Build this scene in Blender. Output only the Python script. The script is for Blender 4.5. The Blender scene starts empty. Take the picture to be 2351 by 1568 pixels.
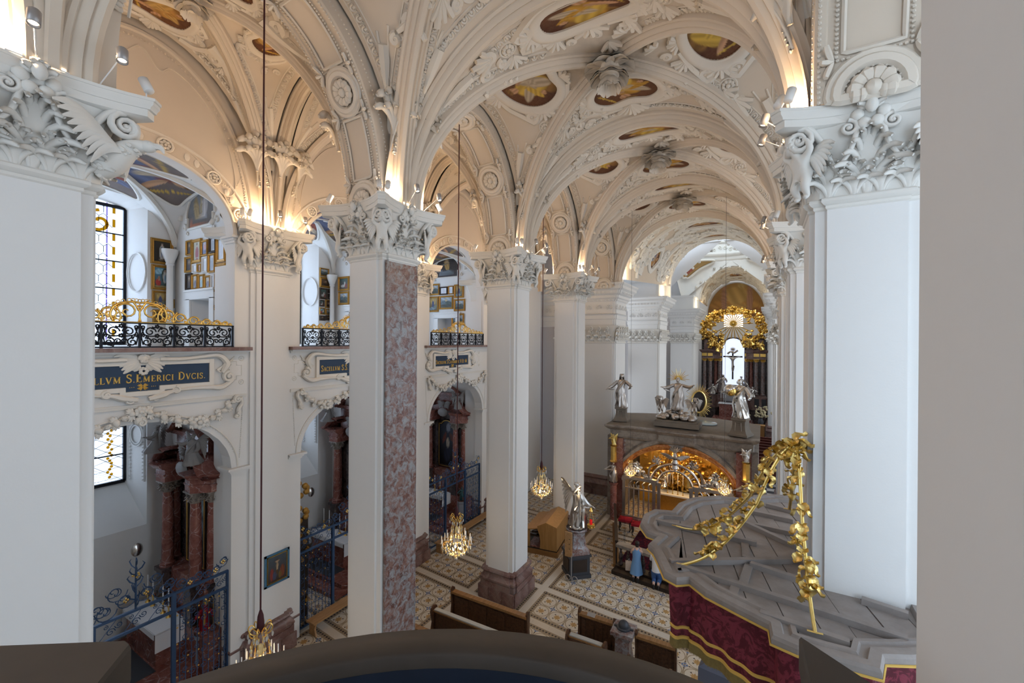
import bpy, bmesh, math, random
import numpy as np
from mathutils import Vector, Matrix, Euler
PI = math.pi
random.seed(7); RNG = np.random.default_rng(7)
scene = bpy.context.scene
COL = scene.collection

# ------------------------------------------------------------------ camera
cam = bpy.data.cameras.new('camera')
cam.sensor_fit = 'HORIZONTAL'; cam.sensor_width = 36.0
cam.lens = 978.211 / 2351 * 36.0
cam.clip_start = 0.05; cam.clip_end = 300
cam_o = bpy.data.objects.new('camera', cam); COL.objects.link(cam_o)
_y, _p, _r = [math.radians(a) for a in (30.51, 0.057, 0.393)]
_F = Vector((-math.sin(_y) * math.cos(_p), math.cos(_y) * math.cos(_p), -math.sin(_p)))
_R = Vector((math.cos(_y), math.sin(_y), 0)); _U = _R.cross(_F)
_R2 = _R * math.cos(_r) + _U * math.sin(_r); _U2 = -_R * math.sin(_r) + _U * math.cos(_r)
cam_o.matrix_world = Matrix(((_R2.x, _U2.x, -_F.x, 0), (_R2.y, _U2.y, -_F.y, 0), (_R2.z, _U2.z, -_F.z, 9.0), (0, 0, 0, 1)))
scene.camera = cam_o

# ------------------------------------------------------------------ view, world
scene.view_settings.view_transform = 'Standard'; scene.view_settings.look = 'None'
scene.view_settings.gamma = 1.0; scene.view_settings.use_curve_mapping = False
scene.view_settings.exposure = 0.0
scene.cycles.max_bounces = 5; scene.cycles.diffuse_bounces = 3
scene.cycles.adaptive_threshold = 0.03; scene.cycles.adaptive_min_samples = 14; scene.cycles.glossy_bounces = 3
scene.cycles.transmission_bounces = 4; scene.cycles.transparent_max_bounces = 8
scene.cycles.sample_clamp_indirect = 6.0
scene.cycles.caustics_reflective = False; scene.cycles.caustics_refractive = False
world = bpy.data.worlds.new('world'); scene.world = world; world.use_nodes = True
bg = world.node_tree.nodes['Background']; bg.inputs[0].default_value = (0.74, 0.85, 1.0, 1); bg.inputs[1].default_value = 2.2

# ------------------------------------------------------------------ daylight through the windows
DAY = (0.62, 0.80, 1.0)
def area(name, loc, to, sx, sy, power, color=DAY, spread=None):
    l = bpy.data.lights.new(name, 'AREA'); l.shape = 'RECTANGLE'; l.size = sx; l.size_y = sy
    l.energy = power; l.color = color
    if spread: l.spread = math.radians(spread)
    o = bpy.data.objects.new(name, l); COL.objects.link(o); o.location = loc
    d = Vector(to) - Vector(loc); o.rotation_euler = d.to_track_quat('-Z', 'Y').to_euler()
    return o
def point(name, loc, power, color, r=0.05):
    l = bpy.data.lights.new(name, 'POINT'); l.energy = power; l.color = color; l.shadow_soft_size = r
    o = bpy.data.objects.new(name, l); COL.objects.link(o); o.location = loc; return o
# tall windows of the right aisle (outside the frame, where the church has them)
for k, y in enumerate((4.0, 9.8, 15.6, 21.4)):
    area('aisle_daylight', (8.6, y, 7.5), (-3, y, 2.5), 3.0, 9.0, 260)
# west window over the organ loft
area('west_daylight', (-3.4, -7.4, 11.5), (-3.4, 5, 9.5), 5.0, 7.0, 170)
area('west_aisle_daylight', (4.6, -4.5, 9), (2.6, 8, 6.5), 4.0, 9.0, 560)
# chapel windows on the left (lower and upper) stand outside the glass
for y in (-1.8, 4.0, 9.8, 15.6):
    area('chapel_daylight', (-18.1, y, 5.6), (-12, y, 4.0), 2.6, 2.9, 26)
    area('gallery_daylight', (-18.1, y, 11.1), (-12, y, 10.8), 2.6, 4.4, 190)
# crossing and choir windows
for y in (31.0, 43.5):
    area('choir_daylight', (5.5, y, 8.0), (-6, y, 6), 4.0, 8.0, 700, (0.86, 0.93, 1.0))
    area('choir_daylight', (-13.0, y, 9.0), (-3, y, 7), 4.0, 7.0, 350, (0.86, 0.93, 1.0))
area('dome_daylight', (-3.05, 46, 22.6), (-3.05, 46, 0), 4.5, 4.5, 520, (0.80, 0.92, 1.0))

# ------------------------------------------------------------------ mesh helpers
def A(*p): return np.array(p, float)
def unit(v):
    v = np.asarray(v, float); n = np.linalg.norm(v, axis=-1, keepdims=True); return v / np.maximum(n, 1e-9)
def rotz(a): c, s = math.cos(a), math.sin(a); return np.array(((c, -s, 0), (s, c, 0), (0, 0, 1)), float)
def rotx(a): c, s = math.cos(a), math.sin(a); return np.array(((1, 0, 0), (0, c, -s), (0, s, c)), float)
def roty(a): c, s = math.cos(a), math.sin(a); return np.array(((c, 0, s), (0, 1, 0), (-s, 0, c)), float)
def xf(loc=(0, 0, 0), R=None, s=1.0):
    M = np.eye(4); M[:3, :3] = (np.eye(3) if R is None else R) * s; M[:3, 3] = loc; return M

class MB:
    """collects quads, triangles and polygons and links them as one mesh object"""
    def __init__(s): s.V = []; s.Q = []; s.T = []; s.N = []; s.n = 0; s.C = []; s.hasc = False
    def add(s, V, Q=None, T=None, N=None, M=None, C=None):
        V = np.asarray(V, float).reshape(-1, 3)
        if M is not None: V = V @ M[:3, :3].T + M[:3, 3]
        if Q is not None and len(Q): s.Q.append(np.asarray(Q, np.int64) + s.n)
        if T is not None and len(T): s.T.append(np.asarray(T, np.int64) + s.n)
        if N is not None:
            for f in N: s.N.append([i + s.n for i in f])
        s.V.append(V); s.n += len(V)
        if C is not None: s.hasc = True; s.C.append(np.asarray(C, float).reshape(-1, 3))
        else: s.C.append(np.full((len(V), 3), 0.8))
    def join(s, o, M=None):
        """another builder's shapes, moved by M"""
        for_v = np.concatenate(o.V) if o.V else np.zeros((0, 3))
        s.add(for_v, np.concatenate(o.Q) if o.Q else None, np.concatenate(o.T) if o.T else None, o.N, M, np.concatenate(o.C) if o.hasc else None)
    def mesh(s, name, mat, smooth=True, sharp=None):
        me = bpy.data.meshes.new(name)
        V = np.concatenate(s.V)
        me.vertices.add(len(V)); me.vertices.foreach_set('co', V.astype(np.float32).ravel())
        loops = []; tot = []
        if s.Q: q = np.concatenate(s.Q); loops.append(q.ravel()); tot.append(np.full(len(q), 4))
        if s.T: t = np.concatenate(s.T); loops.append(t.ravel()); tot.append(np.full(len(t), 3))
        if s.N:
            loops.append(np.array([i for f in s.N for i in f])); tot.append(np.array([len(f) for f in s.N]))
        L = np.concatenate(loops); n = np.concatenate(tot)
        me.loops.add(len(L)); me.loops.foreach_set('vertex_index', L.astype(np.int32))
        me.polygons.add(len(n)); st = np.concatenate(([0], np.cumsum(n)[:-1]))
        me.polygons.foreach_set('loop_start', st.astype(np.int32))
        me.polygons.foreach_set('use_smooth', np.full(len(n), bool(smooth)))
        if s.hasc:
            c = np.concatenate(s.C); a = me.color_attributes.new('Col', 'FLOAT_COLOR', 'POINT')
            a.data.foreach_set('color', np.concatenate([c, np.ones((len(c), 1))], 1).astype(np.float32).ravel())
        me.update(calc_edges=True); me.validate()
        if mat is not None: me.materials.append(mat)
        if smooth and sharp:
            me.set_sharp_from_angle(angle=math.radians(sharp))
        return me
    def build(s, name, mat, parent=None, smooth=True, loc=None, sharp=40, label=None):
        return link(name, s.mesh(name, mat, smooth, sharp), parent, loc, label=label)
    # ---- shapes
    def box(s, c, d, R=None, M=None, taper=1.0):
        h = np.asarray(d, float) / 2
        V = np.array([(x, y, z) for z in (-1, 1) for y in (-1, 1) for x in (-1, 1)], float)
        V[4:, :2] *= taper; V = V * h
        if R is not None: V = V @ np.asarray(R).T
        s.add(V + np.asarray(c, float), [(0, 2, 3, 1), (4, 5, 7, 6), (0, 1, 5, 4), (2, 6, 7, 3), (0, 4, 6, 2), (1, 3, 7, 5)], M=M)
    def bb(s, x0, x1, y0, y1, z0, z1, M=None):
        s.box(((x0 + x1) / 2, (y0 + y1) / 2, (z0 + z1) / 2), (x1 - x0, y1 - y0, z1 - z0), M=M)
    def grid(s, P, cu=False, cv=False, M=None, C=None, flip=False):
        P = np.asarray(P, float); n, m = P.shape[:2]
        I = np.arange(n * m).reshape(n, m)
        if cu: I = np.concatenate([I, I[:1]], 0)
        if cv: I = np.concatenate([I, I[:, :1]], 1)
        Q = np.stack([I[:-1, :-1], I[1:, :-1], I[1:, 1:], I[:-1, 1:]], -1).reshape(-1, 4)
        if flip: Q = Q[:, ::-1]
        s.add(P.reshape(-1, 3), Q, M=M, C=None if C is None else C)
    def tube(s, P, r, k=6, closed=False, cap=True, flat=None, nrm=None, M=None):
        """round (or flattened: flat = across, along nrm) tube with radius r (number or one per point)"""
        P = np.asarray(P, float); n = len(P)
        r = np.full(n, r, float) if np.isscalar(r) else np.asarray(r, float)
        if len(r) != n: r = np.interp(np.linspace(0, 1, n), np.linspace(0, 1, len(r)), r)
        T = np.empty_like(P)
        if closed: T = np.roll(P, -1, 0) - np.roll(P, 1, 0)
        else: T[1:-1] = P[2:] - P[:-2]; T[0] = P[1] - P[0]; T[-1] = P[-1] - P[-2]
        T = unit(T)
        if nrm is not None:
            Nn = np.broadcast_to(np.asarray(nrm, float), P.shape); Nn = unit(Nn - (Nn * T).sum(1, keepdims=True) * T)
        else:
            a = A(0, 0, 1) if abs(T[0][2]) < .9 else A(1, 0, 0)
            Nn = np.empty_like(P); v = unit(a - (a @ T[0]) * T[0])
            for i in range(n):
                v = v - (v @ T[i]) * T[i]; v = v / max(1e-9, math.sqrt(v @ v)); Nn[i] = v
        B = np.cross(T, Nn); t = np.arange(k) * 2 * PI / k
        fa, fn = flat if flat else (1, 1)
        G = P[:, None] + r[:, None, None] * (np.cos(t)[None, :, None] * B[:, None] * fa + np.sin(t)[None, :, None] * Nn[:, None] * fn)
        s.grid(G, cu=closed, cv=True, M=M)
        if cap and not closed:
            b = s.n - n * k; s.N.append([b + i for i in range(k)][::-1]); s.N.append([b + (n - 1) * k + i for i in range(k)])
    def lathe(s, prof, k=16, M=None, a0=0.0, a1=2 * PI, ell=(1, 1)):
        prof = np.asarray(prof, float); full = abs(a1 - a0 - 2 * PI) < 1e-6
        t = a0 + (a1 - a0) * np.arange(k if full else k + 1) / k
        G = np.stack([prof[:, 0, None] * np.cos(t) * ell[0], prof[:, 0, None] * np.sin(t) * ell[1], np.repeat(prof[:, 1, None], len(t), 1)], -1)
        s.grid(G, cv=full, M=M, flip=True)
    def blob(s, c, r, R=None, k=8, m=6, M=None):
        r = np.full(3, r) if np.isscalar(r) else np.asarray(r, float)
        a = np.linspace(0, PI, m + 1); t = np.arange(k) * 2 * PI / k
        G = np.stack([np.sin(a)[:, None] * np.cos(t), np.sin(a)[:, None] * np.sin(t), np.repeat(np.cos(a)[:, None], k, 1)], -1) * r
        if R is not None: G = G @ np.asarray(R).T
        s.grid(G + np.asarray(c, float), cv=True, M=M)
    def prism(s, poly, z0, z1, M=None, caps=True):
        p = np.asarray(poly, float); n = len(p)
        V = np.concatenate([np.c_[p, np.full(n, z0)], np.c_[p, np.full(n, z1)]])
        i = np.arange(n); j = (i + 1) % n
        s.add(V, np.stack([i, j, j + n, i + n], 1), N=[list(range(n))[::-1], list(range(n, 2 * n))] if caps else None, M=M)
    def loft(s, polys, zs, M=None, caps=True):
        """closed outlines of equal length stacked at heights zs"""
        G = np.stack([np.c_[np.asarray(p, float), np.full(len(p), z)] for p, z in zip(polys, zs)])
        s.grid(G, cv=True, M=M, flip=True); n = G.shape[1]; b = s.n - G.shape[0] * n
        if caps: s.N.append([b + i for i in range(n)][::-1]); s.N.append([b + (G.shape[0] - 1) * n + i for i in range(n)])
    def sweep(s, P, B, Nn, prof, closed=False, pclosed=False, M=None, C=None):
        """profile points (across B, along Nn) carried along P"""
        prof = np.asarray(prof, float)
        G = P[:, None] + prof[None, :, 0, None] * B[:, None] + prof[None, :, 1, None] * Nn[:, None]
        s.grid(G, cu=closed, cv=pclosed, M=M)

def link(name, me, parent=None, loc=None, rz=None, label=None):
    o = bpy.data.objects.new(name, me); COL.objects.link(o)
    if parent is not None: o.parent = parent
    if loc is not None: o.location = loc
    if rz is not None: o.rotation_euler = (0, 0, rz)
    if label: o['label'] = label
    return o
def tag(o, label, cat=None, group=None, kind=None):
    if label: o['label'] = label
    if cat: o['category'] = cat
    if group: o['group'] = group
    if kind: o['kind'] = kind
    return o
def thing(name, label, cat, loc=(0, 0, 0), rz=0.0, group=None, kind='thing', scale=None):
    o = bpy.data.objects.new(name, None); COL.objects.link(o); o.empty_display_size = 0.1
    o.location = loc; o.rotation_euler = (0, 0, rz)
    if scale is not None: o.scale = scale
    return tag(o, label, cat, group, kind)
def dup(root, loc=None, rz=None, label=None, group=None, scale=None, skip=()):
    """copy of a thing with copies of its parts and sub-parts"""
    r = root.copy(); COL.objects.link(r)
    if loc is not None: r.location = loc
    if rz is not None: r.rotation_euler = (0, 0, rz)
    if scale is not None: r.scale = scale
    if label: r['label'] = label
    if group: r['group'] = group
    for ch in list(root.children):
        if ch.name.split('.')[0] in skip: continue
        c = ch.copy(); COL.objects.link(c); c.parent = r
        for g in list(ch.children):
            d = g.copy(); COL.objects.link(d); d.parent = c
    return r

# ---- curves
def bez(pts, n=24, closed=False):
    """Catmull-Rom through pts"""
    P = np.asarray(pts, float); m = len(P); out = []
    segs = m if closed else m - 1; k = max(2, n // segs)
    for i in range(segs):
        g = lambda j: P[j % m] if closed else P[min(max(j, 0), m - 1)]
        p0, p1, p2, p3 = g(i - 1), g(i), g(i + 1), g(i + 2)
        for t in np.arange(k) / k:
            out.append(.5 * (2 * p1 + (p2 - p0) * t + (2 * p0 - 5 * p1 + 4 * p2 - p3) * t * t + (3 * p1 - p0 - 3 * p2 + p3) * t ** 3))
    if not closed: out.append(P[-1])
    return np.array(out)
def spiral(c, r0, r1, a0, turns, n=24):
    t = np.linspace(0, 1, n); r = r0 + (r1 - r0) * t; a = a0 + turns * 2 * PI * t
    return np.c_[c[0] + r * np.cos(a), c[1] + r * np.sin(a)]
def resample(P, step):
    P = np.asarray(P, float); d = np.r_[0, np.cumsum(np.linalg.norm(np.diff(P, axis=0), axis=1))]
    n = max(2, int(d[-1] / step) + 1); t = np.linspace(0, d[-1], n)
    return np.stack([np.interp(t, d, P[:, i]) for i in range(P.shape[1])], 1)
def circ(r, n=24, c=(0, 0), ry=None): t = np.arange(n) * 2 * PI / n; return np.c_[c[0] + r * np.cos(t), c[1] + (ry or r) * np.sin(t)]

# ---- acanthus fans: fingers spread from a foot, tips curling outward (x across, y out from the wall, z up)
def fan(mb, M, h=0.5, w=0.45, n=7, r=0.045, curl=0.16, lean=0.06, k=5, steps=9, body=True, thick=.75):
    for i in range(n):
        u = (i - (n - 1) / 2) / max(1, (n - 1) / 2)
        hh = h * (1 - 0.55 * abs(u) ** 1.3); t = np.linspace(0, 1, steps)
        x = u * w * .5 * (0.35 * t + .75 * t ** 2.2) + 0.02 * u
        z = hh * (np.sin(np.minimum(t, .86) / .86 * PI / 2) ** .9) - np.maximum(t - .8, 0) * 1.6 * curl
        y = lean * t + curl * np.maximum(t - .45, 0) ** 1.5 * 2.0 + 0.02
        rr = r * (0.75 + .55 * np.sin(np.minimum(t * 1.1, 1) * PI * .72)); rr[-1] *= .55
        mb.tube(np.c_[x, y, z], rr, k=k, flat=(1.15, thick), nrm=A(0, 1, 0), M=M)
    if body:
        G = []
        for t in np.linspace(0, 1, 6):
            ww = w * (.30 + .45 * math.sin(t * PI * .62)) * .5
            G.append([(-ww, .0, h * .78 * t), (-ww * .5, .02 + lean * t, h * .86 * t), (0, .045 + lean * t, h * .9 * t), (ww * .5, .02 + lean * t, h * .86 * t), (ww, 0, h * .78 * t)])
        mb.grid(np.array(G), M=M, flip=True)
def volute(mb, c, r, M=None, side=1, turns=1.6, th=0.05, a0=PI / 2, axis='xz', k=6, depth=1.3):
    """spiral scroll in the local xz plane, drawn out along y"""
    S = spiral((0, 0), r, r * .12, a0, turns * side, 22)
    P = np.c_[S[:, 0], np.linspace(0, .4 * th, 22), S[:, 1]] + np.asarray(c, float)
    mb.tube(P, np.linspace(th, th * .55, 22), k=k, flat=(1, depth), nrm=A(0, 1, 0), M=M)
    mb.blob(np.asarray(c, float) + A(0, .3 * th, 0), th * .95, M=M, k=6, m=4)

# ---- continuous bodies grown over a skeleton
def skin(name, V, E, Rr, sub=2, mat=None, parent=None, loc=None, raw=False):
    me = bpy.data.meshes.new(name); me.from_pydata([tuple(map(float, v)) for v in V], E, [])
    o = bpy.data.objects.new(name, me); COL.objects.link(o)
    m = o.modifiers.new('s', 'SKIN'); m.use_smooth_shade = True
    for i, sv in enumerate(me.skin_vertices[0].data):
        r = Rr[i]; sv.radius = (r, r) if np.isscalar(r) else r; sv.use_root = (i == 0)
    b = o.modifiers.new('b', 'SUBSURF'); b.levels = sub; b.render_levels = sub
    dg = bpy.context.evaluated_depsgraph_get(); ev = o.evaluated_get(dg)
    nm = bpy.data.meshes.new_from_object(ev); nm.name = name
    bpy.data.objects.remove(o); bpy.data.meshes.remove(me)
    if raw: return nm
    nm.materials.clear()
    if mat: nm.materials.append(mat)
    for p in nm.polygons: p.use_smooth = True
    return link(name, nm, parent, loc)
def mesh_arrays(me):
    V = np.empty(len(me.vertices) * 3, np.float32); me.vertices.foreach_get('co', V)
    return V.reshape(-1, 3).astype(float), [list(p.vertices) for p in me.polygons]

# ---- pictures painted into vertex colours of a fine grid: blobs (cx, cy, rx, ry, turn, colour) over a ground
def paint(U, W, ground, blobs, seed=0, noise=.05):
    rg = np.random.default_rng(seed)
    c0, c1 = np.asarray(ground[0], float), np.asarray(ground[1], float)
    C = c0 + (c1 - c0) * W[..., None]
    ph = rg.random(6) * 6.28; f = rg.random(6) * 12 + 5
    nz = sum(np.sin(f[i] * U + ph[i] + 2 * np.sin(f[5 - i] * W + ph[5 - i])) for i in range(6)) / 6
    C = C * (1 + noise * 3 * nz[..., None])
    for b in blobs:
        cx, cy, rx, ry, a, col = b[:6]
        dx, dy = U - cx, W - cy; ca, sa = math.cos(a), math.sin(a)
        d = ((dx * ca + dy * sa) / rx) ** 2 + ((-dx * sa + dy * ca) / ry) ** 2
        m = np.clip((1.15 - d) / .3, 0, 1)[..., None]
        fold = 1 + (b[6] if len(b) > 6 else .22) * np.sin((dx * ca + dy * sa) / rx * 7 + 3 * dy / ry)[..., None]
        C = C * (1 - m) + m * np.asarray(col, float) * fold
    return np.clip(C, 0.004, 1)

# ------------------------------------------------------------------ materials
class S:
    """a node socket that can be computed with"""
    nt = None
    def __init__(s, k): s.k = k
    @staticmethod
    def m(op, *a):
        n = S.nt.nodes.new('ShaderNodeMath'); n.operation = op
        for i, x in enumerate(a):
            if isinstance(x, S): S.nt.links.new(x.k, n.inputs[i])
            else: n.inputs[i].default_value = x
        return S(n.outputs[0])
    def __add__(a, b): return S.m('ADD', a, b)
    __radd__ = __add__
    def __sub__(a, b): return S.m('SUBTRACT', a, b)
    def __rsub__(a, b): return S.m('SUBTRACT', b, a)
    def __mul__(a, b): return S.m('MULTIPLY', a, b)
    __rmul__ = __mul__
    def __truediv__(a, b): return S.m('DIVIDE', a, b)
    def lt(a, b): return S.m('LESS_THAN', a, b)
    def gt(a, b): return S.m('GREATER_THAN', a, b)
    def abs(a): return S.m('ABSOLUTE', a)
    def sqrt(a): return S.m('SQRT', a)
    def mx(a, b): return S.m('MAXIMUM', a, b)
    def mn(a, b): return S.m('MINIMUM', a, b)
    def wrap(a, p): return S.m('PINGPONG', a, p)      # distance to the nearest multiple of 2p
    def cosx(a): return S.m('COSINE', a)
    def step(a, lo, hi):                                # soft 0..1 ramp
        n = S.nt.nodes.new('ShaderNodeMapRange'); n.inputs[1].default_value = lo; n.inputs[2].default_value = hi
        S.nt.links.new(a.k, n.inputs[0]); return S(n.outputs[0])
def mixc(f, a, b):
    n = S.nt.nodes.new('ShaderNodeMix'); n.data_type = 'RGBA'
    for i, x in ((0, f), (6, a), (7, b)):
        if isinstance(x, S): S.nt.links.new(x.k, n.inputs[i])
        elif i == 0: n.inputs[0].default_value = x
        else: n.inputs[i].default_value = (*x, 1)
    return S(n.outputs[2])
def noise(scale, detail=3, rough=.5, vec=None, dist=0.0):
    n = S.nt.nodes.new('ShaderNodeTexNoise'); n.inputs['Scale'].default_value = scale; n.inputs['Detail'].default_value = detail
    n.inputs['Roughness'].default_value = rough; n.inputs['Distortion'].default_value = dist
    if vec is not None: S.nt.links.new(vec, n.inputs['Vector'])
    return S(n.outputs['Fac'])
def vor(scale, feat='F1', vec=None, out='Distance'):
    n = S.nt.nodes.new('ShaderNodeTexVoronoi'); n.feature = feat; n.inputs['Scale'].default_value = scale
    if vec is not None: S.nt.links.new(vec, n.inputs['Vector'])
    return S(n.outputs[out])
def wpos(): return S.nt.nodes.new('ShaderNodeNewGeometry').outputs['Position']
def opos(): return S.nt.nodes.new('ShaderNodeTexCoord').outputs['Object']
def xyz(v):
    n = S.nt.nodes.new('ShaderNodeSeparateXYZ'); S.nt.links.new(v, n.inputs[0]); return [S(o) for o in n.outputs]
def ramp(f, stops):
    n = S.nt.nodes.new('ShaderNodeValToRGB'); cr = n.color_ramp
    while len(cr.elements) < len(stops): cr.elements.new(.5)
    for e, (p, c) in zip(cr.elements, stops): e.position = p; e.color = (*c, 1)
    S.nt.links.new(f.k, n.inputs[0]); return S(n.outputs[0])
def material(name, rough=.7, metal=0.0, spec=.4):
    m = bpy.data.materials.new(name); m.use_nodes = True; S.nt = m.node_tree
    b = S.nt.nodes['Principled BSDF']; b.inputs['Roughness'].default_value = rough; b.inputs['Metallic'].default_value = metal
    b.inputs['Specular IOR Level'].default_value = spec
    return m, b
def setc(b, c):
    if isinstance(c, S): S.nt.links.new(c.k, b.inputs['Base Color'])
    else: b.inputs['Base Color'].default_value = (*c, 1)
def bump(b, h, dist=.01, strength=.5):
    n = S.nt.nodes.new('ShaderNodeBump'); n.inputs['Distance'].default_value = dist; n.inputs['Strength'].default_value = strength
    S.nt.links.new(h.k, n.inputs['Height']); S.nt.links.new(n.outputs[0], b.inputs['Normal'])
def plain(name, c, rough=.6, metal=0.0, spec=.4, var=.0, scale=6):
    m, b = material(name, rough, metal, spec)
    if var: f = noise(scale, 4, .6, opos()); setc(b, mixc(f, [x * (1 - var) for x in c], [min(1, x * (1 + var)) for x in c]))
    else: setc(b, c)
    return m
def plaster(name, c, var=.05, bm=.15, soot=None):
    m, b = material(name, .82, 0, .2); P = wpos()
    f = noise(.55, 4, .6, P); g = noise(7, 3, .6, P)
    col = mixc(f * .7 + g * .3, [x * (1 - var) for x in c], [min(1, x * (1 + var)) for x in c])
    if soot:
        x, y, z = xyz(P); d = None
        for (sx, sy, sz, r) in soot:
            q = ((x - sx) * (x - sx) + (y - sy) * (y - sy) + (z - sz) * (z - sz)).sqrt() / r
            d = q if d is None else d.mn(q)
        s_ = (1.0 - d.step(.35, 1.0)) * noise(2.2, 3, .6, P).step(.25, .65) * .55
        col = mixc(s_, col, (.16, .14, .115))
    setc(b, col)
    if bm: bump(b, noise(5, 4, .6, P) + noise(40, 2, .5, P) * .25, .012, bm)
    return m
def marble(name, base, dark, light, scale=2.2, rough=.25, vein=(.75, .68, .66), patch=None):
    m, b = material(name, rough, 0, .5); P = opos()
    f = noise(scale, 8, .68, P, .6); g = noise(scale * 2.7, 6, .7, P, 1.2)
    col = ramp(f, [(.30, dark), (.46, base), (.58, light), (.70, base)])
    if patch: col = mixc(noise(scale * 1.3, 7, .72, P, .9).step(.44, .60), col, patch)
    v = vor(scale * 1.6, 'DISTANCE_TO_EDGE', P); w = (1.0 - v.step(0, .035)) * g.step(.42, .62) * .55
    setc(b, mixc(w, col, vein)); return m
def wood(name, c0, c1, rough=.45, scale=1.0, axis=0):
    m, b = material(name, rough, 0, .4); P = opos()
    mp = S.nt.nodes.new('ShaderNodeMapping'); sc = [14 * scale] * 3; sc[axis] = 1.1 * scale; mp.inputs['Scale'].default_value = sc
    S.nt.links.new(P, mp.inputs['Vector']); f = noise(1.0, 5, .65, mp.outputs[0], .8)
    setc(b, ramp(f, [(.3, c0), (.68, c1)])); return m
def emit(name, c, e):
    m, b = material(name, .5); setc(b, c); b.inputs['Emission Color'].default_value = (*c, 1); b.inputs['Emission Strength'].default_value = e; return m

M = {}
BOSSES = [(-3.37, 4.64, 16.2), (-3.37, 10.49, 16.2), (-3.37, 16.29, 16.2), (-3.37, 22.0, 16.2)]
M['white'] = plaster('white_plaster', (.76, .745, .72), .035)
M['vault'] = plaster('vault_plaster', (.66, .565, .46), .05, .12, [(x, y, z, 1.55) for x, y, z in BOSSES])
M['stucco'] = plaster('stucco', (.75, .72, .665), .05, .06)
M['vstucco'] = plaster('vault_stucco', (.73, .655, .56), .05, .06, [(x, y, z, 1.2) for x, y, z in BOSSES])
M['beige'] = plaster('beige_plaster', (.64, .545, .44), .05, .12)
M['wallbeige'] = plaster('warm_white_plaster', (.72, .69, .65), .03, .1)
M['lilac'] = plaster('grey_plaster', (.62, .60, .61), .04)
M['gold'] = plain('gilding', (.86, .57, .16), .32, 1.0, var=.18, scale=9)
M['leafgold'] = plain('gilded_leaf', (.80, .60, .22), .36, 1.0, var=.15, scale=9)
M['goldpaint'] = plain('gold_lettering', (.68, .44, .10), .5, .15)
M['silver'] = plain('silver', (.74, .71, .67), .26, 1.0, var=.16, scale=8)
M['oldsilver'] = plain('tarnished_silver', (.55, .50, .46), .36, 1.0, var=.25, scale=9)
M['iron'] = plain('black_iron', (.012, .013, .018), .38, .6)
M['blueiron'] = plain('blue_painted_iron', (.035, .075, .16), .42, .3)
M['redmarble'] = marble('red_marble', (.20, .066, .05), (.10, .032, .028), (.27, .11, .085))
M['salmon'] = marble('mottled_red_marble', (.155, .062, .045), (.08, .036, .03), (.24, .14, .115), 4.6, .3, (.46, .42, .41), (.28, .285, .29))
M['plinth'] = marble('brown_red_marble', (.17, .085, .07), (.10, .05, .045), (.26, .15, .13), 1.4, .4, (.40, .33, .31), (.24, .17, .15))
M['darkmarble'] = marble('dark_marble', (.05, .035, .035), (.02, .016, .018), (.10, .07, .065), 3, .25, (.3, .25, .23))
M['greymarble'] = marble('grey_brown_marble', (.22, .18, .15), (.12, .10, .085), (.32, .27, .22), 1.8, .5, (.42, .37, .33))
M['greystone'] = plain('grey_stone', (.30, .31, .34), .6, var=.12)
M['stonelid'] = plain('brown_stone_slab', (.20, .165, .13), .75, var=.25, scale=3)
M['amber'] = marble('amber_marble', (.42, .13, .03), (.22, .06, .018), (.60, .25, .07), 3.5, .22, (.7, .45, .25))
M['pew'] = wood('pew_wood', (.045, .017, .008), (.115, .05, .022), .4, 1.0, 1)
M['pewtop'] = wood('pew_rail_wood', (.19, .088, .028), (.33, .165, .06), .38, 1.0, 1)
M['bench'] = wood('bench_wood', (.30, .155, .06), (.46, .265, .115), .5, 1.0, 1)
M['oak'] = wood('oak_veneer', (.33, .165, .05), (.46, .25, .085), .42, .8, 2)
M['oakdark'] = wood('oak_base', (.22, .11, .035), (.30, .15, .05), .42, .8, 1)
M['darkwood'] = plain('dark_wood', (.03, .018, .012), .45, var=.2)
M['cushion'] = plain('grey_cushion', (.40, .39, .36), .8, var=.05)
M['redvelvet'] = plain('red_velvet', (.30, .012, .02), .85, 0, .2, .15)
M['parapet'] = plain('dark_painted_stone', (.055, .043, .034), .62, 0, .35, .28, 4)
M['parapetin'] = plain('blue_black_paint', (.012, .018, .034), .6, 0, .35, .35, 5)
M['teal'] = plain('teal_felt', (.01, .12, .17), .8)
M['canvas'] = None
m, b = material('painted_picture', .5, 0, .35); n = S.nt.nodes.new('ShaderNodeVertexColor'); n.layer_name = 'Col'; setc(b, S(n.outputs[0])); M['canvas'] = m
m, b = material('fresco', .85, 0, .15); n = S.nt.nodes.new('ShaderNodeVertexColor'); n.layer_name = 'Col'
f = noise(9, 4, .6, opos()); setc(b, mixc(f * .25, S(n.outputs[0]), (.35, .26, .16))); M['fresco'] = m
M['sign'] = plain('dark_blue_panel', (.028, .055, .105), .6, 0, .3, .2, 5)
M['frame'] = plain('gilt_frame', (.46, .25, .055), .42, .55, .4, .3, 14)
M['framedark'] = plain('dark_frame', (.055, .035, .025), .5, 0, .4, .2)
M['paper'] = plain('white_cloth', (.80, .80, .82), .8)
M['lead'] = plain('window_lead', (.035, .035, .04), .6)
M['dullstone'] = plain('grey_painted_wood', (.26, .235, .22), .6, 0, .4, .2)
M['skin'] = plain('skin', (.62, .40, .31), .6)
M['hair'] = plain('dark_hair', (.02, .013, .01), .5)
M['bluedress'] = plain('blue_dress', (.16, .30, .52), .85, 0, .1, .08)
M['whiteshirt'] = plain('white_shirt', (.74, .74, .76), .85, 0, .1, .05)
M['jeans'] = plain('blue_jeans', (.07, .14, .32), .85, 0, .1, .12)
M['shoe'] = plain('dark_shoe', (.022, .017, .016), .5)
M['lamphouse'] = plain('grey_lamp_housing', (.36, .34, .33), .4, .5)
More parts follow.
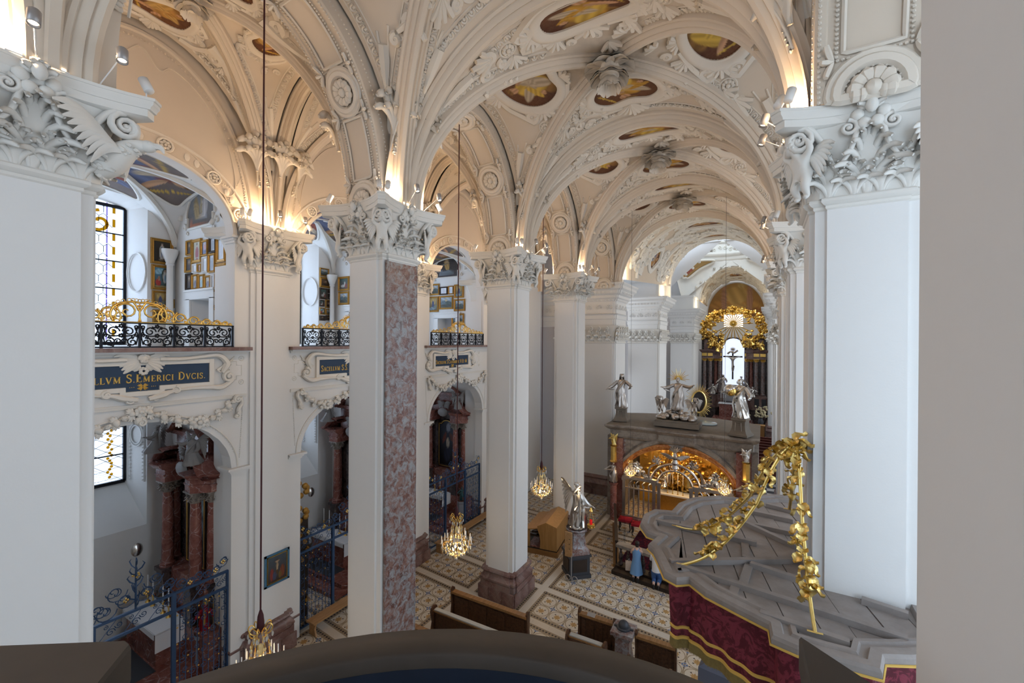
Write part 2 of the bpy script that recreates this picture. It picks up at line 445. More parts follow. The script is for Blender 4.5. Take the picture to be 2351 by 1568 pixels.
M['lampwhite'] = plain('white_lamp_housing', (.78, .76, .73), .45)
M['lamplens'] = emit('lamp_lens', (1.0, .80, .55), 6)
M['bulb'] = emit('candle_bulb', (1.0, .70, .34), 45)
M['cord'] = plain('dark_red_cord', (.055, .010, .012), .7)
M['redglass'] = emit('red_lamp_glass', (.6, .01, .01), .5)
M['charcoal'] = plain('charcoal_metal', (.055, .057, .065), .45, .3)
m, b = material('crystal', .08, 0, .8); setc(b, (.95, .92, .86)); b.inputs['Transmission Weight'].default_value = .55; b.inputs['IOR'].default_value = 1.5; M['crystal'] = m
m, b = material('gilded_crystal', .15, .4, .8); setc(b, (.95, .74, .36)); M['crystalgold'] = m
# pulpit canopy boards: grey painted deal with grime
m, b = material('grey_boards', .8, 0, .2); P = opos()
f = noise(1.6, 5, .65, P); g = noise(14, 3, .6, P)
setc(b, mixc(f.step(.3, .72), mixc(g, (.30, .27, .255), (.36, .33, .31)), (.21, .18, .165))); M['boards'] = m
# red damask with a woven pattern
m, b = material('red_damask', .6, 0, .35); P = opos()
f = noise(5.5, 4, .6, P, 2.2); g = noise(60, 2, .5, P)
setc(b, mixc((f.step(.47, .53)) * (.6 + g * .4), (.085, .006, .016), (.21, .028, .05))); M['damask'] = m
# stained glass: bright sky behind leaded panes
m = bpy.data.materials.new('window_glass'); m.use_nodes = True; S.nt = m.node_tree; nt = m.node_tree
for n in list(nt.nodes):
    if n.type != 'OUTPUT_MATERIAL': nt.nodes.remove(n)
out = [n for n in nt.nodes if n.type == 'OUTPUT_MATERIAL'][0]
tr = nt.nodes.new('ShaderNodeBsdfTransparent'); tr.inputs[0].default_value = (.93, .96, 1, 1); nt.links.new(tr.outputs[0], out.inputs[0]); M['glass'] = m
def tinted(name, c):
    m = bpy.data.materials.new(name); m.use_nodes = True; nt = m.node_tree
    for n in list(nt.nodes):
        if n.type != 'OUTPUT_MATERIAL': nt.nodes.remove(n)
    out = [n for n in nt.nodes if n.type == 'OUTPUT_MATERIAL'][0]
    tr = nt.nodes.new('ShaderNodeBsdfTransparent'); tr.inputs[0].default_value = (*c, 1); nt.links.new(tr.outputs[0], out.inputs[0]); return m
M['ambglass'] = tinted('yellow_glass', (.55, .36, .05)); M['violglass'] = tinted('violet_glass', (.45, .38, .60))
# printed cement tiles: brown ring lattice, ochre rosettes, blue crosses, framed by diamond borders
K_SKEW = .08
m, b = material('floor_tiles', .42, 0, .45); x, y, z = xyz(wpos())
ys = y + (x + 7.0) * K_SKEW
p = .3
dx = (x + .33).wrap(p); dy = (ys + .37).wrap(p)              # folded distance to ring centres (period .6)
r = (dx * dx + dy * dy).sqrt()
ex = p - dx; ey = p - dy; e = (ex * ex + ey * ey).sqrt()     # distance to the crosses between the rings
c = mixc(noise(4, 3, .6, wpos()), (.56, .485, .385), (.66, .585, .475))
ring = (1.0 - ((r - .268).abs().step(.010, .016))) * (1.0 - (e.lt(.0)))
arc = 1.0 - ((ex * ey).sqrt() - .0).abs().step(.014, .03)
c = mixc(ring, c, (.30, .215, .125))
c = mixc((r.gt(.285)) * (1.0 - (ex.mn(ey)).step(.012, .02)), c, (.30, .215, .125))
at = S.m('ARCTAN2', dy, dx)
pet = (at * 8.0).cosx() * .022 + .10
c = mixc(r.lt(pet), c, (.43, .245, .085))
dot = ((r - .145).abs().lt(.020)) * ((at * 4.0 + PI).cosx().gt(.80))
c = mixc(dot, c, (.035, .022, .018))
blue = e.lt(.085) * (1.0 - ((ex - ey).abs().lt(.016))) * e.gt(.022)
c = mixc(blue, c, (.085, .145, .30))
d2 = ((e - .13).abs().lt(.017)) * ((S.m('ARCTAN2', ey, ex) * 4.0).cosx().gt(.75))
c = mixc(d2, c, (.05, .035, .03))
# plain strips with diamond rows: across the church beside each pillar, and along the pillar rows
dia = None; strip = None; edge = None
for (coord, other, lines) in ((ys, x, [YL for yc in (.75, 6.60, 12.45, 18.08) for YL in (yc - .22, yc + 1.56)]), (x, ys, (-12.25, -9.02, -6.85, .12))):
    for L in lines:
        a_ = (coord - L).abs()
        s1 = a_.lt(.31); s0 = a_.lt(.13)
        q = ((a_ - .215).abs() + other.wrap(.055) * 1.0)
        d1 = q.lt(.042)
        strip = s1 if strip is None else strip.mx(s1)
        edge = s0 if edge is None else edge.mx(s0)
        dia = d1 if dia is None else dia.mx(d1)
c = mixc(strip, c, (.30, .22, .14)); c = mixc(strip * dia, c, (.03, .018, .014)); c = mixc(edge, c, (.60, .53, .44))
setc(b, c); M['tiles'] = m
M['chequer'] = None
m, b = material('chequered_floor', .3, 0, .5); x, y, z = xyz(wpos())
q = ((x.wrap(.5)).gt(.25) + (y.wrap(.5)).gt(.25)); setc(b, mixc((q - 1.0).abs(), (.05, .05, .055), (.42, .40, .38))); M['chequer'] = m
# carpet: dark red with a darker pattern
m, b = material('red_carpet', .95, 0, .1); f = vor(9, 'F1', opos()); setc(b, mixc(f.step(.2, .5), (.115, .012, .018), (.035, .008, .018))); M['carpet'] = m

# ------------------------------------------------------------------ the church: key lines (metres; camera at 0,0,9)
XN, XA = -7.28, -8.47            # shaft faces of the left pillar row: nave side, aisle side
XMN, XRN = -3.37, 0.55           # nave axis, right row nave side
ZS = 12.1                        # capital tops
YP = {'A': .75, 'C': 6.60, 'D': 12.45, 'E': 18.08}
HN = 3.85                        # vault rise

def structure(name, label, o=None):
    if o is None: o = bpy.data.objects.new(name, None); COL.objects.link(o)
    o['kind'] = 'structure'; o['label'] = label; return o

# ---- floor: the slab and its printed tiles as pieces
mb = MB(); mb.bb(-16.4, 9, -8, 62, -.3, -.016)
floor = structure('floor', 'patterned cement tile floor of the nave and aisle', mb.build('floor', M['tiles'], smooth=False))
mb = MB(); tl = .596; mb.bb(-tl / 2, tl / 2, -tl / 2, tl / 2, -.016, 0); tile_me = mb.mesh('tile', M['tiles'], False)
cells = []
for i in range(-21, 3):
    for j in range(8, 46):
        x, y = -.03 + .6 * i, .23 + .6 * j
        v = -x * -.5077 + y * .8615; dist = math.hypot(x, y)
        px = 1175 + 978 * (x * .8615 + y * .5077) / max(.1, (-x * .5077 + y * .8615)); py = 784 + 978 * 9 / max(.1, (-x * .5077 + y * .8615))
        if 300 < px < 1720 and py < 1500 and x > -12.3: cells.append((dist, x, y))
        elif x > -12.4: cells.append((999 + dist, x, y))
cells.sort(); rest = MB()
for k, (d, x, y) in enumerate(cells):
    if k < 290 and d < 999: link('tile', tile_me, floor, (x, y, 0))
    else: rest.bb(x - tl / 2, x + tl / 2, y - tl / 2, y + tl / 2, -.016, 0)
o = rest.build('tile_field', M['tiles'], floor, False); o['kind'] = 'stuff'

# ---- vault shapes
def arc(p, q, rise, n=24, e=1.0):
    """half ellipse from p to q (both at the springing)"""
    t = np.linspace(0, PI, n + 1); p, q = np.asarray(p, float), np.asarray(q, float); m = (p + q) / 2; h = (q - p) / 2
    P = m - h * np.cos(t)[:, None]; P[:, 2] += rise * np.sin(t); return P
def frames(P, B0):
    """per-point frames: across B0, normal towards the inside of the arch"""
    T = np.gradient(P, axis=0); T = unit(T); B = np.broadcast_to(np.asarray(B0, float), P.shape)
    Nn = unit(np.cross(T, B)); Nn[(Nn[:, 2] > 0) & (np.abs(T[:, 2]) < .99)] *= 1
    mid = len(P) // 2
    if Nn[mid][2] > 0: Nn = -Nn
    return T, B, Nn
RIBW = .24
RIB = [(-RIBW, -.10), (-RIBW, .02), (-RIBW * .82, .05), (-RIBW * .70, .04), (-RIBW * .62, .10), (-RIBW * .44, .13), (-RIBW * .34, .115), (-RIBW * .26, .165),
       (-.04, .195), (.04, .195), (RIBW * .26, .165), (RIBW * .34, .115), (RIBW * .44, .13), (RIBW * .62, .10), (RIBW * .70, .04), (RIBW * .82, .05), (RIBW, .02), (RIBW, -.10)]
def rib(mb, P, B0, prof=RIB, s=1.0):
    T, B, Nn = frames(P, B0); B = unit(np.cross(Nn, T)); mb.sweep(P, B, Nn, np.array(prof) * s)
def along(mb, P, Nn, step, fn):
    """call fn at even steps along P with a local frame matrix (x along, y across, z out)"""
    Q = resample(np.c_[P, Nn], step)
    for i in range(len(Q) - 1):
        p = (Q[i] + Q[i + 1]) / 2; t = unit(Q[i + 1][:3] - Q[i][:3]); n = unit(p[3:] - (p[3:] @ t) * t); b = np.cross(n, t)
        m = np.eye(4); m[:3, 0] = t; m[:3, 1] = b; m[:3, 2] = n; m[:3, 3] = p[:3]; fn(i, m)
# one egg and dart, shared shape
EGG = MB()
t = np.linspace(-.15 * PI, 1.15 * PI, 9); EGG.tube(np.c_[.062 * np.cos(t), .078 * np.sin(t) - .01, np.full(9, .016)], .024, k=4, cap=False)
EGG.blob((0, 0, .0), (.036, .05, .028), k=6, m=4)
EGG.tube(A((.1, .075, .01), (.1, .02, .012), (.1, -.06, .006)), [.02, .014, .004], k=4)
def egg_strip(mb, P, Nn, width=.11, step=.2):
    T = unit(np.gradient(P, axis=0)); B = np.cross(Nn, T)
    for sg in (-1, 1): mb.tube(P + B * width * sg + Nn * .008, .017, k=4, cap=False)
    along(mb, P, Nn, step, lambda i, m: mb.join(EGG, m))
def beads(mb, P, Nn, r=.022, step=.06, off=.01):
    Q = resample(np.c_[P + Nn * off, Nn], step)
    for q in Q: mb.blob(q[:3], r, k=5, m=3)

class Web:
    """one cell of a groin vault; phi runs round the arch, w from the crown (0) to the wall arch (1)"""
    def __init__(s, hx, hy, kind, H, z0, dome=.12): s.hx, s.hy, s.kind, s.H, s.z0, s.dome = hx, hy, kind, H, z0, dome
    def p(s, phi, w):
        phi = np.asarray(phi, float); w = np.asarray(w, float); a, h = np.sin(phi), np.cos(phi)
        if s.kind == 'x+': x, y = w * s.hx, a * s.hy
        elif s.kind == 'x-': x, y = -w * s.hx, -a * s.hy
        elif s.kind == 'y+': x, y = -a * s.hx, w * s.hy
        else: x, y = a * s.hx, -w * s.hy
        z = s.z0 + s.H * h + s.dome * (1 - w * w) * np.clip(1 - a * a, 0, 1)
        return np.stack([x, y, z], -1)
    def n(s, phi, w):
        e = 1e-3; p = s.p(phi, w); N_ = np.cross(s.p(phi + e, w) - p, s.p(phi, w + e) - p); N_ = unit(N_)
        return np.where(N_[..., 2:3] > 0, -N_, N_)
    def at(s, st, off=0.0):
        """points given as (along arch in metres, metres from the crown)"""
        st = np.asarray(st, float); r = (s.hy if s.kind[0] == 'x' else s.hx); L = (s.hx if s.kind[0] == 'x' else s.hy)
        Rm = (r + s.H) / 2; phi = np.clip(st[..., 0] / Rm, -1.5, 1.5); w = st[..., 1] / L
        return s.p(phi, w) + s.n(phi, w) * np.asarray(off)[..., None] if np.ndim(off) else s.p(phi, w) + s.n(phi, w) * off
    def nat(s, st):
        st = np.asarray(st, float); r = (s.hy if s.kind[0] == 'x' else s.hx); L = (s.hx if s.kind[0] == 'x' else s.hy)
        return s.n(np.clip(st[..., 0] / ((r + s.H) / 2), -1.5, 1.5), st[..., 1] / L)
    def surf(s, mb, n=17, m=9):
        a = np.linspace(-PI / 2, PI / 2, n)[:, None]; k = np.linspace(0, 1, m)[None]
        w0 = np.abs(np.sin(a)); w = w0 + (1 - w0) * k; G = s.p(np.broadcast_to(a, w.shape), w); mb.grid(G)

# stucco pieces laid on a web: a stroke is a flattened tube on the surface
def stroke(mb, W, st, r, off=.02, k=6, thick=1.0, closed=False, wide=1.25):
    st = np.asarray(st, float); r = np.asarray(r) * 1.25 if not np.isscalar(r) else r * 1.15; P = W.at(st, off); mb.tube(P, r, k=k, flat=(wide, thick), nrm=W.nat(st), closed=closed)
def scroll(mb, W, c, r, a0, turns, th=.05, tail=None):
    S_ = spiral(c, r, r * .15, a0, turns, 20); st = S_
    if tail is not None: st = np.concatenate([bez([tail[0], tail[1], S_[0]], 10)[:-1], S_])
    n = len(st); stroke(mb, W, st, np.linspace(th * .8, th, n // 2).tolist() + np.linspace(th, th * .5, n - n // 2).tolist(), .025, 5)
    mb.blob(W.at(A(*c), .03), th * .95, k=6, m=4)
def leafy(mb, W, c, a, L, w, n=5, r=.045):
    """flat palmette on a web: fingers fan out from c towards direction a"""
    for i in range(n):
        u = (i - (n - 1) / 2) / max(1, (n - 1) / 2); t = np.linspace(0, 1, 7)
        d = L * (1 - .4 * abs(u)) * t; off = u * w * (t * .5 + .5 * t ** 2)
        st = np.c_[c[0] + d * math.cos(a) - off * math.sin(a), c[1] + d * math.sin(a) + off * math.cos(a)]
        stroke(mb, W, st, r * .62 * (.5 + .9 * np.sin(t * PI * .8)), .02 + .09 * np.maximum(t - .35, 0) ** 1.3 + .02 * (1 - abs(u)), 5, 1.3)
def rosette(mb, W, c, R, n=8):
    for i in range(n):
        a = i * 2 * PI / n; mb_at = A(c[0] + R * .62 * math.cos(a), c[1] + R * .62 * math.sin(a))
        mb.blob(W.at(mb_at, .02), R * .34, k=6, m=4)
    mb.blob(W.at(A(*c), .05), R * .36, k=7, m=5)
    stroke(mb, W, circ(R * 1.12, 18, c), R * .13, .01, 5, closed=True)
def medallion(mb, W, out, fr=.10):
    """moulded frame round an outline (closed st curve), with a bead row"""
    n = len(out); c = out.mean(0)
    stroke(mb, W, c + (out - c) * 1.16, fr, .01, 7, .9, True)
    stroke(mb, W, c + (out - c) * 1.03, fr * .42, .02, 5, 1, True)
    Q = resample(np.r_[out, out[:1]], .075)
    for q in Q[:-1]: mb.blob(W.at(c + (q - c) * .985, .012), .022, k=5, m=3)
def fresco(W, out, ground, blobs, seed, nr=18, off=.012):
    """picture inside an outline, painted in vertex colours"""
    c = out.mean(0); o = resample(np.r_[out, out[:1]], .03)[:-1]; n = len(o); f = np.linspace(0, 1, nr)[:, None, None] ** .6
    st = c + (o - c)[None] * f; mn, mx_ = out.min(0), out.max(0); uv = (st - mn) / (mx_ - mn)
    C = paint(uv[..., 0], uv[..., 1], ground, blobs, seed); mb = MB(); mb.grid(W.at(st, off), cv=True, C=C.reshape(-1, 3)); return mb
DK, OCH, WHT, FLS, RED, BLU, GRN, YEL, BRN = (.055, .012, .010), (.46, .24, .03), (.45, .36, .26), (.50, .28, .16), (.22, .045, .03), (.10, .13, .24), (.08, .10, .04), (.56, .36, .06), (.20, .10, .03)
def saint(seed, robe=OCH, robe2=YEL, tilt=0.0):
    r = np.random.default_rng(seed); j = lambda s: (r.random() - .5) * s
    return ((DK, (.13, .045, .02)), [(.5 + j(.1), .16, .34, .2, .2, BRN), (.46 + j(.1), .42, .24, .34, tilt + .3, robe), (.58 + j(.1), .34, .15, .3, tilt - .5, robe2), (.38, .5, .1, .3, .9, WHT if r.random() > .5 else robe2),
            (.30 + j(.1), .45, .2, .06, .6, robe), (.70 + j(.1), .55, .2, .055, -.5, FLS), (.24, .30, .05, .05, 0, FLS), (.50 + j(.08), .80, .085, .10, 0, FLS), (.5 + j(.08), .88, .10, .05, .1, BRN), (.80, .72, .02, .3, .4, YEL)])

def kidney(c, rx, ry, dent=.25, n=40, top=1):
    t = np.arange(n) * 2 * PI / n; r = 1 - dent * np.exp(-((t - PI / 2 * top + PI) % (2 * PI) - PI) ** 2 / .18)
    return np.c_[c[0] + rx * np.cos(t), c[1] + ry * np.sin(t) * r]
def lobed(c, rx, ry, n=40, k=4, d=.10):
    t = np.arange(n) * 2 * PI / n; r = 1 + d * np.cos(k * t); return np.c_[c[0] + rx * np.cos(t) * r, c[1] + ry * np.sin(t) * r]

def stucco_web(W, mb, big, out, seed):
    """relief of one web: frame, shells, scrolls, wreaths and wedge panels"""
    rg = random.Random(seed); L = W.hx if W.kind[0] == 'x' else W.hy; r = (W.hy if W.kind[0] == 'x' else W.hx); Rm = (r + W.H) / 2
    c = out.mean(0); rx, ry = np.ptp(out[:, 0]) / 2, np.ptp(out[:, 1]) / 2
    medallion(mb, W, out, .10 if big else .06)
    k = 1.0 if big else .55
    for sg in (-1, 1):
        # scrolls clasping the frame
        scroll(mb, W, (c[0] + sg * (rx + .30 * k), c[1] - ry * .55), .20 * k, PI / 2 - sg * PI / 2, sg * 1.35, .065 * k, tail=((c[0] + sg * rx * .4, c[1] - ry * 1.32), (c[0] + sg * rx * .95, c[1] - ry * 1.05)))
        scroll(mb, W, (c[0] + sg * (rx + .26 * k), c[1] + ry * .55), .22 * k, PI / 2 - sg * PI / 2, -sg * 1.4, .07 * k, tail=((c[0] + sg * rx * .3, c[1] + ry * 1.38), (c[0] + sg * rx * .8, c[1] + ry * 1.25)))
        leafy(mb, W, (c[0] + sg * rx * .75, c[1] - ry * 1.12), -PI / 2 + sg * .9, .34 * k, .30 * k, 5, .045 * k)
        leafy(mb, W, (c[0] + sg * (rx + .12), c[1]), PI / 2 - sg * PI / 2, .36 * k, .34 * k, 5, .05 * k)
        if big:
            s0 = sg * (rx + .72)
            rosette(mb, W, (s0, c[1] + .12), .17, 9)
            scroll(mb, W, (s0 + sg * .42, c[1] + .34), .17, PI, sg * 1.3, .06)
            leafy(mb, W, (s0 + sg * .30, c[1] + .22), PI / 2 - sg * (PI / 2 - .55), .62, .30, 5, .055)
            leafy(mb, W, (s0, c[1] - .12), -PI / 2 + sg * .4, .32, .3, 5, .045)
    # shell drop towards the wall arch
    leafy(mb, W, (c[0], c[1] + ry * 1.15), PI / 2, .50 * k, .46 * k, 7, .06 * k)
    rosette(mb, W, (c[0], c[1] + ry * 1.34), .11 * k, 7)
    leafy(mb, W, (c[0], c[1] - ry * 1.2), -PI / 2, .30 * k, .40 * k, 5, .05 * k)
    # loose foliage between the main pieces
    s_max, t_min, t_max = 2.5 * r / 2.66, .35, L - .40
    for i in range(70 if big else 26):
        s_, t_ = rg.uniform(-s_max, s_max), rg.uniform(t_min, t_max)
        if abs(math.sin(s_ / Rm)) * L > t_ - .38 or ((s_ - c[0]) / (rx * 1.45)) ** 2 + ((t_ - c[1]) / (ry * 1.6)) ** 2 < 1: continue
        if i % 2: scroll(mb, W, (s_, t_), rg.uniform(.09, .17) * k, rg.random() * 6, rg.choice((-1.3, 1.3)), .045 * k)
        else: leafy(mb, W, (s_, t_), rg.random() * 6, rg.uniform(.2, .36) * k, .26 * k, 4, .05 * k)
    # wedge panels next to the springing
    for sg in (-1, 1):
        ph = np.linspace(.62, 1.16, 8); w0 = np.abs(np.sin(ph)); inner = np.c_[sg * ph * Rm, (w0 + .34 * (1 - w0) + .08) * L]; outer = np.c_[sg * ph * Rm, (w0 + .62 * (1 - w0) + .04) * L]
        for q in (inner, outer): stroke(mb, W, q, .02, .012, 4)
        cst = ((inner + outer) / 2)[1:5]
        stroke(mb, W, cst, np.array([.07, .08, .06, .02]) * (1 if big else .6), .03, 6)

def boss(mb_list, R=.56):
    pass
def petal_mesh(name, L, w, curl, mat):
    t = np.linspace(0, 1, 6)[:, None]; u = np.linspace(-1, 1, 6)[None]
    ww = w * np.sin(np.clip(t * .85 + .12, 0, 1) * PI * .62) * (1 + .12 * np.cos(u * 9))
    x = u * ww; y = L * t * np.ones_like(u) - .12 * L * u * u * t; z = curl * t ** 2.2 * np.ones_like(u) + .06 * u * u - .05 * np.cos(u * 7) * t * .5 - .02
    mb = MB(); mb.grid(np.stack([x, y, -z], -1)); mb.grid(np.stack([x, y, -z - .035], -1), flip=True); return mb.mesh(name, mat)

def nave_cell():
    """shared meshes of one bay of the nave vault (local: x across, y along; centre of the bay)"""
    hx, hy, H = 3.85, 2.66, HN; D = {}
    webs = {k: Web(hx, hy, k, H, ZS) for k in ('x+', 'x-', 'y+', 'y-')}
    sh = lambda V: V
    for k, W in webs.items():
        mb = MB(); W.surf(mb, 25, 11); D['web', k] = mb
        big = k[0] == 'y'
        if k[0] == 'y': out = kidney((0, 1.42), .90, .60, .30, top=1) if k == 'y+' else lobed((0, 1.95), 1.0, .42, k=3, d=.07)
        else: out = kidney((0, 2.2), 1.0, .80, .22, top=-1) if k == 'x-' else lobed((0, 2.45), .95, .72, k=2, d=.08)
        mb = MB(); stucco_web(W, mb, True, out, 3); D['relief', k] = mb
        sd = dict(zip(webs, (11, 23, 37, 41)))[k]
        g, bl = saint(sd, OCH if k != 'x-' else YEL, YEL if k != 'x-' else WHT); D['fresco', k] = fresco(W, out, g, bl, sd)
        # egg and dart beside the groin ribs and the wall arch
        e = MB()
        for sg in (-1, 1):
            ph = np.linspace(.30, 1.36, 22) * sg; w = np.abs(np.sin(ph)) + (.42 - .05) / (hx if k[0] == 'x' else hy)
            ok = w < .97; ph, w = ph[ok], w[ok]
            if len(ph) > 3: egg_strip(e, W.p(ph, w), W.n(ph, w))
        if k[0] == 'y':
            ph = np.linspace(-1.30, 1.30, 40); w = np.full(40, 1 - .32 / hy); egg_strip(e, W.p(ph, w), W.n(ph, w))
        else:
            ph = np.linspace(-1.25, 1.25, 40); w = np.full(40, 1 - .22 / hx); egg_strip(e, W.p(ph, w), W.n(ph, w))
        D['eggs', k] = e
    for nm, sx in (('rib_a', 1), ('rib_b', -1)):
        mb = MB(); t = np.linspace(-PI / 2, PI / 2, 49); a = np.sin(t)
        P = np.c_[a * hx * sx, a * hy, ZS + H * np.cos(t) + .12 * np.cos(t) ** 2]; P[:, 2] -= .02
        rib(mb, P, unit(A(-hy * 1.0, hx * sx, 0))); D[nm] = mb
    return D

def shear(mb, k=.065):
    for V in mb.V: V[:, 1] += k * V[:, 0]
    return mb
petal_me = [petal_mesh('petal', .52, .24, .10, M['vstucco']), petal_mesh('petal', .40, .19, .20, M['vstucco']), petal_mesh('petal', .26, .13, .26, M['vstucco'])]
def make_boss(parent, loc, s=1.0):
    mb = MB(); mb.lathe([(.001, -.40), (.10, -.38), (.16, -.28), (.2, -.1), (.26, .05), (.30, .12)], 12); mb.tube(circ3(.17, .0, 16) + A(0, 0, -.26), .035, closed=True)
    b_ = mb.build('boss', M['vstucco'], parent, loc=loc); b_.scale = (s, s, s)
    for tier, (n, z, off) in enumerate(((8, -.02, 0), (8, -.14, .4), (6, -.26, .1))):
        for i in range(n):
            o = link('petal', petal_me[tier], b_, (0, 0, z), i * 2 * PI / n + off)
    return b_
def circ3(r, z, n): t = np.arange(n) * 2 * PI / n; return np.c_[r * np.cos(t), r * np.sin(t), np.full(n, z)]

CELL = nave_cell()
cell_me = {}
for k, mb in CELL.items():
    shear(mb)
    nm = k[0] if isinstance(k, tuple) else 'rib'
    mat = {'web': M['vault'], 'relief': M['vstucco'], 'fresco': M['fresco'], 'eggs': M['vstucco'], 'rib': M['vault']}[nm]
    cell_me[k] = mb.mesh({'web': 'vault_web', 'relief': 'stucco_relief', 'fresco': 'ceiling_picture', 'eggs': 'egg_and_dart_band', 'rib': 'rib'}[nm], mat, True, 50)
BAYS = [(-1.02, 1.0, 'nave vault bay over the organ loft'), (4.68, 1.0, 'nave vault bay nearest the organ loft'), (10.42, 1.0, 'second nave vault bay with a bishop picture'), (16.2, .965, 'third nave vault bay before the crossing'), (21.75, .93, 'fourth nave vault bay at the crossing')]
XV = -3.365
for (yc, sy, lab) in BAYS:
    c = structure('ceiling', lab); c.location = (XV, yc, 0); c.scale = (1, sy, 1)
    for k, me in cell_me.items():
        if yc < 0 and (k[0] if isinstance(k, tuple) else k) in ('relief', 'eggs', 'fresco'): continue
        o = link(me.name.split('.')[0], me, c)
        if me.name.startswith('egg'): o['kind'] = 'stuff'
    make_boss(c, (0, 0, ZS + HN + .02), 1.2)
# transverse ribs between the bays
for yc in (1.78, 7.57, 13.36, 18.98, 24.5):
    mb = MB(); P = arc((-3.87, -.252 * 1, ZS), (3.87, .252, ZS), HN - .04, 48); rib(mb, P, A(0, 1, 0), s=1.15)
    o = mb.build('ceiling_rib', M['vault'], None, loc=(XV, yc, 0)); structure('', 'moulded transverse vault rib over the nave', o)
    for sg in (-1, 1):
        w = .46; P2 = P + A(0, sg * w, -.0) ; mb = MB(); P2[:, 2] += .06
        T, B, Nn = frames(P2, A(0, 1, 0)); mb.sweep(P2, B, Nn, [(-.16, -.02), (.16, -.02)])
        mb.build('rib_margin', M['vault'], o)

# ------------------------------------------------------------------ walls with arched openings
def arch_wall(mb, fn, u0, u1, z0, z1, ops, nseg=16):
    """wall slab between u0..u1 and z0..z1; fn(u, d, z) places points (d 0 front, 1 back).
    opening: dict(c, h, b, s, r) plus optional h1, b1, s1, r1 at the back"""
    us = {u0, u1}
    for o in ops:
        t = np.linspace(-PI / 2, PI / 2, nseg + 1)
        for a in t: us.add(round(o['c'] + o['h'] * math.sin(a), 5))
    us = sorted(u for u in us if u0 - 1e-6 <= u <= u1 + 1e-6)
    def top(o, u, k=''):
        h = o.get('h' + k, o['h']); q = (u - o['c']) / o['h']
        return o.get('s' + k, o['s']) + o.get('r' + k, o['r']) * math.sqrt(max(0, 1 - q * q))
    for a, b in zip(us, us[1:]):
        m = (a + b) / 2; cur = [(z0, z0)]
        act = sorted([o for o in ops if abs(m - o['c']) < o['h']], key=lambda o: o['b'])
        spans = []; lo = (z0, z0)
        for o in act:
            spans.append((lo, (o['b'], o['b']))); lo = (top(o, a), top(o, b))
        spans.append((lo, (z1, z1)))
        for (la, lb), (ha, hb) in spans:
            if ha - la < 1e-6 and hb - lb < 1e-6: continue
            for d in (0, 1): mb.add([fn(a, d, la), fn(b, d, lb), fn(b, d, hb), fn(a, d, ha)], [(0, 1, 2, 3)])
        for o in act:
            ca, cb = [o['c'] + (u - o['c']) * o.get('h1', o['h']) / o['h'] for u in (a, b)]
            mb.add([fn(a, 0, top(o, a)), fn(b, 0, top(o, b)), fn(cb, 1, top(o, b, '1')), fn(ca, 1, top(o, a, '1'))], [(0, 1, 2, 3)])
            if o['b'] > z0 + .01: mb.add([fn(a, 0, o['b']), fn(b, 0, o['b']), fn(cb, 1, o.get('b1', o['b'])), fn(ca, 1, o.get('b1', o['b']))], [(0, 1, 2, 3)])
    for o in ops:
        for sg in (-1, 1):
            u = o['c'] + sg * o['h']; v = o['c'] + sg * o.get('h1', o['h'])
            mb.add([fn(u, 0, o['b']), fn(u, 0, o['s']), fn(v, 1, o.get('s1', o['s'])), fn(v, 1, o.get('b1', o['b']))], [(0, 1, 2, 3)])
    for u in (u0, u1): mb.add([fn(u, 0, z0), fn(u, 1, z0), fn(u, 1, z1), fn(u, 0, z1)], [(0, 1, 2, 3)])


XF, XFB = -12.05, -12.50          # chapel front: aisle face, inner face
XO = -16.3                        # outer wall, inner face
CB = [-1.87, 3.98, 9.83, 15.62]   # chapel bay centres
PIERS = [-4.8, 1.05, 6.90, 12.75, 18.5]
fL = lambda u, d, z: (XF if d == 0 else XFB, u, z)
mb = MB(); ops = []
for c in CB: ops += [dict(c=c, h=1.95, b=-.05, s=5.6, r=1.5), dict(c=c, h=2.0, b=8.78, s=11.75, r=1.6)]
arch_wall(mb, fL, -4.2, 24.0, 0, 12.3, ops)
structure('', 'white chapel front wall with stacked arches', mb.build('wall_left', M['white'], smooth=True, sharp=30))
mb = MB(); arch_wall(mb, fL, -4.2, 24.0, 12.3, 16.8, [dict(c=c, h=2.0 * math.sqrt(1 - (.55 / 1.6) ** 2), b=12.3, s=12.3, r=1.05) for c in CB])
wl2 = structure('', 'beige lunette wall above the gallery arches', mb.build('wall_left_upper', M['beige'], smooth=True, sharp=30))
# outer wall with splayed windows
fO = lambda u, d, z: (XO if d == 0 else -17.25, u, z)
mb = MB(); ops = []
for c in CB: ops += [dict(c=c, h=1.62, h1=1.38, b=3.3, b1=4.5, s=7.0, s1=7.0, r=.3, r1=.2), dict(c=c, h=1.6, h1=1.36, b=8.75, b1=8.8, s=13.05, s1=13.0, r=.25, r1=.2)]
arch_wall(mb, fO, -4.8, 24, 0, 16.8, ops, 10)
structure('', 'white outer chapel wall with splayed window openings', mb.build('wall_outer', M['white'], smooth=True, sharp=30))
# walls between the chapels
fD = lambda yc: (lambda u, d, z: (u, yc - .60 if d == 0 else yc + .62, z))
for k, yc in enumerate(PIERS):
    mb = MB()
    arch_wall(mb, fD(yc), XO, XFB, 0, 16.8, [dict(c=-14.59, h=.60, b=8.7, s=10.2, r=.01)], 4)
    structure('', f'white wall between chapels beside pier {["", "nearest the loft", "behind the near white pillar", "behind the marble pillar", "at the third chapel"][k] or "by the loft"}', mb.build('wall_divider', M['white'], smooth=False))
    # niche back so the doorway reads as a recess
    mb = MB(); mb.bb(-15.3, -13.9, yc - .02, yc + .04, 8.6, 10.3); structure('', 'plain back of the gallery doorway recess', mb.build('wall_recess', M['lilac'], smooth=False))
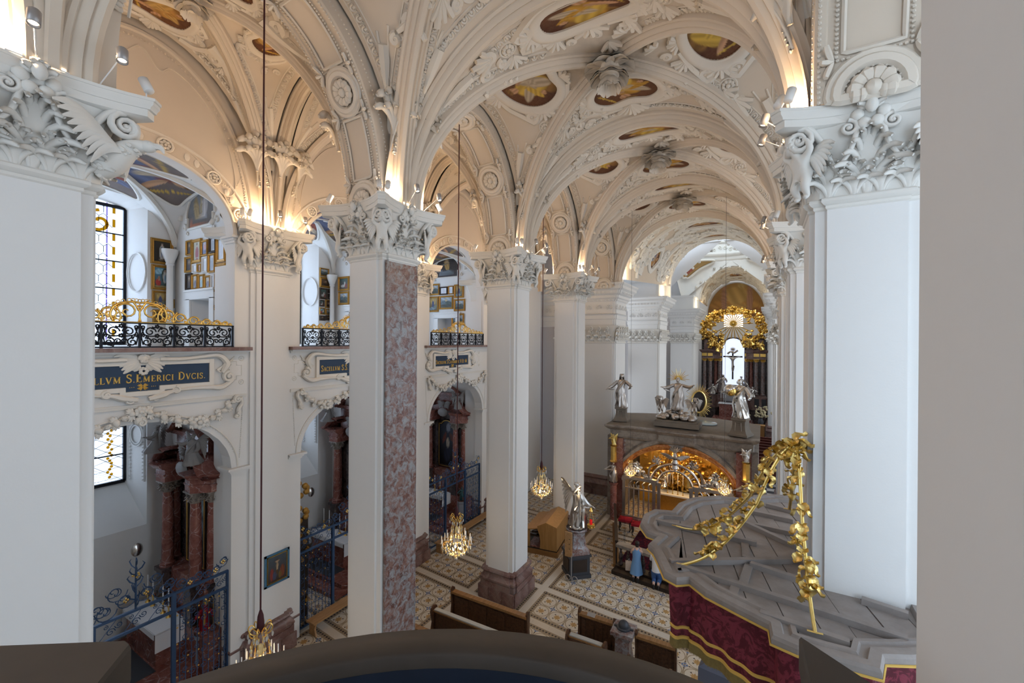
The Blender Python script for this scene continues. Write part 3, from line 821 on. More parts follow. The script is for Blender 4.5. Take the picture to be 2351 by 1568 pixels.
# gallery floors, lower and upper chapel ceilings
for k, c in enumerate(CB):
    mb = MB(); mb.bb(XO, XFB, c - 2.35, c + 2.35, 7.75, 8.72); structure('', 'gallery floor above the chapel', mb.build('floor_gallery', M['white'], smooth=False))
    mb = MB(); G = []
    for x in np.linspace(XO, XFB, 6): G.append([(x, c + 2.3 * math.sin(a), 5.6 + 1.75 * math.cos(a)) for a in np.linspace(-PI / 2, PI / 2, 15)])
    mb.grid(np.array(G)); o = mb.build('ceiling_chapel', M['white']); structure('', 'lower chapel vault with stucco', o)
    W = Web(1.9, 2.35, 'x-', 1.65, 11.75); mb = MB()
    for kd in ('x+', 'x-', 'y+', 'y-'): Web(1.9, 2.35, kd, 1.65, 11.75).surf(mb, 17, 7)
    g = structure('', 'painted groin vault of the pilgrim gallery', mb.build('ceiling_gallery', M['white'], loc=(-14.4, c, 0)))
    for kd, sd in (('x+', 5), ('x-', 6), ('y+', 7), ('y-', 8)):
        W = Web(1.9, 2.35, kd, 1.65, 11.75); L = 1.9 if kd[0] == 'x' else 2.35
        out = np.array([(-.22, .25), (.22, .25), (1.15, L * .80), (.7, L * .93), (-.7, L * .93), (-1.15, L * .80)]); out = bez(out, 36, True)
        gr, bl = saint(sd + k * 7, RED, BLU); gr = ((.10, .05, .04), (.16, .14, .14)); fresco(W, out, gr, bl, sd, 10, .02).build('ceiling_picture', M['fresco'], g)
        mb = MB(); stroke(mb, W, out, .035, .015, 5, closed=True)
        for sg in (-1, 1):
            ph = np.linspace(-1.45, -.12, 12) * sg; stroke_p = W.p(ph, np.abs(np.sin(ph)) * .98 + .012); mb.tube(stroke_p, .09, k=6)
        mb.build('rib_moulding', M['stucco'], g)
# impost mouldings, slabs and arch mouldings of the chapel front
trim_ct = 0
IMP = [(0, 0), (.06, .02), (.06, .06), (.12, .12), (.16, .14), (.16, .2), (.0, .2)]
for k, c in enumerate(CB):
    mb = MB()
    for sg in (-1, 1):
        for (h, z, wd) in ((1.95, 5.42, .42), (2.0, 11.55, .40)):
            y0 = c + sg * h; q = .5
            for dz, e in ((0, .03), (.06, .07), (.12, .13)):
                ya, yb = sorted((y0 - sg * e, y0 + sg * wd)); mb.bb(XFB - .02, XF + e, ya, yb, z + dz, z + dz + .06)
            ya, yb = sorted((y0 - sg * .03, y0 + sg * .03)); 
    mb.bb(XFB, XF + .16, c - 2.32, c + 2.32, 8.66, 8.70); 
    structure('', f'stepped impost mouldings of chapel front {k + 1}', mb.build(f'trim_{k + 1}', M['white'], smooth=False))
    mb = MB(); mb.bb(XFB - .1, XF + .22, c - 2.36, c + 2.36, 8.70, 8.79); structure('', f'red marble sill slab under the gallery railing {k + 1}', mb.build(f'trim_{k + 11}', M['plinth'], smooth=False))
    # fillet panels and bead lines round the lower arch
    mb = MB()
    P = arc((XF, c - 1.95, 5.6), (XF, c + 1.95, 5.6), 1.5, 30); P2 = arc((XF + .0, c - 2.1, 5.6), (XF, c + 2.1, 5.6), 1.66, 30)
    Nn = np.tile(A(1, 0, 0), (31, 1)); mb.tube(P2 + Nn * .01, .022, k=5)
    for sg in (-1, 1):
        tri = resample(np.concatenate([P2[int(15 - sg * 5)::-sg][:0], [(XF, c + sg * 2.14, 5.85), (XF, c + sg * 2.22, 7.35)]]), .05)
        for q in tri: mb.blob(q + A(.01, 0, 0), .018, k=5, m=3)
        tt = np.linspace(.08, .44, 26) * PI
        for a in tt: mb.blob((XF + .01, c + sg * 2.06 * math.cos(a), 5.62 + 1.62 * math.sin(a)), .016, k=5, m=3)
    mb.bb(XF, XF + .035, c - 2.3, c + 2.3, 7.44, 7.50); mb.bb(XF, XF + .05, c - 2.3, c + 2.3, 7.50, 7.53)
    mb.bb(XF, XF + .03, c - 2.3, c + 2.3, 8.60, 8.66)
    structure('', f'bead and fillet mouldings round chapel arch {k + 1}', mb.build(f'trim_{k + 21}', M['stucco'], smooth=True))
    # shell coffers in the soffit ends, arch band of the gallery opening with rosettes
    mb = MB()
    P = arc((XF, c - 2.0, 11.75), (XF, c + 2.0, 11.75), 1.6, 30); P3 = arc((XF, c - 2.42, 11.75), (XF, c + 2.42, 11.75), 2.0, 30)
    mb.tube(P + A(.02, 0, 0), .05, k=6); mb.tube(P3 + A(.02, 0, 0), .035, k=6)
    B_ = np.tile(A(1, 0, 0), (31, 1))
    for j in range(31):
        q = (P[j] + P3[j]) / 2
        if j % 5 == 2:
            mb.tube(np.c_[np.full(12, XF + .03), q[1] + circ(.15, 12)[:, 0], q[2] + circ(.15, 12)[:, 1]], .03, k=5, closed=True)
            for a in range(7): mb.blob((XF + .02, q[1] + .08 * math.cos(a * .9), q[2] + .08 * math.sin(a * .9)), .045, k=5, m=3)
            mb.blob((XF + .04, q[1], q[2]), .035, k=5, m=3)
        elif j % 5 in (0, 4) and 1 < j < 29: mb.blob((XF + .01, q[1], q[2]), (.03, .07, .10), k=6, m=4)
    for sg in (-1, 1): volute(mb, (0, 0, 0), .13, xf((XF + .05, c + sg * 2.2, 11.95), rotz(-PI / 2)), sg, 1.5, .035)
    structure('', f'ornamented archivolt of gallery opening {k + 1}', mb.build(f'trim_{k + 31}', M['vstucco'], smooth=True))
    # fillet frame inside the beige lunette
    mb = MB()
    o_ = [(-1.9, 12.55), (-2.0, 13.2), (-1.75, 14.2), (-1.2, 15.0), (-.62, 15.35), (-.35, 15.2), (0, 15.55), (.35, 15.2), (.62, 15.35), (1.2, 15.0), (1.75, 14.2), (2.0, 13.2), (1.9, 12.75), (1.55, 12.85), (1.2, 13.35), (.8, 13.6), (0, 13.72), (-.8, 13.6), (-1.2, 13.35), (-1.55, 12.85)]
    q = bez([(XF + .005, c + u, z) for u, z in o_], 120, True); mb.tube(q, .022, k=5, closed=True)
    P = arc((XF + .01, c - 2.32, ZS - .2), (XF + .01, c + 2.32, ZS - .2), HN - .05, 60); Nn = np.tile(A(1, 0, 0), (61, 1)); beads(mb, P, Nn, .022, .075); 
    P = arc((XF + .01, c - 2.46, ZS - .2), (XF + .01, c + 2.46, ZS - .2), HN + .1, 40); mb.tube(P, .06, k=6)
    for sg in (-1, 1):
        tri = bez([(XF + .005, c + sg * 2.25, 12.35), (XF + .005, c + sg * 2.15, 13.25), (XF + .005, c + sg * 1.98, 12.95), (XF + .005, c + sg * 1.68, 12.98), (XF + .005, c + sg * 2.0, 12.4)], 40, True)
        for q in resample(tri, .06): mb.blob(q, .02, k=5, m=3)
    for p_ in mb.V: pass
    mb.build('stucco_fillet', M['vault'], wl2)
# wall behind the camera, right aisle walls with window openings, flat right vault
fW = lambda u, d, z: (u, -5.6 if d == 0 else -6.3, z)
mb = MB(); arch_wall(mb, fW, -17.2, 9.0, 0, 17, [dict(c=-3.4, h=2.4, b=8, s=13.5, r=2.2), dict(c=4.6, h=1.9, b=4, s=12, r=1.5)])
structure('', 'west wall behind the organ loft', mb.build('wall_back', M['white'], smooth=False))
fR = lambda u, d, z: (7.2 if d == 0 else 8.0, u, z)
mb = MB(); arch_wall(mb, fR, -6.3, 62, 0, 17, [dict(c=y, h=1.7, b=2.6, s=11, r=1.4) for y in (4.0, 9.8, 15.6, 21.4)])
structure('', 'outer wall of the right aisle with tall windows', mb.build('wall_right', M['white'], smooth=False))
mb = MB(); mb.bb(1.8, 8, -6.3, 26, 16.2, 16.5); structure('', 'ceiling of the right aisle', mb.build('ceiling_right', M['white'], smooth=False))
mb = MB(); mb.bb(-17.3, 8, -6.3, 29.5, 16.9, 17.1); structure('', 'masonry above the vaults', mb.build('roof', M['white'], smooth=False))
# aisle vault cells
def aisle_cell():
    hx, hy, H = 1.72, 2.66, 3.95; D = {}
    webs = {k: Web(hx, hy, k, H, ZS, .05) for k in ('x+', 'x-', 'y+', 'y-')}
    for k, W in webs.items():
        mb = MB(); W.surf(mb, 25, 9); D['web', k] = mb
        out = kidney((0, 1.62), .62, .40, .3, top=-1) if k[0] == 'y' else lobed((.05, 1.02), .66, .34, k=3, d=.10)
        mb = MB(); stucco_web(W, mb, False, out, 5)
        if k[0] == 'x':
            for sg in (-1, 1):
                scroll(mb, W, (sg * 1.35, 1.15), .20, 0, sg * 1.4, .06, tail=((sg * .6, 1.5), (sg * .95, 1.42))); stroke(mb, W, bez([(sg * 1.1, .95), (sg * 1.5, 1.0), (sg * 1.9, 1.2), (sg * 2.2, 1.45)], 12), np.linspace(.10, .03, 13), .02)
        else:
            scroll(mb, W, (0, 2.28), .20, 0, 1.4, .06); stroke(mb, W, bez([(0, 2.0), (.25, 2.25), (.1, 2.5)], 10), .05, .02)
        D['relief', k] = mb
        sd = {'x+': 51, 'x-': 52, 'y+': 53, 'y-': 54}[k]; g, bl = saint(sd, (.42, .22, .06), (.5, .31, .10)); D['fresco', k] = fresco(W, out, g, bl, sd)
        e = MB()
        for sg in (-1, 1):
            ph = np.linspace(.34, 1.38, 20) * sg; w = np.abs(np.sin(ph)) + .28 / (hx if k[0] == 'x' else hy)
            ok = w < .95; ph, w = ph[ok], w[ok]
            if len(ph) > 3: egg_strip(e, W.p(ph, w), W.n(ph, w), .085, .17)
        ph = np.linspace(-1.30, 1.30, 40); w = np.full(40, 1 - .24 / (hx if k[0] == 'x' else hy)); egg_strip(e, W.p(ph, w), W.n(ph, w), .085, .17)
        D['eggs', k] = e
    for nm, sx in (('rib_a', 1), ('rib_b', -1)):
        mb = MB(); t = np.linspace(-PI / 2, PI / 2, 41); a = np.sin(t)
        P = np.c_[a * hx * sx, a * hy, ZS + H * np.cos(t) + .05 * np.cos(t) ** 2 - .02]; rib(mb, P, unit(A(-hy, hx * sx, 0)), s=.72); D[nm] = mb
    return D
ac = aisle_cell(); ame = {}
for k, mb in ac.items():
    shear(mb); nm = k[0] if isinstance(k, tuple) else 'rib'
    ame[k] = mb.mesh({'web': 'vault_web', 'relief': 'stucco_relief', 'fresco': 'ceiling_picture', 'eggs': 'egg_and_dart_band', 'rib': 'rib'}[nm], {'web': M['vault'], 'relief': M['vstucco'], 'fresco': M['fresco'], 'eggs': M['vstucco'], 'rib': M['vault']}[nm], True, 50)
XAV = -10.2
for (yc, sy, lab) in ((-1.55, 1, 'aisle vault bay beside the loft'), (4.2, 1.0, 'aisle vault bay with two gold and brown pictures'), (10.0, 1.0, 'second aisle vault bay behind the marble pillar'), (15.78, .965, 'third aisle vault bay'), (21.3, .93, 'fourth aisle vault bay')):
    c = structure('ceiling', lab); c.location = (XAV, yc, 0); c.scale = (1, sy, 1)
    for k, me in ame.items():
        o = link(me.name.split('.')[0], me, c)
        if me.name.startswith('egg'): o['kind'] = 'stuff'
    make_boss(c, (0, 0, ZS + 3.95), .75)
for yc in (1.3, 7.1, 12.9, 18.55):
    mb = MB(); P = arc((-1.74, -.11, ZS), (1.74, .11, ZS), 3.9, 40); rib(mb, P, A(0, 1, 0), s=.8)
    structure('', 'moulded transverse rib over the left aisle', mb.build('ceiling_rib', M['vault'], None, loc=(XAV, yc, 0)))

# ---- arcade arches between the pillars: broad soffit bands with rosettes and framed panels
class Band:
    def __init__(s, P, w): s.P = P; s.w = w; s.T, s.B, s.N = frames(P, A(1, 0, 0)); s.d = np.r_[0, np.cumsum(np.linalg.norm(np.diff(P, axis=0), axis=1))]; s.L = s.d[-1]
    def _i(s, arr, q): return np.stack([np.interp(q, s.d, arr[:, i]) for i in range(3)], -1)
    def at(s, st, off=0.0):
        st = np.asarray(st, float); p = s._i(s.P, st[..., 0]); n = unit(s._i(s.N, st[..., 0])); off = np.asarray(off, float)
        return p + st[..., 1:2] * A(1, 0, 0) + n * (off[..., None] if off.ndim else off)
    def nat(s, st): return unit(s._i(s.N, np.asarray(st, float)[..., 0]))
def band_arch(yc, a, lab, x0=XA, x1=XN, rich=True):
    xm, hw = (x0 + x1) / 2, (x1 - x0) / 2
    P = arc((0, -a, ZS), (0, a, ZS), 3.52, 48); W = Band(P, hw); mb = MB()
    prof = [(-hw, -.62), (-hw, -.03), (-hw + .03, 0), (-hw + .12, 0), (-hw + .14, -.025), (hw - .14, -.025), (hw - .12, 0), (hw - .03, 0), (hw, -.03), (hw, -.62)]
    mb.sweep(P, W.B, W.N, prof)
    root = structure('', lab, mb.build('ceiling_arch', M['vault'], None, loc=(xm, yc, 0)))
    mb = MB()
    for sg in (-1, 1):
        st = np.c_[np.linspace(.02, W.L - .02, 70), np.full(70, sg * (hw - .05))]
        Q = resample(W.at(st, .012), .065)
        for q in Q: mb.blob(q, .024, k=5, m=3)
        # side faces carry a bead line too
        Q = resample(W.at(np.c_[np.linspace(.02, W.L - .02, 70), np.full(70, sg * (hw + .0))], -.22), .08)
        for q in Q: mb.blob(q, .022, k=5, m=3)
    if rich:
        ctr = [.05, W.L * .255, W.L * .5, W.L * .745, W.L - .05]
        for i, s0 in enumerate(ctr):
            half = i in (0, 4); R = .36
            stroke(mb, W, circ(R, 28, (s0 if not half else np.clip(s0, .03, W.L - .03), 0)), .055, .01, 6, closed=True)
            stroke(mb, W, circ(R + .10, 28, (s0, 0)), .028, .01, 5, closed=True)
            for j in range(26):
                a_ = j * 2 * PI / 26; mb.blob(W.at(A(s0 + (R - .08) * math.cos(a_), (R - .08) * math.sin(a_)), .01), .018, k=5, m=3)
            for j in range(11):
                a_ = j * 2 * PI / 11; r_ = np.linspace(.10, R - .10, 5)
                stroke(mb, W, np.c_[s0 + r_ * math.cos(a_), r_ * math.sin(a_)], np.array([.025, .045, .055, .055, .02]), .045, 6)
            mb.blob(W.at(A(s0, 0), .04), .10, k=8, m=6); stroke(mb, W, circ(.125, 16, (s0, 0)), .022, .04, 5, closed=True)
        for s0, s1 in zip(ctr[:-1], ctr[1:]):
            p0, p1, xx = s0 + .52, s1 - .52, hw - .30
            if p1 - p0 < .2: continue
            rc = resample(np.array([(p0, -xx), (p1, -xx), (p1, xx), (p0, xx), (p0, -xx)]), .06)
            stroke(mb, W, rc, .02, .006, 4)
            for q in resample(np.array([(p0 - .07, -xx - .07), (p1 + .07, -xx - .07), (p1 + .07, xx + .07), (p0 - .07, xx + .07), (p0 - .07, -xx - .07)]), .055):
                mb.blob(W.at(q, .0), (.024, .024, .02), k=5, m=3)
            for sg in (-1, 1):
                for e in (p0 - .08, p1 + .08): leafy(mb, W, (e, sg * (hw - .2)), PI / 2 * sg if e > p0 else PI / 2 * sg, .14, .2, 3, .03)
    mb.build('stucco_relief', M['vstucco'], root)
    return root
for yc, a, lab in ((-1.6, 2.3, 'arcade arch over the left edge by the loft'), (4.35, 2.30, 'broad arcade arch with rosettes left of the marble pillar'), (10.17, 2.28, 'broad arcade arch between marble pillar and third pillar'), (15.93, 2.2, 'broad arcade arch right of the third pillar'), (21.6, 2.1, 'broad arcade arch before the crossing')):
    band_arch(yc, a, lab)
for yc, a, lab in ((4.6, 2.2, 'right arcade arch above the pulpit'), (10.75, 2.35, 'second right arcade arch'), (16.7, 2.3, 'third right arcade arch'), (22.4, 2.2, 'fourth right arcade arch')):
    band_arch(yc, a, lab, XRN, XRN + 1.19, yc < 11)

# ------------------------------------------------------------------ pillars with composite capitals
HW = .598
def corner_outline(hw, c=.185, e=.055):
    q = [(hw, -hw + c), (hw, hw - c), (hw - e, hw - c), (hw - e, hw - e), (hw - c, hw - e)]
    out = []
    for k in range(4):
        R = rotz(k * PI / 2)[:2, :2]
        for p in q: out.append(R @ A(*p))
    return np.array(out)
def chamfered(h, c):
    return np.array([(h, -h + c), (h, h - c), (h - c, h), (-h + c, h), (-h, h - c), (-h, -h + c), (-h + c, -h), (h - c, -h)])
def concave(h, c, sag, n=9):
    out = []
    for k in range(4):
        R = rotz(k * PI / 2)[:2, :2]; y = np.linspace(-h + c, h - c, n)
        for v in y: out.append(R @ A(h - sag * (1 - (v / (h - c)) ** 2), v))
    return np.array(out)
# shaft and plinth
mb = MB(); mb.loft([corner_outline(HW)] * 2, [1.0, 10.92]); shaft_me = mb.mesh('shaft', M['white'], False)
mb = MB()
prof = [(0, .62), (.03, .64), (.05, .68), (.045, .73), (-.0, .77), (-.03, .82), (-.05, .88), (-.04, .92), (0, .94), (.02, .98), (.0, 1.03), (-.06, 1.06)]
mb.loft([corner_outline(.70 + o) for o, z in prof], [z for o, z in prof]); mb.loft([corner_outline(.735)] * 2, [.0, .63]); plinth_me = mb.mesh('plinth', M['plinth'], True, 40)
stone_me = []
for w in (.42, .56, .46):
    mb = MB(); mb.box((0, 0, .22), (w - .012, .05, .43)); mb.box((0, .005, .22), (w - .03, .05, .41)); stone_me.append((w, mb.mesh('stone', M['plinth'], False)))
# capital pieces
mb = MB(); fan(mb, None, .46, .46, 7, .025, .16, .05); leaf_lo = mb.mesh('acanthus_leaf', M['stucco'])
mb = MB(); fan(mb, None, .86, .66, 9, .030, .24, .10); leaf_hi = mb.mesh('acanthus_leaf', M['stucco'])
mb = MB(); volute(mb, (0, 0, 0), .165, None, 1, 1.9, .042, depth=1.8)
mb.tube(bez([(-.50, -.16, -.52), (-.38, -.13, -.32), (-.26, -.08, -.05), (-.14, -.02, .12), (0, 0, .17)], 20), np.linspace(.03, .05, 21), k=6, flat=(1, 1.6), nrm=A(0, 1, 0))
vol_r = mb.mesh('volute', M['stucco'])
mb = MB(); volute(mb, (0, 0, 0), .165, None, -1, 1.9, .042, depth=1.8)
mb.tube(bez([(.50, -.16, -.52), (.38, -.13, -.32), (.26, -.08, -.05), (.14, -.02, .12), (0, 0, .17)], 20), np.linspace(.03, .05, 21), k=6, flat=(1, 1.6), nrm=A(0, 1, 0))
vol_l = mb.mesh('volute', M['stucco'])
mb = MB()
for i in range(6): a = i * PI / 3; mb.blob((.13 * math.cos(a), .02, .13 * math.sin(a) - .02), (.075, .05, .075), k=7, m=5)
mb.blob((0, .09, .05), (.07, .07, .10), k=8, m=6)
for sg in (-1, 1):
    volute(mb, (sg * .22, 0, -.16), .10, None, sg, 1.5, .03); mb.tube(bez([(sg * .12, 0, -.16), (sg * .2, -.02, -.45), (sg * .32, -.06, -.62)], 12), np.linspace(.04, .025, 13), k=5)
fan(mb, xf((0, .03, .02)), .16, .22, 5, .028, .06, .02, body=False); flower_me = mb.mesh('flower', M['stucco'])
# cherub holding the corner scrolls
PV = [(0, .10, .36), (0, .13, .47), (0, .19, .60), (0, .25, .68), (0, .30, .745), (0, .325, .80),
      (.075, .10, .33), (.10, .175, .19), (.085, .09, .05), (.09, .16, .015), (-.075, .11, .33), (-.09, .19, .20), (-.085, .12, .05), (-.09, .19, .015),
      (.115, .19, .625), (.215, .22, .70), (.17, .24, .83), (.12, .27, .87), (-.115, .19, .625), (-.215, .22, .70), (-.17, .24, .83), (-.12, .27, .87)]
PE = [(0, 1), (1, 2), (2, 3), (3, 4), (4, 5), (0, 6), (6, 7), (7, 8), (8, 9), (0, 10), (10, 11), (11, 12), (12, 13), (2, 14), (14, 15), (15, 16), (16, 17), (2, 18), (18, 19), (19, 20), (20, 21)]
PR = [.10, .115, .105, .05, .088, .075, .088, .068, .042, .03, .088, .068, .042, .03, .06, .05, .036, .03, .06, .05, .036, .03]
pm = skin('cherub', PV, PE, PR, 2, raw=True); V, F = mesh_arrays(pm); bpy.data.meshes.remove(pm)
mb = MB(); mb.add(V, N=F)
rg = random.Random(3)
for i in range(20):
    a = rg.random() * 2 * PI; e = rg.random() * 1.2; mb.blob((.092 * math.cos(a) * math.cos(e), .30 + .09 * math.sin(a) * math.cos(e), .80 + .085 * math.sin(e)), .034, k=5, m=4)
mb.blob((0, .405, .77), (.018, .025, .02), k=5, m=4)
for sg in (-1, 1):
    mb.blob((sg * .035, .385, .79), .016, k=5, m=3); mb.blob((sg * .05, .37, .755), .03, k=5, m=4)
    for j in range(7):
        t = np.linspace(0, 1, 6); u = j / 6
        mb.tube(np.c_[sg * (.10 + (.34 - .17 * u) * t), .10 - .05 * t + .02 * j * .3, .62 + .16 * np.sin(t * 2.2) * (1 - u) - (.05 + .30 * u) * t ** 1.5], np.array([.02, .035, .042, .042, .035, .012]), k=5, flat=(1.2, .6), nrm=A(0, 1, 0))
    for f in range(3): mb.blob((sg * .12 + (f - 1) * .015, .275 + .01 * f, .885), .018, k=5, m=3)
cherub_me = mb.mesh('cherub', M['stucco'])
# drapery-like corner tuft for the far capitals without cherubs
mb = MB(); fan(mb, None, .85, .5, 7, .05, .25, .16); volute(mb, (0, .30, .82), .12, None, 1, 1.5, .04); tuft_me = mb.mesh('corner_leaf', M['stucco'])
# bell, necking and abacus
mb = MB()
bz = np.linspace(0, 1, 7); mb.loft([chamfered(HW + .0 + .02 + .20 * t ** 2.2, .12) for t in bz], 10.95 + 1.0 * bz)
nk = [(0, 10.80), (.02, 10.82), (.02, 10.855), (.05, 10.87), (.075, 10.90), (.07, 10.935), (.05, 10.955), (0, 10.96)]
mb.loft([corner_outline(HW + o) for o, z in nk], [z for o, z in nk])
ab = [(.90, 11.84), (.955, 11.86), (.955, 11.95), (.975, 11.955), (.98, 11.985), (1.0, 12.02), (1.0, 12.06), (1.012, 12.065), (1.012, 12.10)]
mb.loft([concave(1.075, .11, .27) * s_ for s_, z in ab], [z for s_, z in ab]); cap_me = mb.mesh('capital', M['stucco'], True, 35)

def capital(parent, faces=(0, 1, 2, 3), corners=(0, 1, 2, 3), putti=True, eagle=None):
    c = link('capital', cap_me, parent)
    def put(name, me, R, loc, s=1.0):
        o = link(name, me, c); o.matrix_basis = Matrix(xf(R @ A(*loc), R, s).tolist()); return o
    for k in faces:
        R = rotz(PI + k * PI / 2)        # local y points out of the face
        for x in (-.40, -.135, .135, .40): put('acanthus_leaf', leaf_lo, R, (x, HW + .01, 10.95))
        put('acanthus_leaf', leaf_hi, R, (0, HW - .0, 10.95)); 
        for x in (-.46, .46): put('acanthus_leaf', leaf_hi, R, (x, HW - .04, 10.95), .72)
        put('flower', flower_me, R, (0, .80, 11.93))
        put('volute', vol_r, R, (.76, .84, 11.70)); put('volute', vol_l, R, (-.76, .84, 11.70))
    for k in corners:
        R = rotz(PI + k * PI / 2 + PI / 4)
        if eagle == k: continue
        put('cherub' if putti else 'corner_leaf', cherub_me if putti else tuft_me, R, (0, .88 if putti else .76, 10.94), .90 if putti else 1.0)
    return c
def pillar(label, cx, cy, faces=(0, 1, 2, 3), corners=(0, 1, 2, 3), putti=True, stones=False, eagle=None, base=True, group='nave pillars'):
    t = thing('nave_pillar', label, 'pillar', (cx, cy, 0), group=group)
    link('shaft', shaft_me, t)
    if base:
        p = link('plinth', plinth_me, t)
        if stones:
            for k in range(4):
                R = rotz(k * PI / 2); x = -.72 + 0
                for w, me in (stone_me[0], stone_me[1], stone_me[2]):
                    o = link('stone', me, p); o.matrix_basis = Matrix(xf(R @ A(x + w / 2 - .0, -.735, .0), R).tolist()); x += w
    capital(t, faces, corners, putti, eagle); return t
PC = -(7.28 + HW)
pA = pillar('plain white pillar at the left edge with an eagle on its capital', PC, YP['A'] + .667, eagle=1, base=False)
pC = pillar('white pillar with a mottled red marble panel on its nave side', PC, YP['C'] + .667)
pD = pillar('white pillar on a brown marble plinth between pews and organ console', PC, YP['D'] + .667, stones=True)
pE = pillar('white pillar behind the oak organ console', PC, YP['E'] + .667, putti=False, stones=True)
XPR = .48 + .07 + HW
pR1 = pillar('broad white pillar rising behind the pulpit canopy', XPR, 7.05 + .667)
pR2 = pillar('slim looking right pillar just behind the pulpit pillar', XPR, 13.18 + .667)
pR3 = pillar('third pillar of the right row, mostly hidden', XPR, 19.3 + .667, putti=False)
mb = MB(); mb.bb(-.02, .03, -.46, .46, 1.08, 10.78)
for sg in (-1, 1): mb.bb(-.02, .035, sg * .475 - .012, sg * .475 + .012, 1.06, 10.80)
mb.build('marble_panel', M['salmon'], pC, False, (HW - .005, 0, 0), label='mottled red and grey marble panel')
# wall piers between the chapels: shaft half sunk in the wall
def wall_pier(label, cy, putti=True, stones=True):
    t = thing('wall_pier', label, 'pillar', (XF + .12 - HW, cy, 0), group='wall piers between the chapels', kind='structure')
    link('shaft', shaft_me, t)
    mb = MB(); mb.bb(-.60, .36, -.90, .90, 1.0, 11.0); mb.bb(-.60, .47, -.76, .76, 1.0, 10.9); mb.build('pilaster', M['white'], t, False)
    p = link('plinth', plinth_me, t); mb = MB(); prof2 = [(0, .0), (0, .6), (.04, .64), (.05, .7), (0, .78), (-.03, .86), (.0, .94), (.0, 1.0), (-.05, 1.05)]
    mb.loft([[(-.6, -.94 - o), (.44 + o, -.94 - o), (.44 + o, .94 + o), (-.6, .94 + o)] for o, z in prof2], [z for o, z in prof2]); mb.build('pilaster_base', M['plinth'], t, True)
    if stones:
        R = rotz(PI / 2); x = -.72
        for w, me in stone_me: o = link('stone', me, p); o.matrix_basis = Matrix(xf(R @ A(x + w / 2, -.735, 0), R).tolist()); x += w
    capital(t, (1,), (0, 1), putti); return t
for cy, lab in ((1.05, 'wall pier hidden behind the left edge pillar'), (6.90, 'white wall pier with the blue framed station picture'), (12.75, 'wall pier half hidden behind the marble pillar'), (18.5, 'wall pier seen left of the third nave pillar')):
    wall_pier(lab, cy)

# ---- acanthus plumes where the ribs leave the pillars
mb = MB()
for k_, (h_, r_, cu) in enumerate(((.95, .055, .30), (.62, .05, .24))):
    for i in range(5):
        u = (i - 2) / 2; t = np.linspace(0, 1, 12); hh = h_ * (1 - .18 * abs(u)); x = u * .40 * (.15 * t + .85 * t ** 1.8); z = hh * np.sin(np.minimum(t, .82) / .82 * PI / 2) - 1.5 * cu * np.maximum(t - .78, 0) * 1.3; y = .06 + .05 * t + cu * 1.6 * np.maximum(t - .5, 0) ** 1.4
        mb.tube(np.c_[x * (1 + .12 * k_), y + .03 * k_, z], r_ * np.array([.55, .6, .7, .75, .85, .95, 1.05, 1.15, 1.25, 1.3, 1.15, .6]), k=7, flat=(1.2, .85), nrm=A(0, 1, 0))
plume_me = mb.mesh('plume', M['vstucco'])
def plumes(name_lab, cx, cy, sgn, z=13.5):
    o = structure('', f'acanthus plumes on the rib springing above the {name_lab}'); o.name = 'trim_plumes'; o.location = (cx, cy, z)
    for (dx, dy, a) in ((.06, -.52, -.62), (.16, .0, 0), (.06, .52, .62)):
        p = link('plume', plume_me, o); R = rotz((-PI / 2 if sgn > 0 else PI / 2) + a * sgn) @ rotx(-.16); p.matrix_basis = Matrix(xf((sgn * dx, dy, 0), R).tolist())
for nm, y in (('left edge pillar', YP['A']), ('marble pillar', YP['C']), ('third pillar', YP['D']), ('fourth pillar', YP['E'])):
    plumes(nm + ', nave side', -7.10, y + .667, 1); plumes(nm + ', aisle side', -8.62, y + .60, -1)
for nm, y in (('pulpit pillar', 7.05), ('second right pillar', 13.18), ('third right pillar', 19.3)): plumes(nm, .42, y + .667, -1)
for nm, y in (('near wall pier', 6.9), ('second wall pier', 12.75), ('third wall pier', 18.5)): plumes(nm, -11.78, y, 1)

# ------------------------------------------------------------------ chapel fronts: railings, inscriptions, festoons, gates
ORD = ['beside the left edge', 'in the first chapel bay', 'in the second chapel bay', 'in the third chapel bay']
WHERE = {1: 'beside the left edge pillar', 2: 'left of the marble pillar', 3: 'right of the marble pillar'}
def sc2(c, r0, r1, a0, turns, n=16): return spiral(c, r0, r1, a0, turns, n)
def rod(mb, P2, r, x=0.0, k=4, flat=None):
    P2 = np.asarray(P2, float); mb.tube(np.c_[np.full(len(P2), x), P2], r, k=k, flat=flat, nrm=A(1, 0, 0))
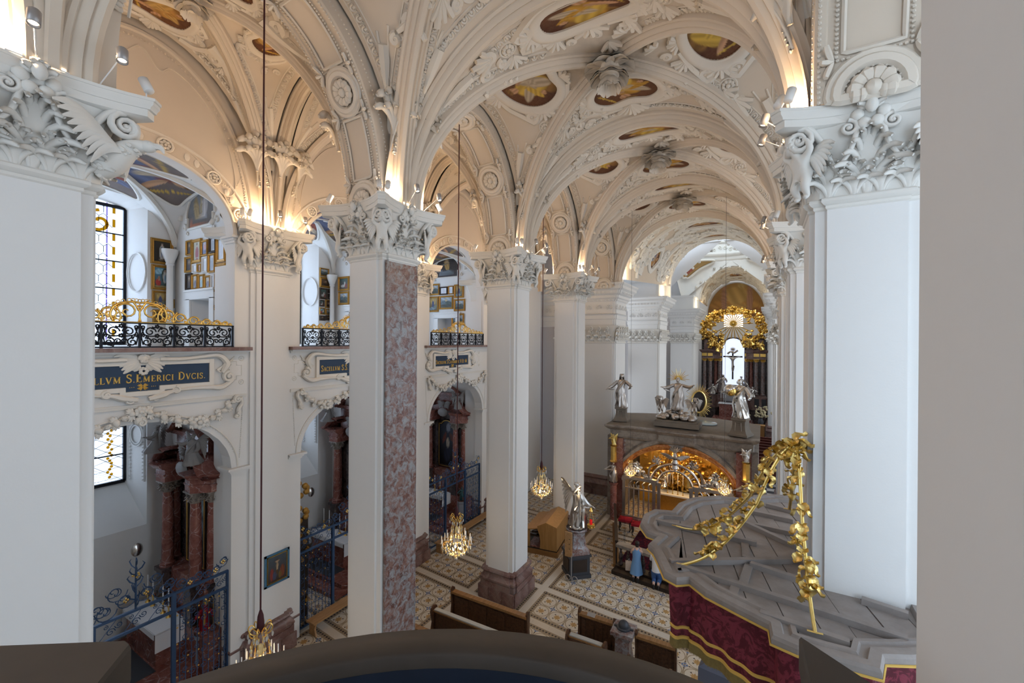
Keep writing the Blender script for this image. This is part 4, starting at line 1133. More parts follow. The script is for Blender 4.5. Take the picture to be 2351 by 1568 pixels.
# iron panel (local: y along, z up), width w, height h
def iron_panel(mb, y0, w, h, r=.0145):
    c = y0 + w / 2
    for sg in (-1, 1):
        s = lambda y: c + sg * y
        S1 = [(s(-q[0] + w * .0), q[1]) for q in []]
        rod(mb, sc2((s(w * .20), h * .66), w * .17, .02, PI / 2 + sg * PI / 2, -sg * 1.3), r)
        rod(mb, sc2((s(w * .30), h * .24), w * .15, .02, PI / 2, sg * 1.35), r)
        rod(mb, sc2((s(w * .08), h * .28), w * .09, .015, 0 if sg > 0 else PI, sg * 1.2), r)
        rod(mb, bez([(s(w * .03), h * .5), (s(w * .18), h * .48), (s(w * .38), h * .56), (s(w * .44), h * .86)], 10), r)
        rod(mb, bez([(s(w * .37), h * .80), (s(w * .45), h * .5), (s(w * .40), h * .12)], 8), r * .9)
        rod(mb, sc2((s(w * .40), h * .84), w * .07, .012, -PI / 2, sg * 1.1), r)
        for (y, z) in ((.30, .42), (.12, .82), (.22, .12), (.40, .50)):
            for a in range(4): mb.blob((0, s(w * y) + .022 * math.cos(a * PI / 2 + .4), h * z + .022 * math.sin(a * PI / 2 + .4)), (.008, .02, .02), k=5, m=3)
    for (y, z) in ((0, .5), (0, .88)):
        for a in range(5): mb.blob((0, c + .03 * math.cos(a * 1.257), h * z + .03 * math.sin(a * 1.257)), (.01, .026, .026), k=5, m=3)
def cresting(mb, L, H, r=.016):
    """gilt cresting: scrolls rising to the middle, local y from -L to L"""
    env = lambda y: H * (.16 + .84 * math.exp(-(y / (L * .42)) ** 2)) 
    rod(mb, [(-L, .0), (L, .0)], .016)
    for sg in (-1, 1):
        for (y, rr) in ((.22, .20), (.50, .15), (.76, .12), (1.05, .115), (1.32, .09), (1.56, .075), (1.76, .055)):
            if y > L: continue
            z = env(y) * .48
            rod(mb, sc2((sg * y, z), rr, .02, PI / 2 - sg * PI / 2, sg * 1.4), np.linspace(r * 1.5, r * .8, 16))
            rod(mb, sc2((sg * (y + .12), z * .45), rr * .6, .015, PI / 2 + sg * PI / 2, -sg * 1.2), np.linspace(r, r * .7, 16))
            rod(mb, bez([(sg * (y - rr), .01), (sg * (y - rr * 1.1), z), (sg * (y - rr * .4), env(y))], 8), np.linspace(r, r * 1.3, 9))
            mb.blob((0, sg * (y + rr), z * .3), (.02, .04, .03), k=5, m=4)
        big = [(sg * (.44 + .02), .03), (sg * .50, H * .35), (sg * .40, H * .72), (sg * .16, H * .86), (0, H * .84)]
        rod(mb, bez(big, 20), .024)
        for a in np.linspace(.1, 1, 12):
            q = bez(big, 40)[int(a * 40)]; o = unit(q - A(0, H * .35)); loop = circ(.034, 8, tuple(q + o * .045)); rod(mb, np.r_[loop, loop[:1]], .0085)
    rod(mb, [(0, 0), (0, H * .8)], .01)
    for a in range(6): mb.blob((0, .05 * math.cos(a), H * .62 + .05 * math.sin(a)), .026, k=5, m=4)
BL = 1.96; HB = .55
mb = MB()
for i in range(6): iron_panel(mb, -BL + .04 + i * (2 * BL - .08) / 6, (2 * BL - .08) / 6, HB)
scrolls_me = mb.mesh('iron_scrollwork', M['iron'])
mb = MB(); mb.box((0, 0, 0), (.035, 2 * BL, .03)); rail_me = mb.mesh('rail', M['iron'], False)
mb = MB(); mb.box((0, 0, HB / 2), (.04, .045, HB)); post_me = mb.mesh('post', M['iron'], False)
mb = MB(); cresting(mb, BL - .03, .52); crest_me = mb.mesh('gilt_cresting', M['gold'])
for k, c in enumerate(CB):
    if k == 0: continue
    t = thing('balcony_railing', f'black iron scroll railing with gold cresting, gallery {WHERE[k]}', 'railing', (XF + .04, c, 8.79), group='gallery railings')
    link('iron_scrollwork', scrolls_me, t); link('rail', rail_me, t, (0, 0, .02)); link('rail', rail_me, t, (0, 0, HB))
    for i in range(7): link('post', post_me, t, (0, -BL + .03 + i * (2 * BL - .06) / 6, 0))
    link('gilt_cresting', crest_me, t, (0, 0, HB + .02))

# ---- lettering: roman capitals from thick and thin strokes with serifs
TK, TN = .17, .075
def _arc(cx, cy, rx, ry, a0, a1, n=12): t = np.linspace(a0, a1, n) * PI / 180; return np.c_[cx + rx * np.cos(t), cy + ry * np.sin(t)]
def glyph(ch):
    st = lambda x, w=TK: [([(x, 0), (x, 1)], w), ([(x - .14, .02), (x + .14, .02)], .05), ([(x - .14, .98), (x + .14, .98)], .05)]
    if ch == 'I': return .34, st(.17)
    if ch == 'L': return .62, st(.18) + [([(.18, .03), (.58, .03), (.60, .22)], TN)]
    if ch == 'E': return .64, st(.18) + [([(.18, .03), (.58, .03), (.61, .20)], TN), ([(.18, .97), (.55, .97), (.57, .80)], TN), ([(.18, .52), (.44, .52)], TN), ([(.44, .42), (.44, .62)], .05)]
    if ch == 'V': return .78, [([(.10, 1), (.40, 0)], TK), ([(.68, 1), (.40, 0)], TN), ([(-.02, .98), (.24, .98)], .05), ([(.56, .98), (.80, .98)], .05)]
    if ch == 'A': return .80, [([(.38, 1), (.68, 0)], TK), ([(.38, 1), (.12, 0)], TN), ([(.20, .34), (.56, .34)], .06), ([(.0, .02), (.24, .02)], .05), ([(.54, .02), (.80, .02)], .05)]
    if ch == 'M': return 1.0, [([(.16, 0), (.18, 1)], TN), ([(.18, 1), (.48, .06)], TK), ([(.80, 1), (.48, .06)], TN), ([(.80, 0), (.80, 1)], TK), ([(.04, .02), (.28, .02)], .05), ([(.66, .02), (.94, .02)], .05), ([(.04, .98), (.2, .98)], .05), ([(.78, .98), (.94, .98)], .05)]
    if ch == 'N': return .86, [([(.14, 0), (.14, 1)], TN), ([(.14, 1), (.70, 0)], TK), ([(.70, 0), (.70, 1)], TN), ([(.02, .02), (.26, .02)], .05), ([(.58, .98), (.82, .98)], .05)]
    if ch == 'H': return .84, st(.18) + st(.66) + [([(.18, .5), (.66, .5)], TN)]
    if ch == 'T': return .72, st(.36) + [([(.06, .78), (.08, .97), (.64, .97), (.66, .78)], TN)]
    if ch == 'D': return .82, st(.18) + [(np.r_[[(.18, .97)], _arc(.34, .5, .36, .47, 90, -90), [(.18, .03)]], .12)]
    if ch == 'R': return .78, st(.18) + [(np.r_[[(.18, .97)], _arc(.34, .74, .22, .23, 90, -90), [(.18, .51)]], .10), ([(.38, .5), (.68, .02)], .14)]
    if ch == 'C': return .76, [(_arc(.42, .5, .34, .48, 42, 318, 18), .12), ([(.68, .98), (.67, .72)], .05), ([(.68, .06), (.68, .26)], .04)]
    if ch == 'S': return .60, [(bez([(.50, .76), (.42, .94), (.26, .97), (.12, .86), (.14, .66), (.34, .52), (.48, .36), (.46, .12), (.28, .02), (.12, .07), (.06, .26)], 30), .12), ([(.52, .98), (.50, .72)], .05), ([(.05, .02), (.06, .28)], .05)]
    if ch == 'Æ': return 1.05, [([(.50, 1), (.10, 0)], TN), ([(.52, 0), (.52, 1)], TK), ([(.22, .32), (.52, .32)], .06), ([(.52, .97), (.92, .97), (.94, .8)], TN), ([(.52, .52), (.80, .52)], TN), ([(.52, .03), (.96, .03), (.99, .2)], TN), ([(.0, .02), (.22, .02)], .05)]
    if ch == '.': return .28, [([(.06, .075), (.20, .075)], .14)]
    return .42, []
def lettering(mb, text, y0, width, z, cap, M_=None):
    """big initials, small capitals after them; scaled to the given width"""
    xs = []; x = 0; first = True
    for ch in text:
        if ch == ' ': x += .40; first = True; continue
        s = 1.0 if first and ch != '.' else .76
        w, gl = glyph(ch); xs.append((x, s, gl)); x += w * s + .06
        first = ch == '.'
    k = width / x
    for gx, s, gl in xs:
        for P, w in gl:
            P = np.asarray(P, float) * s; P = np.c_[y0 + (gx + P[:, 0]) * k, z + P[:, 1] * cap]
            T = np.gradient(P, axis=0); T = T / np.maximum(1e-9, np.linalg.norm(T, axis=1))[:, None]; Nn = np.c_[-T[:, 1], T[:, 0]] * (w * s * (k + cap) / 4)
            a, b = P + Nn, P - Nn; G = np.stack([np.c_[np.zeros(len(P)), a], np.c_[np.full(len(P), .012), a], np.c_[np.full(len(P), .012), b], np.c_[np.zeros(len(P)), b]], 1); mb.grid(G, M=M_)
def winged_head(mb, s=1.0, M_=None):
    """cherub head with two pairs of wings; faces +x, y across, z up"""
    q = MB(); q.blob((.07, 0, 0), (.085, .08, .095), k=10, m=8); q.blob((.155, 0, -.01), (.018, .016, .02), k=5, m=4)
    for sg in (-1, 1):
        q.blob((.14, sg * .035, .015), .014, k=5, m=3); q.blob((.125, sg * .05, -.035), .026, k=5, m=4)
        for j in range(6):
            t = np.linspace(0, 1, 7); u = j / 5
            q.tube(np.c_[.05 - .03 * t, sg * (.08 + (.42 - .16 * u) * t), .03 + .10 * np.sin(t * 2.4) * (1 - u) - (.02 + .20 * u) * t - .02 * j], np.array([.025, .04, .045, .045, .04, .03, .012]), k=5, flat=(1.2, .6), nrm=A(1, 0, 0))
            q.tube(np.c_[.04 - .03 * t, sg * (.05 + (.26 - .03 * j) * t), -.09 - (.05 + .05 * u) * t - .06 * u], np.array([.02, .035, .04, .04, .035, .025, .012]), k=5, flat=(1.2, .6), nrm=A(1, 0, 0))
    q.blob((.135, 0, -.05), (.015, .03, .012), k=6, m=3)
    for i in range(16): a = i * PI / 15; q.blob((.06 + .03 * (i % 2), .085 * math.cos(a), .03 + .075 * math.sin(a)), .036, k=5, m=4)
    mb.join(q, M_ if M_ is not None else xf(s=s))
def cartouche(k, c, text, hy, z0, z1, tw=None, ty=None, lab=''):
    t = thing('inscription_panel', lab, 'sign', (XF, c, 0), group=None)
    zt = z0 - .10; tabh = .30 * hy / 1.35
    poly = [(-hy, z0), (-tabh, z0), (-tabh, zt), (tabh, zt), (tabh, z0), (hy, z0), (hy, z1), (-hy, z1)]
    mb = MB(); Mp = np.array(((0, 0, 1, 0), (1, 0, 0, 0), (0, 1, 0, 0), (0, 0, 0, 1)), float); mb.prism(poly, .02, .045, M=Mp); mb.build('panel', M['sign'], t, False)
    mb = MB(); fr = [(y * 1.0, z) for y, z in poly]; fr = [(-hy - .06, z0 - .06), (-tabh - .06, z0 - .06), (-tabh - .06, zt - .06), (tabh + .06, zt - .06), (tabh + .06, z0 - .06), (hy + .06, z0 - .06), (hy + .06, z1 + .06), (-hy - .06, z1 + .06)]
    for (y0, za), (y1, zb) in zip(fr, fr[1:] + fr[:1]):
        mb.box((.035, (y0 + y1) / 2, (za + zb) / 2), (.07, abs(y1 - y0) + .10, abs(zb - za) + .10)) if abs(y1 - y0) > abs(zb - za) else mb.box((.0365, (y0 + y1) / 2, (za + zb) / 2), (.073, .098, abs(zb - za) + .098))
    mb.build('frame', M['stucco'], t, False)
    mb = MB(); lettering(mb, text, ty if ty is not None else -hy * .97, tw or hy * 1.92, z0 + (z1 - z0) * .20, (z1 - z0) * .40, xf((.045, 0, 0))); mb.build('lettering', M['goldpaint'], t, False, label='gold roman capitals')
    mb = MB()
    for a in range(4):
        for b in (-.35, 0, .35):
            q = a * PI / 2 + PI / 4 + b if a % 2 else a * PI / 2 + PI / 4 + b; rr = np.linspace(.01, .085, 5); mb.tube(np.c_[np.full(5, .05), rr * 1.3 * np.cos(q), zt + .085 + rr * np.sin(q)], [.006, .012, .014, .012, .004], k=4)
    for sg in (-1, 1):
        for i in range(3): mb.blob((.05, sg * (.16 + .035 * i), zt + .085), .010, k=5, m=3)
    mb.build('gold_ornament', M['goldpaint'], t)
    mb = MB(); s = hy / 1.35
    vol = lambda y, z, r, sg, a0, th: volute(mb, (0, 0, 0), r, xf((.07, y, z), rotz(-PI / 2)), sg, 1.5, th, a0)
    zm = (z0 + z1) / 2
    for sg in (-1, 1):
        e = sg * (hy + .10)
        P = bez([(sg * .30, z1 + .14), (sg * .75, z1 + .13), (sg * 1.15 * s, z1 + .17), (e + sg * .10, z1 + .20), (e + sg * .30, z1 + .02), (e + sg * .28, zm + .12), (e + sg * .20, zm - .02)], 34)
        rod(mb, P, np.interp(np.linspace(0, 1, len(P)), [0, .3, .6, .8, 1], [.05, .045, .075, .085, .04]), .08, 6)
        vol(e + sg * .36, zm - .13, .14, -sg, PI / 2, .05)
        P = bez([(e + sg * .46, zm - .22), (e + sg * .20, z0 - .16), (e - sg * .10, z0 - .14), (sg * .95 * s, z0 - .13), (sg * .55, z0 - .17), (sg * .35, zt - .14), (sg * .10, zt - .20)], 34)
        rod(mb, P, np.interp(np.linspace(0, 1, len(P)), [0, .2, .45, .6, .8, 1], [.05, .07, .05, .03, .075, .05]), .075, 6)
        vol(sg * .62, z0 - .14, .085, sg, PI / 2, .035); vol(sg * .22, zt - .20, .07, sg, 0, .03)
        for i in range(5): 
            q = bez([(e + sg * .10, zm + .05), (e + sg * (.20 + .05 * i), zm - .02 + .07 * i), (e + sg * (.36 + .04 * i), zm - .05 + .11 * i)], 8); rod(mb, q, np.linspace(.03, .012, 9), .03, 5)
        for zz in (z1 + .10, z0 - .07): 
            rod(mb, np.r_[circ(.06, 14, (sg * 2.12, zz)), circ(.06, 14, (sg * 2.12, zz))[:1]], .014, .0); mb.blob((0, sg * 2.12, zz), .025, k=6, m=4)
        rod(mb, [(sg * 1.85, z1 + .02), (sg * 2.0, z1 + .02), (sg * 2.0, z1 - .08), (sg * 2.12, z1 - .08), (sg * 2.12, z0 + .1), (sg * 2.0, z0 + .1), (sg * 2.0, z0), (sg * 1.8, z0)], .010, .0)
    mb.build('scroll_frame', M['stucco'], t)
    mb = MB(); winged_head(mb, 1.0, xf((.03, 0, z1 + .13), s=1.0)); 
    for a in range(7): mb.blob((.09, .06 * math.cos(a * .9), z1 - .12 + .06 * math.sin(a * .9)), .04, k=6, m=4)
    mb.build('angel_head', M['stucco'], t)
cartouche(1, CB[1] + .06, 'SACELLVM S.EMERICI DVCIS.', 1.32, 7.93, 8.39, lab='dark blue inscription panel ending EMERICI DVCIS in gold')
cartouche(2, CB[2] - .05, 'SACELLVM S.S.', 1.32, 7.91, 8.36, tw=1.02, ty=-1.26, lab='dark blue inscription panel half hidden behind the marble pillar')
cartouche(3, CB[3] - .5, 'SACELLVM S.CATHARINÆ V.ET M.', 1.16, 7.90, 8.33, lab='small dark blue inscription panel seen right of the marble pillar')

# ---- fruit festoons over the chapel arches
mb = MB(); mb.blob((0, 0, 0), (.062, .062, .075), k=9, m=7)
for i in range(6): a = i * PI / 3; mb.tube([(0, 0, .07), (.05 * math.cos(a), .05 * math.sin(a), .04), (.062 * math.cos(a), .062 * math.sin(a), 0), (.045 * math.cos(a), .045 * math.sin(a), -.05)], .010, k=4)
fruit1 = mb.mesh('fruit', M['stucco'])
mb = MB(); mb.lathe([(.001, -.07), (.05, -.05), (.068, -.01), (.055, .04), (.03, .08), (.001, .09)], 10); fruit2 = mb.mesh('fruit', M['stucco'])
mb = MB()
for i in range(8): a = i * PI / 4; mb.blob((.012, .075 * math.cos(a), .075 * math.sin(a)), (.022, .04, .04), k=6, m=4)
mb.blob((.03, 0, 0), .04, k=7, m=5); bloom_me = mb.mesh('flower', M['stucco'])
mb = MB(); t_ = np.linspace(0, 1, 6)
for j in range(4): mb.tube(np.c_[.01 + .02 * t_, (j - 1.5) * .05 * t_, .16 * t_ - .05 * abs(j - 1.5) * t_], [.02, .035, .035, .03, .02, .008], k=5, flat=(1.2, .5), nrm=A(1, 0, 0))
sprig_me = mb.mesh('leaf', M['stucco'])
for k in (1, 2, 3):
    c = CB[k] + .02
    for sg in (-1, 1):
        t = thing('festoon', f'white stucco fruit garland, {"left" if sg < 0 else "right"} half over the chapel arch {WHERE[k]}', 'garland', (XF + .05, c, 0), group='stucco fruit garlands')
        C_ = bez([(sg * .16, 7.33), (sg * .42, 7.18), (sg * .85, 6.99), (sg * 1.2, 6.95), (sg * 1.6, 7.08), (sg * 1.92, 7.36)], 40); Q = resample(C_, .145)
        mb = MB(); rod(mb, C_, .035, .0, 5); mb.build('stem', M['stucco'], t)
        for i, q in enumerate(Q):
            me = bloom_me if i == len(Q) // 2 else (fruit1 if i % 2 else fruit2); o = link('flower' if me is bloom_me else 'fruit', me, t, (.05, q[0], q[1])); o.rotation_euler = (0 if me is bloom_me else i * 1.3, 0, 0 if me is bloom_me else i * .8); s_ = (1.5 if me is bloom_me else .85 + .25 * ((i * 7) % 5) / 5); o.scale = (s_,) * 3
            if i % 2 == 0: o = link('leaf', sprig_me, t, (.02, q[0], q[1] + .03)); o.rotation_euler = ((-1) ** i * .5 - sg * .3, 0, 0); o = link('leaf', sprig_me, t, (.02, q[0], q[1] - .03)); o.rotation_euler = (PI + sg * .3, 0, 0)
        mb = MB(); volute(mb, (0, 0, 0), .09, xf((.06, sg * 2.02, 7.42), rotz(-PI / 2)), -sg, 1.4, .04); volute(mb, (0, 0, 0), .075, xf((.06, sg * 2.0, 6.98), rotz(-PI / 2)), sg, 1.4, .035)
        rod(mb, bez([(sg * 2.1, 7.45), (sg * 2.14, 7.3), (sg * 2.05, 7.15), (sg * 2.08, 7.02)], 12), .05, .04, 6); mb.build('bracket', M['stucco'], t)
    t = thing('keystone_rosette', f'stucco rosette at the crown of the chapel arch {WHERE[k]}', 'rosette', (XF + .07, c, 7.36))
    mb = MB()
    for i in range(7): a = i * .9; mb.blob((.02, .08 * math.cos(a), .08 * math.sin(a)), .055, k=6, m=4)
    mb.blob((.06, 0, 0), .05, k=7, m=5); mb.blob((.0, 0, -.2), (.08, .12, .12), k=8, m=6); volute(mb, (0, 0, 0), .08, xf((.06, .0, -.24), rotz(-PI / 2)), 1, 1.3, .035); mb.build('rosette_leaves', M['stucco'], t)

# ---- chapel gates
def gate(k, c):
    t = thing('chapel_gate', f'blue black iron chapel gate with curling crest, {WHERE[k]}', 'gate', (XF - .14, c, 0), group='wrought iron chapel gates')
    G = 1.93
    for z, nm in ((2.86, 'rail'), (2.44, 'rail'), (.12, 'rail')):
        mb = MB(); mb.box((0, 0, 0), (.06, 2 * G, .055 if z > 1 else .04)); mb.build(nm, M['blueiron'], t, False, (0, 0, z))
    mb = MB(); mb.box((0, 0, 1.45), (.075, .085, 2.86)); pm_ = mb.mesh('post', M['blueiron'], False)
    for y in (-G, -.72, .72, G): link('post', pm_, t, (0, y, 0))
    mb = MB(); mb.tube([(0, 0, .12), (0, 0, 2.44)], .011, k=4); bm = mb.mesh('bar', M['blueiron'])
    for sg in (-1, 1):
        for i in range(9): link('bar', bm, t, (0, sg * (.85 + i * .125), 0))
    mb = MB(); gm = MB()
    for sg in (-1, 1):
        for i in range(5):
            y = sg * (.90 + i * .23)
            for z in (.35, .75, 1.15, 1.55, 1.95, 2.25):
                s_ = 1 if (i % 2) else -1
                rod(mb, sc2((y, z), .09, .015, PI / 2, s_ * 1.3, 12), .009); rod(mb, sc2((y + .07, z + .15), .075, .012, -PI / 2, s_ * 1.2, 12), .008)
                gm.blob((.015, y - .11, z + .05), (.014, .022, .022), k=5, m=3)
    for i in range(9):
        y = -G + .2 + i * (2 * G - .4) / 8
        rod(mb, sc2((y, 2.60), .085, .012, 0, 1.4, 12), .009); rod(mb, sc2((y + .14, 2.70), .075, .012, PI, 1.4, 12), .009); rod(mb, sc2((y - .08, 2.74), .05, .01, PI / 2, -1.3, 10), .008)
        rod(mb, [(y - .2, 2.48), (y + .1, 2.83)], .008)
    mb.build('iron_scrollwork', M['blueiron'], t)
    mb = MB()
    prof = lambda y: .26 + .62 * math.exp(-(y / .55) ** 2) + (.30 if abs(y) > 1.7 else 0)
    for sg in (-1, 1):
        for (y, f, r) in ((.18, .35, .19), (.34, .75, .20), (.52, .35, .2), (.62, .62, .17), (.85, .45, .19), (1.05, .35, .14), (1.22, .6, .15), (1.42, .4, .16), (1.62, .5, .15), (1.80, .5, .15)):
            z = 2.88 + prof(y) * f
            for q in (0, 1): rod(mb, sc2((sg * (y + .05 * q), z + .05 * q), r * (1 - .35 * q), .018, PI / 2 + sg * (PI / 2) * (1 - 2 * q), sg * (1.55 if q == 0 else -1.3), 22), .010)
            if int(y * 100) % 3 == 0:
                for a in range(4): gm.blob((.02, sg * y + .035 * math.cos(a * 1.57), z + .035 * math.sin(a * 1.57)), (.012, .018, .030), k=5, m=4)
    mb.tube([(0, 0, 2.86), (0, 0, 3.75), (0, 0, 4.05)], [.022, .02, .006], k=6)
    for i in range(14):
        a = i * 2.4; z = 2.95 + i * .07; mb.tube([(0, 0, z), (.10 * math.cos(a), .10 * math.sin(a), z + .07), (.15 * math.cos(a), .15 * math.sin(a), z + .16), (.11 * math.cos(a), .11 * math.sin(a), z + .22)], [.012, .016, .014, .004], k=4)
    mb.build('curling_crest', M['blueiron'], t); 
    for i in range(6): gm.blob((.06 * math.cos(i), .06 * math.sin(i), 3.62 + .02 * (i % 3)), .025, k=6, m=4)
    gm.build('gilt_flowers', M['gold'], t, label='gilded leaves and knobs'); return t
g1 = gate(1, CB[1] + .02)
for k in (2, 3): dup(g1, (XF - .14, CB[k] + .02, 0), label=f'blue black iron chapel gate with curling crest, {WHERE[k]}')

# ------------------------------------------------------------------ draped figures
def draped(h=1.0, w=1.0, turn=0.25, arms=((.42, .05, .60), (-.30, .22, .62)), wings=False, kneel=False, seed=1, hair='bun', hands=True, base=True):
    """standing or kneeling robed figure, height h; faces +y, x to its left; arms = hand positions (fractions of h) for left, right"""
    rg = np.random.default_rng(seed); mb = MB(); n = 26; th = np.arange(n) * 2 * PI / n
    zs = [0, .04, .12, .25, .38, .48, .56, .63, .72, .79, .83, .855]
    rx = [.155, .165, .15, .135, .128, .122, .11, .098, .118, .125, .085, .038]
    ry = [.13, .14, .13, .12, .115, .105, .092, .085, .088, .082, .06, .038]
    am = [.16, .18, .17, .14, .12, .10, .08, .07, .05, .04, .02, 0]
    if kneel: zs = [0, .05, .12, .2, .27, .33, .40, .46, .55, .62, .66, .685]; ry = [.24, .26, .22, .18, .14, .115, .095, .085, .088, .082, .06, .038]; rx = [.17, .18, .17, .15, .135, .122, .11, .098, .118, .125, .085, .038]
    G = []; f1, f2 = rg.random(2) * 6
    for i, z in enumerate(zs):
        sway = .03 * math.sin(z * 5 + f1) * (1 if z < .6 else .6); tw = z * turn * 3
        fold = 1 + am[i] * (np.sin(7 * th + f1 + 5 * z) * .6 + .5 * np.sin(11 * th + f2 - 4 * z))
        G.append(np.c_[sway + w * rx[i] * fold * np.cos(th + tw), ry[i] * w * fold * np.sin(th + tw) + (.05 * (1 - z) if kneel else 0), np.full(n, z)])
    mb.grid(np.array(G), cv=True, flip=True)
    zt = zs[-1]; sx = .03 * math.sin(zt * 5 + f1) * .6; hz = zt + .085
    mb.tube([(sx, 0, zt - .03), (sx, .01, zt + .03)], .036, k=8)
    tilt = rg.random() * .5 - .25
    mb.blob((sx + tilt * .05, .018, hz), (.052, .060, .070), k=12, m=9)
    mb.blob((sx + tilt * .05, .08, hz - .008), (.011, .016, .018), k=6, m=4)
    for sg in (-1, 1):
        mb.blob((sx + sg * .021, .066, hz + .012), .010, k=5, m=3); mb.blob((sx + sg * .054, .012, hz), (.008, .014, .02), k=5, m=3)
    mb.blob((sx, .068, hz - .034), (.018, .008, .006), k=5, m=3)
    for i in range(16): a = i * .7; mb.blob((sx + .045 * math.cos(a) , -.012 + .045 * math.sin(a) * .8, hz + .028 + .008 * (i % 3)), .027, k=5, m=4)
    if hair == 'veil':
        mb.grid(np.array([[(sx + (.062 + .03 * q) * math.cos(a), -.01 + (.066 + .035 * q) * math.sin(a), hz + .07 - .24 * q) for a in np.linspace(-PI * .12 + PI, PI * 2.12, 12)] for q in (0, .25, .6, 1)]))
    for sg, (hx, hy_, hz_) in zip((1, -1), arms):
        s = A(sx + sg * .115, 0, zt - .07); hd = A(hx * sg if hx > 0 else hx * sg, hy_, hz_ - (.17 if kneel else 0)); e = (s + hd) / 2 + A(sg * .05, -.03, -.06)
        P = bez([s, e, hd], 10); mb.tube(P, np.interp(np.linspace(0, 1, len(P)), [0, .3, .6, .85, 1], [.052, .056, .052, .034, .02]), k=7)
        mb.tube(bez([e + A(0, 0, .01), e * .5 + hd * .5 + A(0, 0, -.04), e * .6 + s * .4 + A(0, -.02, -.16)], 6), [.05, .052, .045, .04, .03, .022, .012], k=6, flat=(1, .6))
        d = unit(hd - e); mb.blob(hd + d * .018, .021, k=6, m=4)
        if hands:
            b = unit(np.cross(d, A(0, 0, 1)))
            for f in range(4): mb.tube([hd + d * .03 + b * (.012 * (f - 1.5)), hd + d * (.052 + .004 * (f in (1, 2))) + b * (.014 * (f - 1.5)) - A(0, 0, .004), hd + d * .066 + b * (.015 * (f - 1.5)) - A(0, 0, .014)], [.0065, .006, .004], k=4)
            mb.tube([hd + d * .012 + b * .018 * sg, hd + d * .034 + b * .034 * sg], [.007, .005], k=4)
    # mantle thrown across the body
    P = bez([(-.11, .03, zt - .04), (-.02, .11, zt - .16), (.10, .12, zt - .32), (.14, .02, zt - .42), (.10, -.10, zt - .36)], 16); mb.tube(P, np.linspace(.035, .06, len(P)), k=6, flat=(1.3, .7))
    P = bez([(.13, .05, zt - .36), (.16, .08, zt - .5), (.13, .10, max(.05, zt - .66)), (.18, .06, .03)], 12); mb.tube(P, np.linspace(.05, .03, len(P)), k=6, flat=(1.3, .6))
    if wings:
        for sg in (-1, 1):
            for j in range(9):
                t = np.linspace(0, 1, 7); u = j / 8
                mb.tube(np.c_[sx + sg * (.05 + (.30 - .10 * u) * np.sin(t * 1.5)), -.09 - .10 * t + .008 * j, zt - .06 + (.26 * (1 - u) - .42 * u * t) * np.sin(t * 1.6) - .1 * u * t], np.array([.022, .032, .036, .036, .032, .024, .008]), k=5, flat=(1.25, .5), nrm=A(0, 1, 0))
    if base:
        for i in range(7): a = i * .9; mb.blob((.12 * math.cos(a), .10 * math.sin(a), .0), (.07, .06, .04), k=7, m=5)
    q = MB(); q.join(mb, xf(s=h)); return q

def altar_column(h, r, mat, cap, parent, loc):
    mb = MB(); mb.lathe([(r * 1.35, 0), (r * 1.35, .04), (r * 1.15, .06), (r * 1.3, .09), (r * 1.05, .13), (r, .16), (r, h * .35), (r * .86, h)], 16); c = mb.build('column', mat, parent, loc=loc)
    mb = MB(); mb.lathe([(r * .86, 0), (r * .95, .03), (r * .9, .06), (r * 1.15, .26), (r * 1.5, .31)], 12)
    for k in range(8): fan(mb, xf((0, 0, .02), rotz(k * PI / 4)) @ xf((0, r * .80, 0)), .24, .14, 5, .014, .10, .03, k=4, steps=6, body=False)
    for k in range(4): Mx = xf((0, 0, .25), rotz(PI / 4 + k * PI / 2)) @ xf((0, r * 1.35, 0)); mb.blob(Mx[:3, 3], .045, k=6, m=5)
    mb.box((0, 0, .32), (r * 3, r * 3, .04)); mb.build('column_capital', cap, c, loc=(0, 0, h)); return c
def framed(parent, w, h, zc, ycol, seed, ground, blobs, arch=True):
    pass
angel_src = None
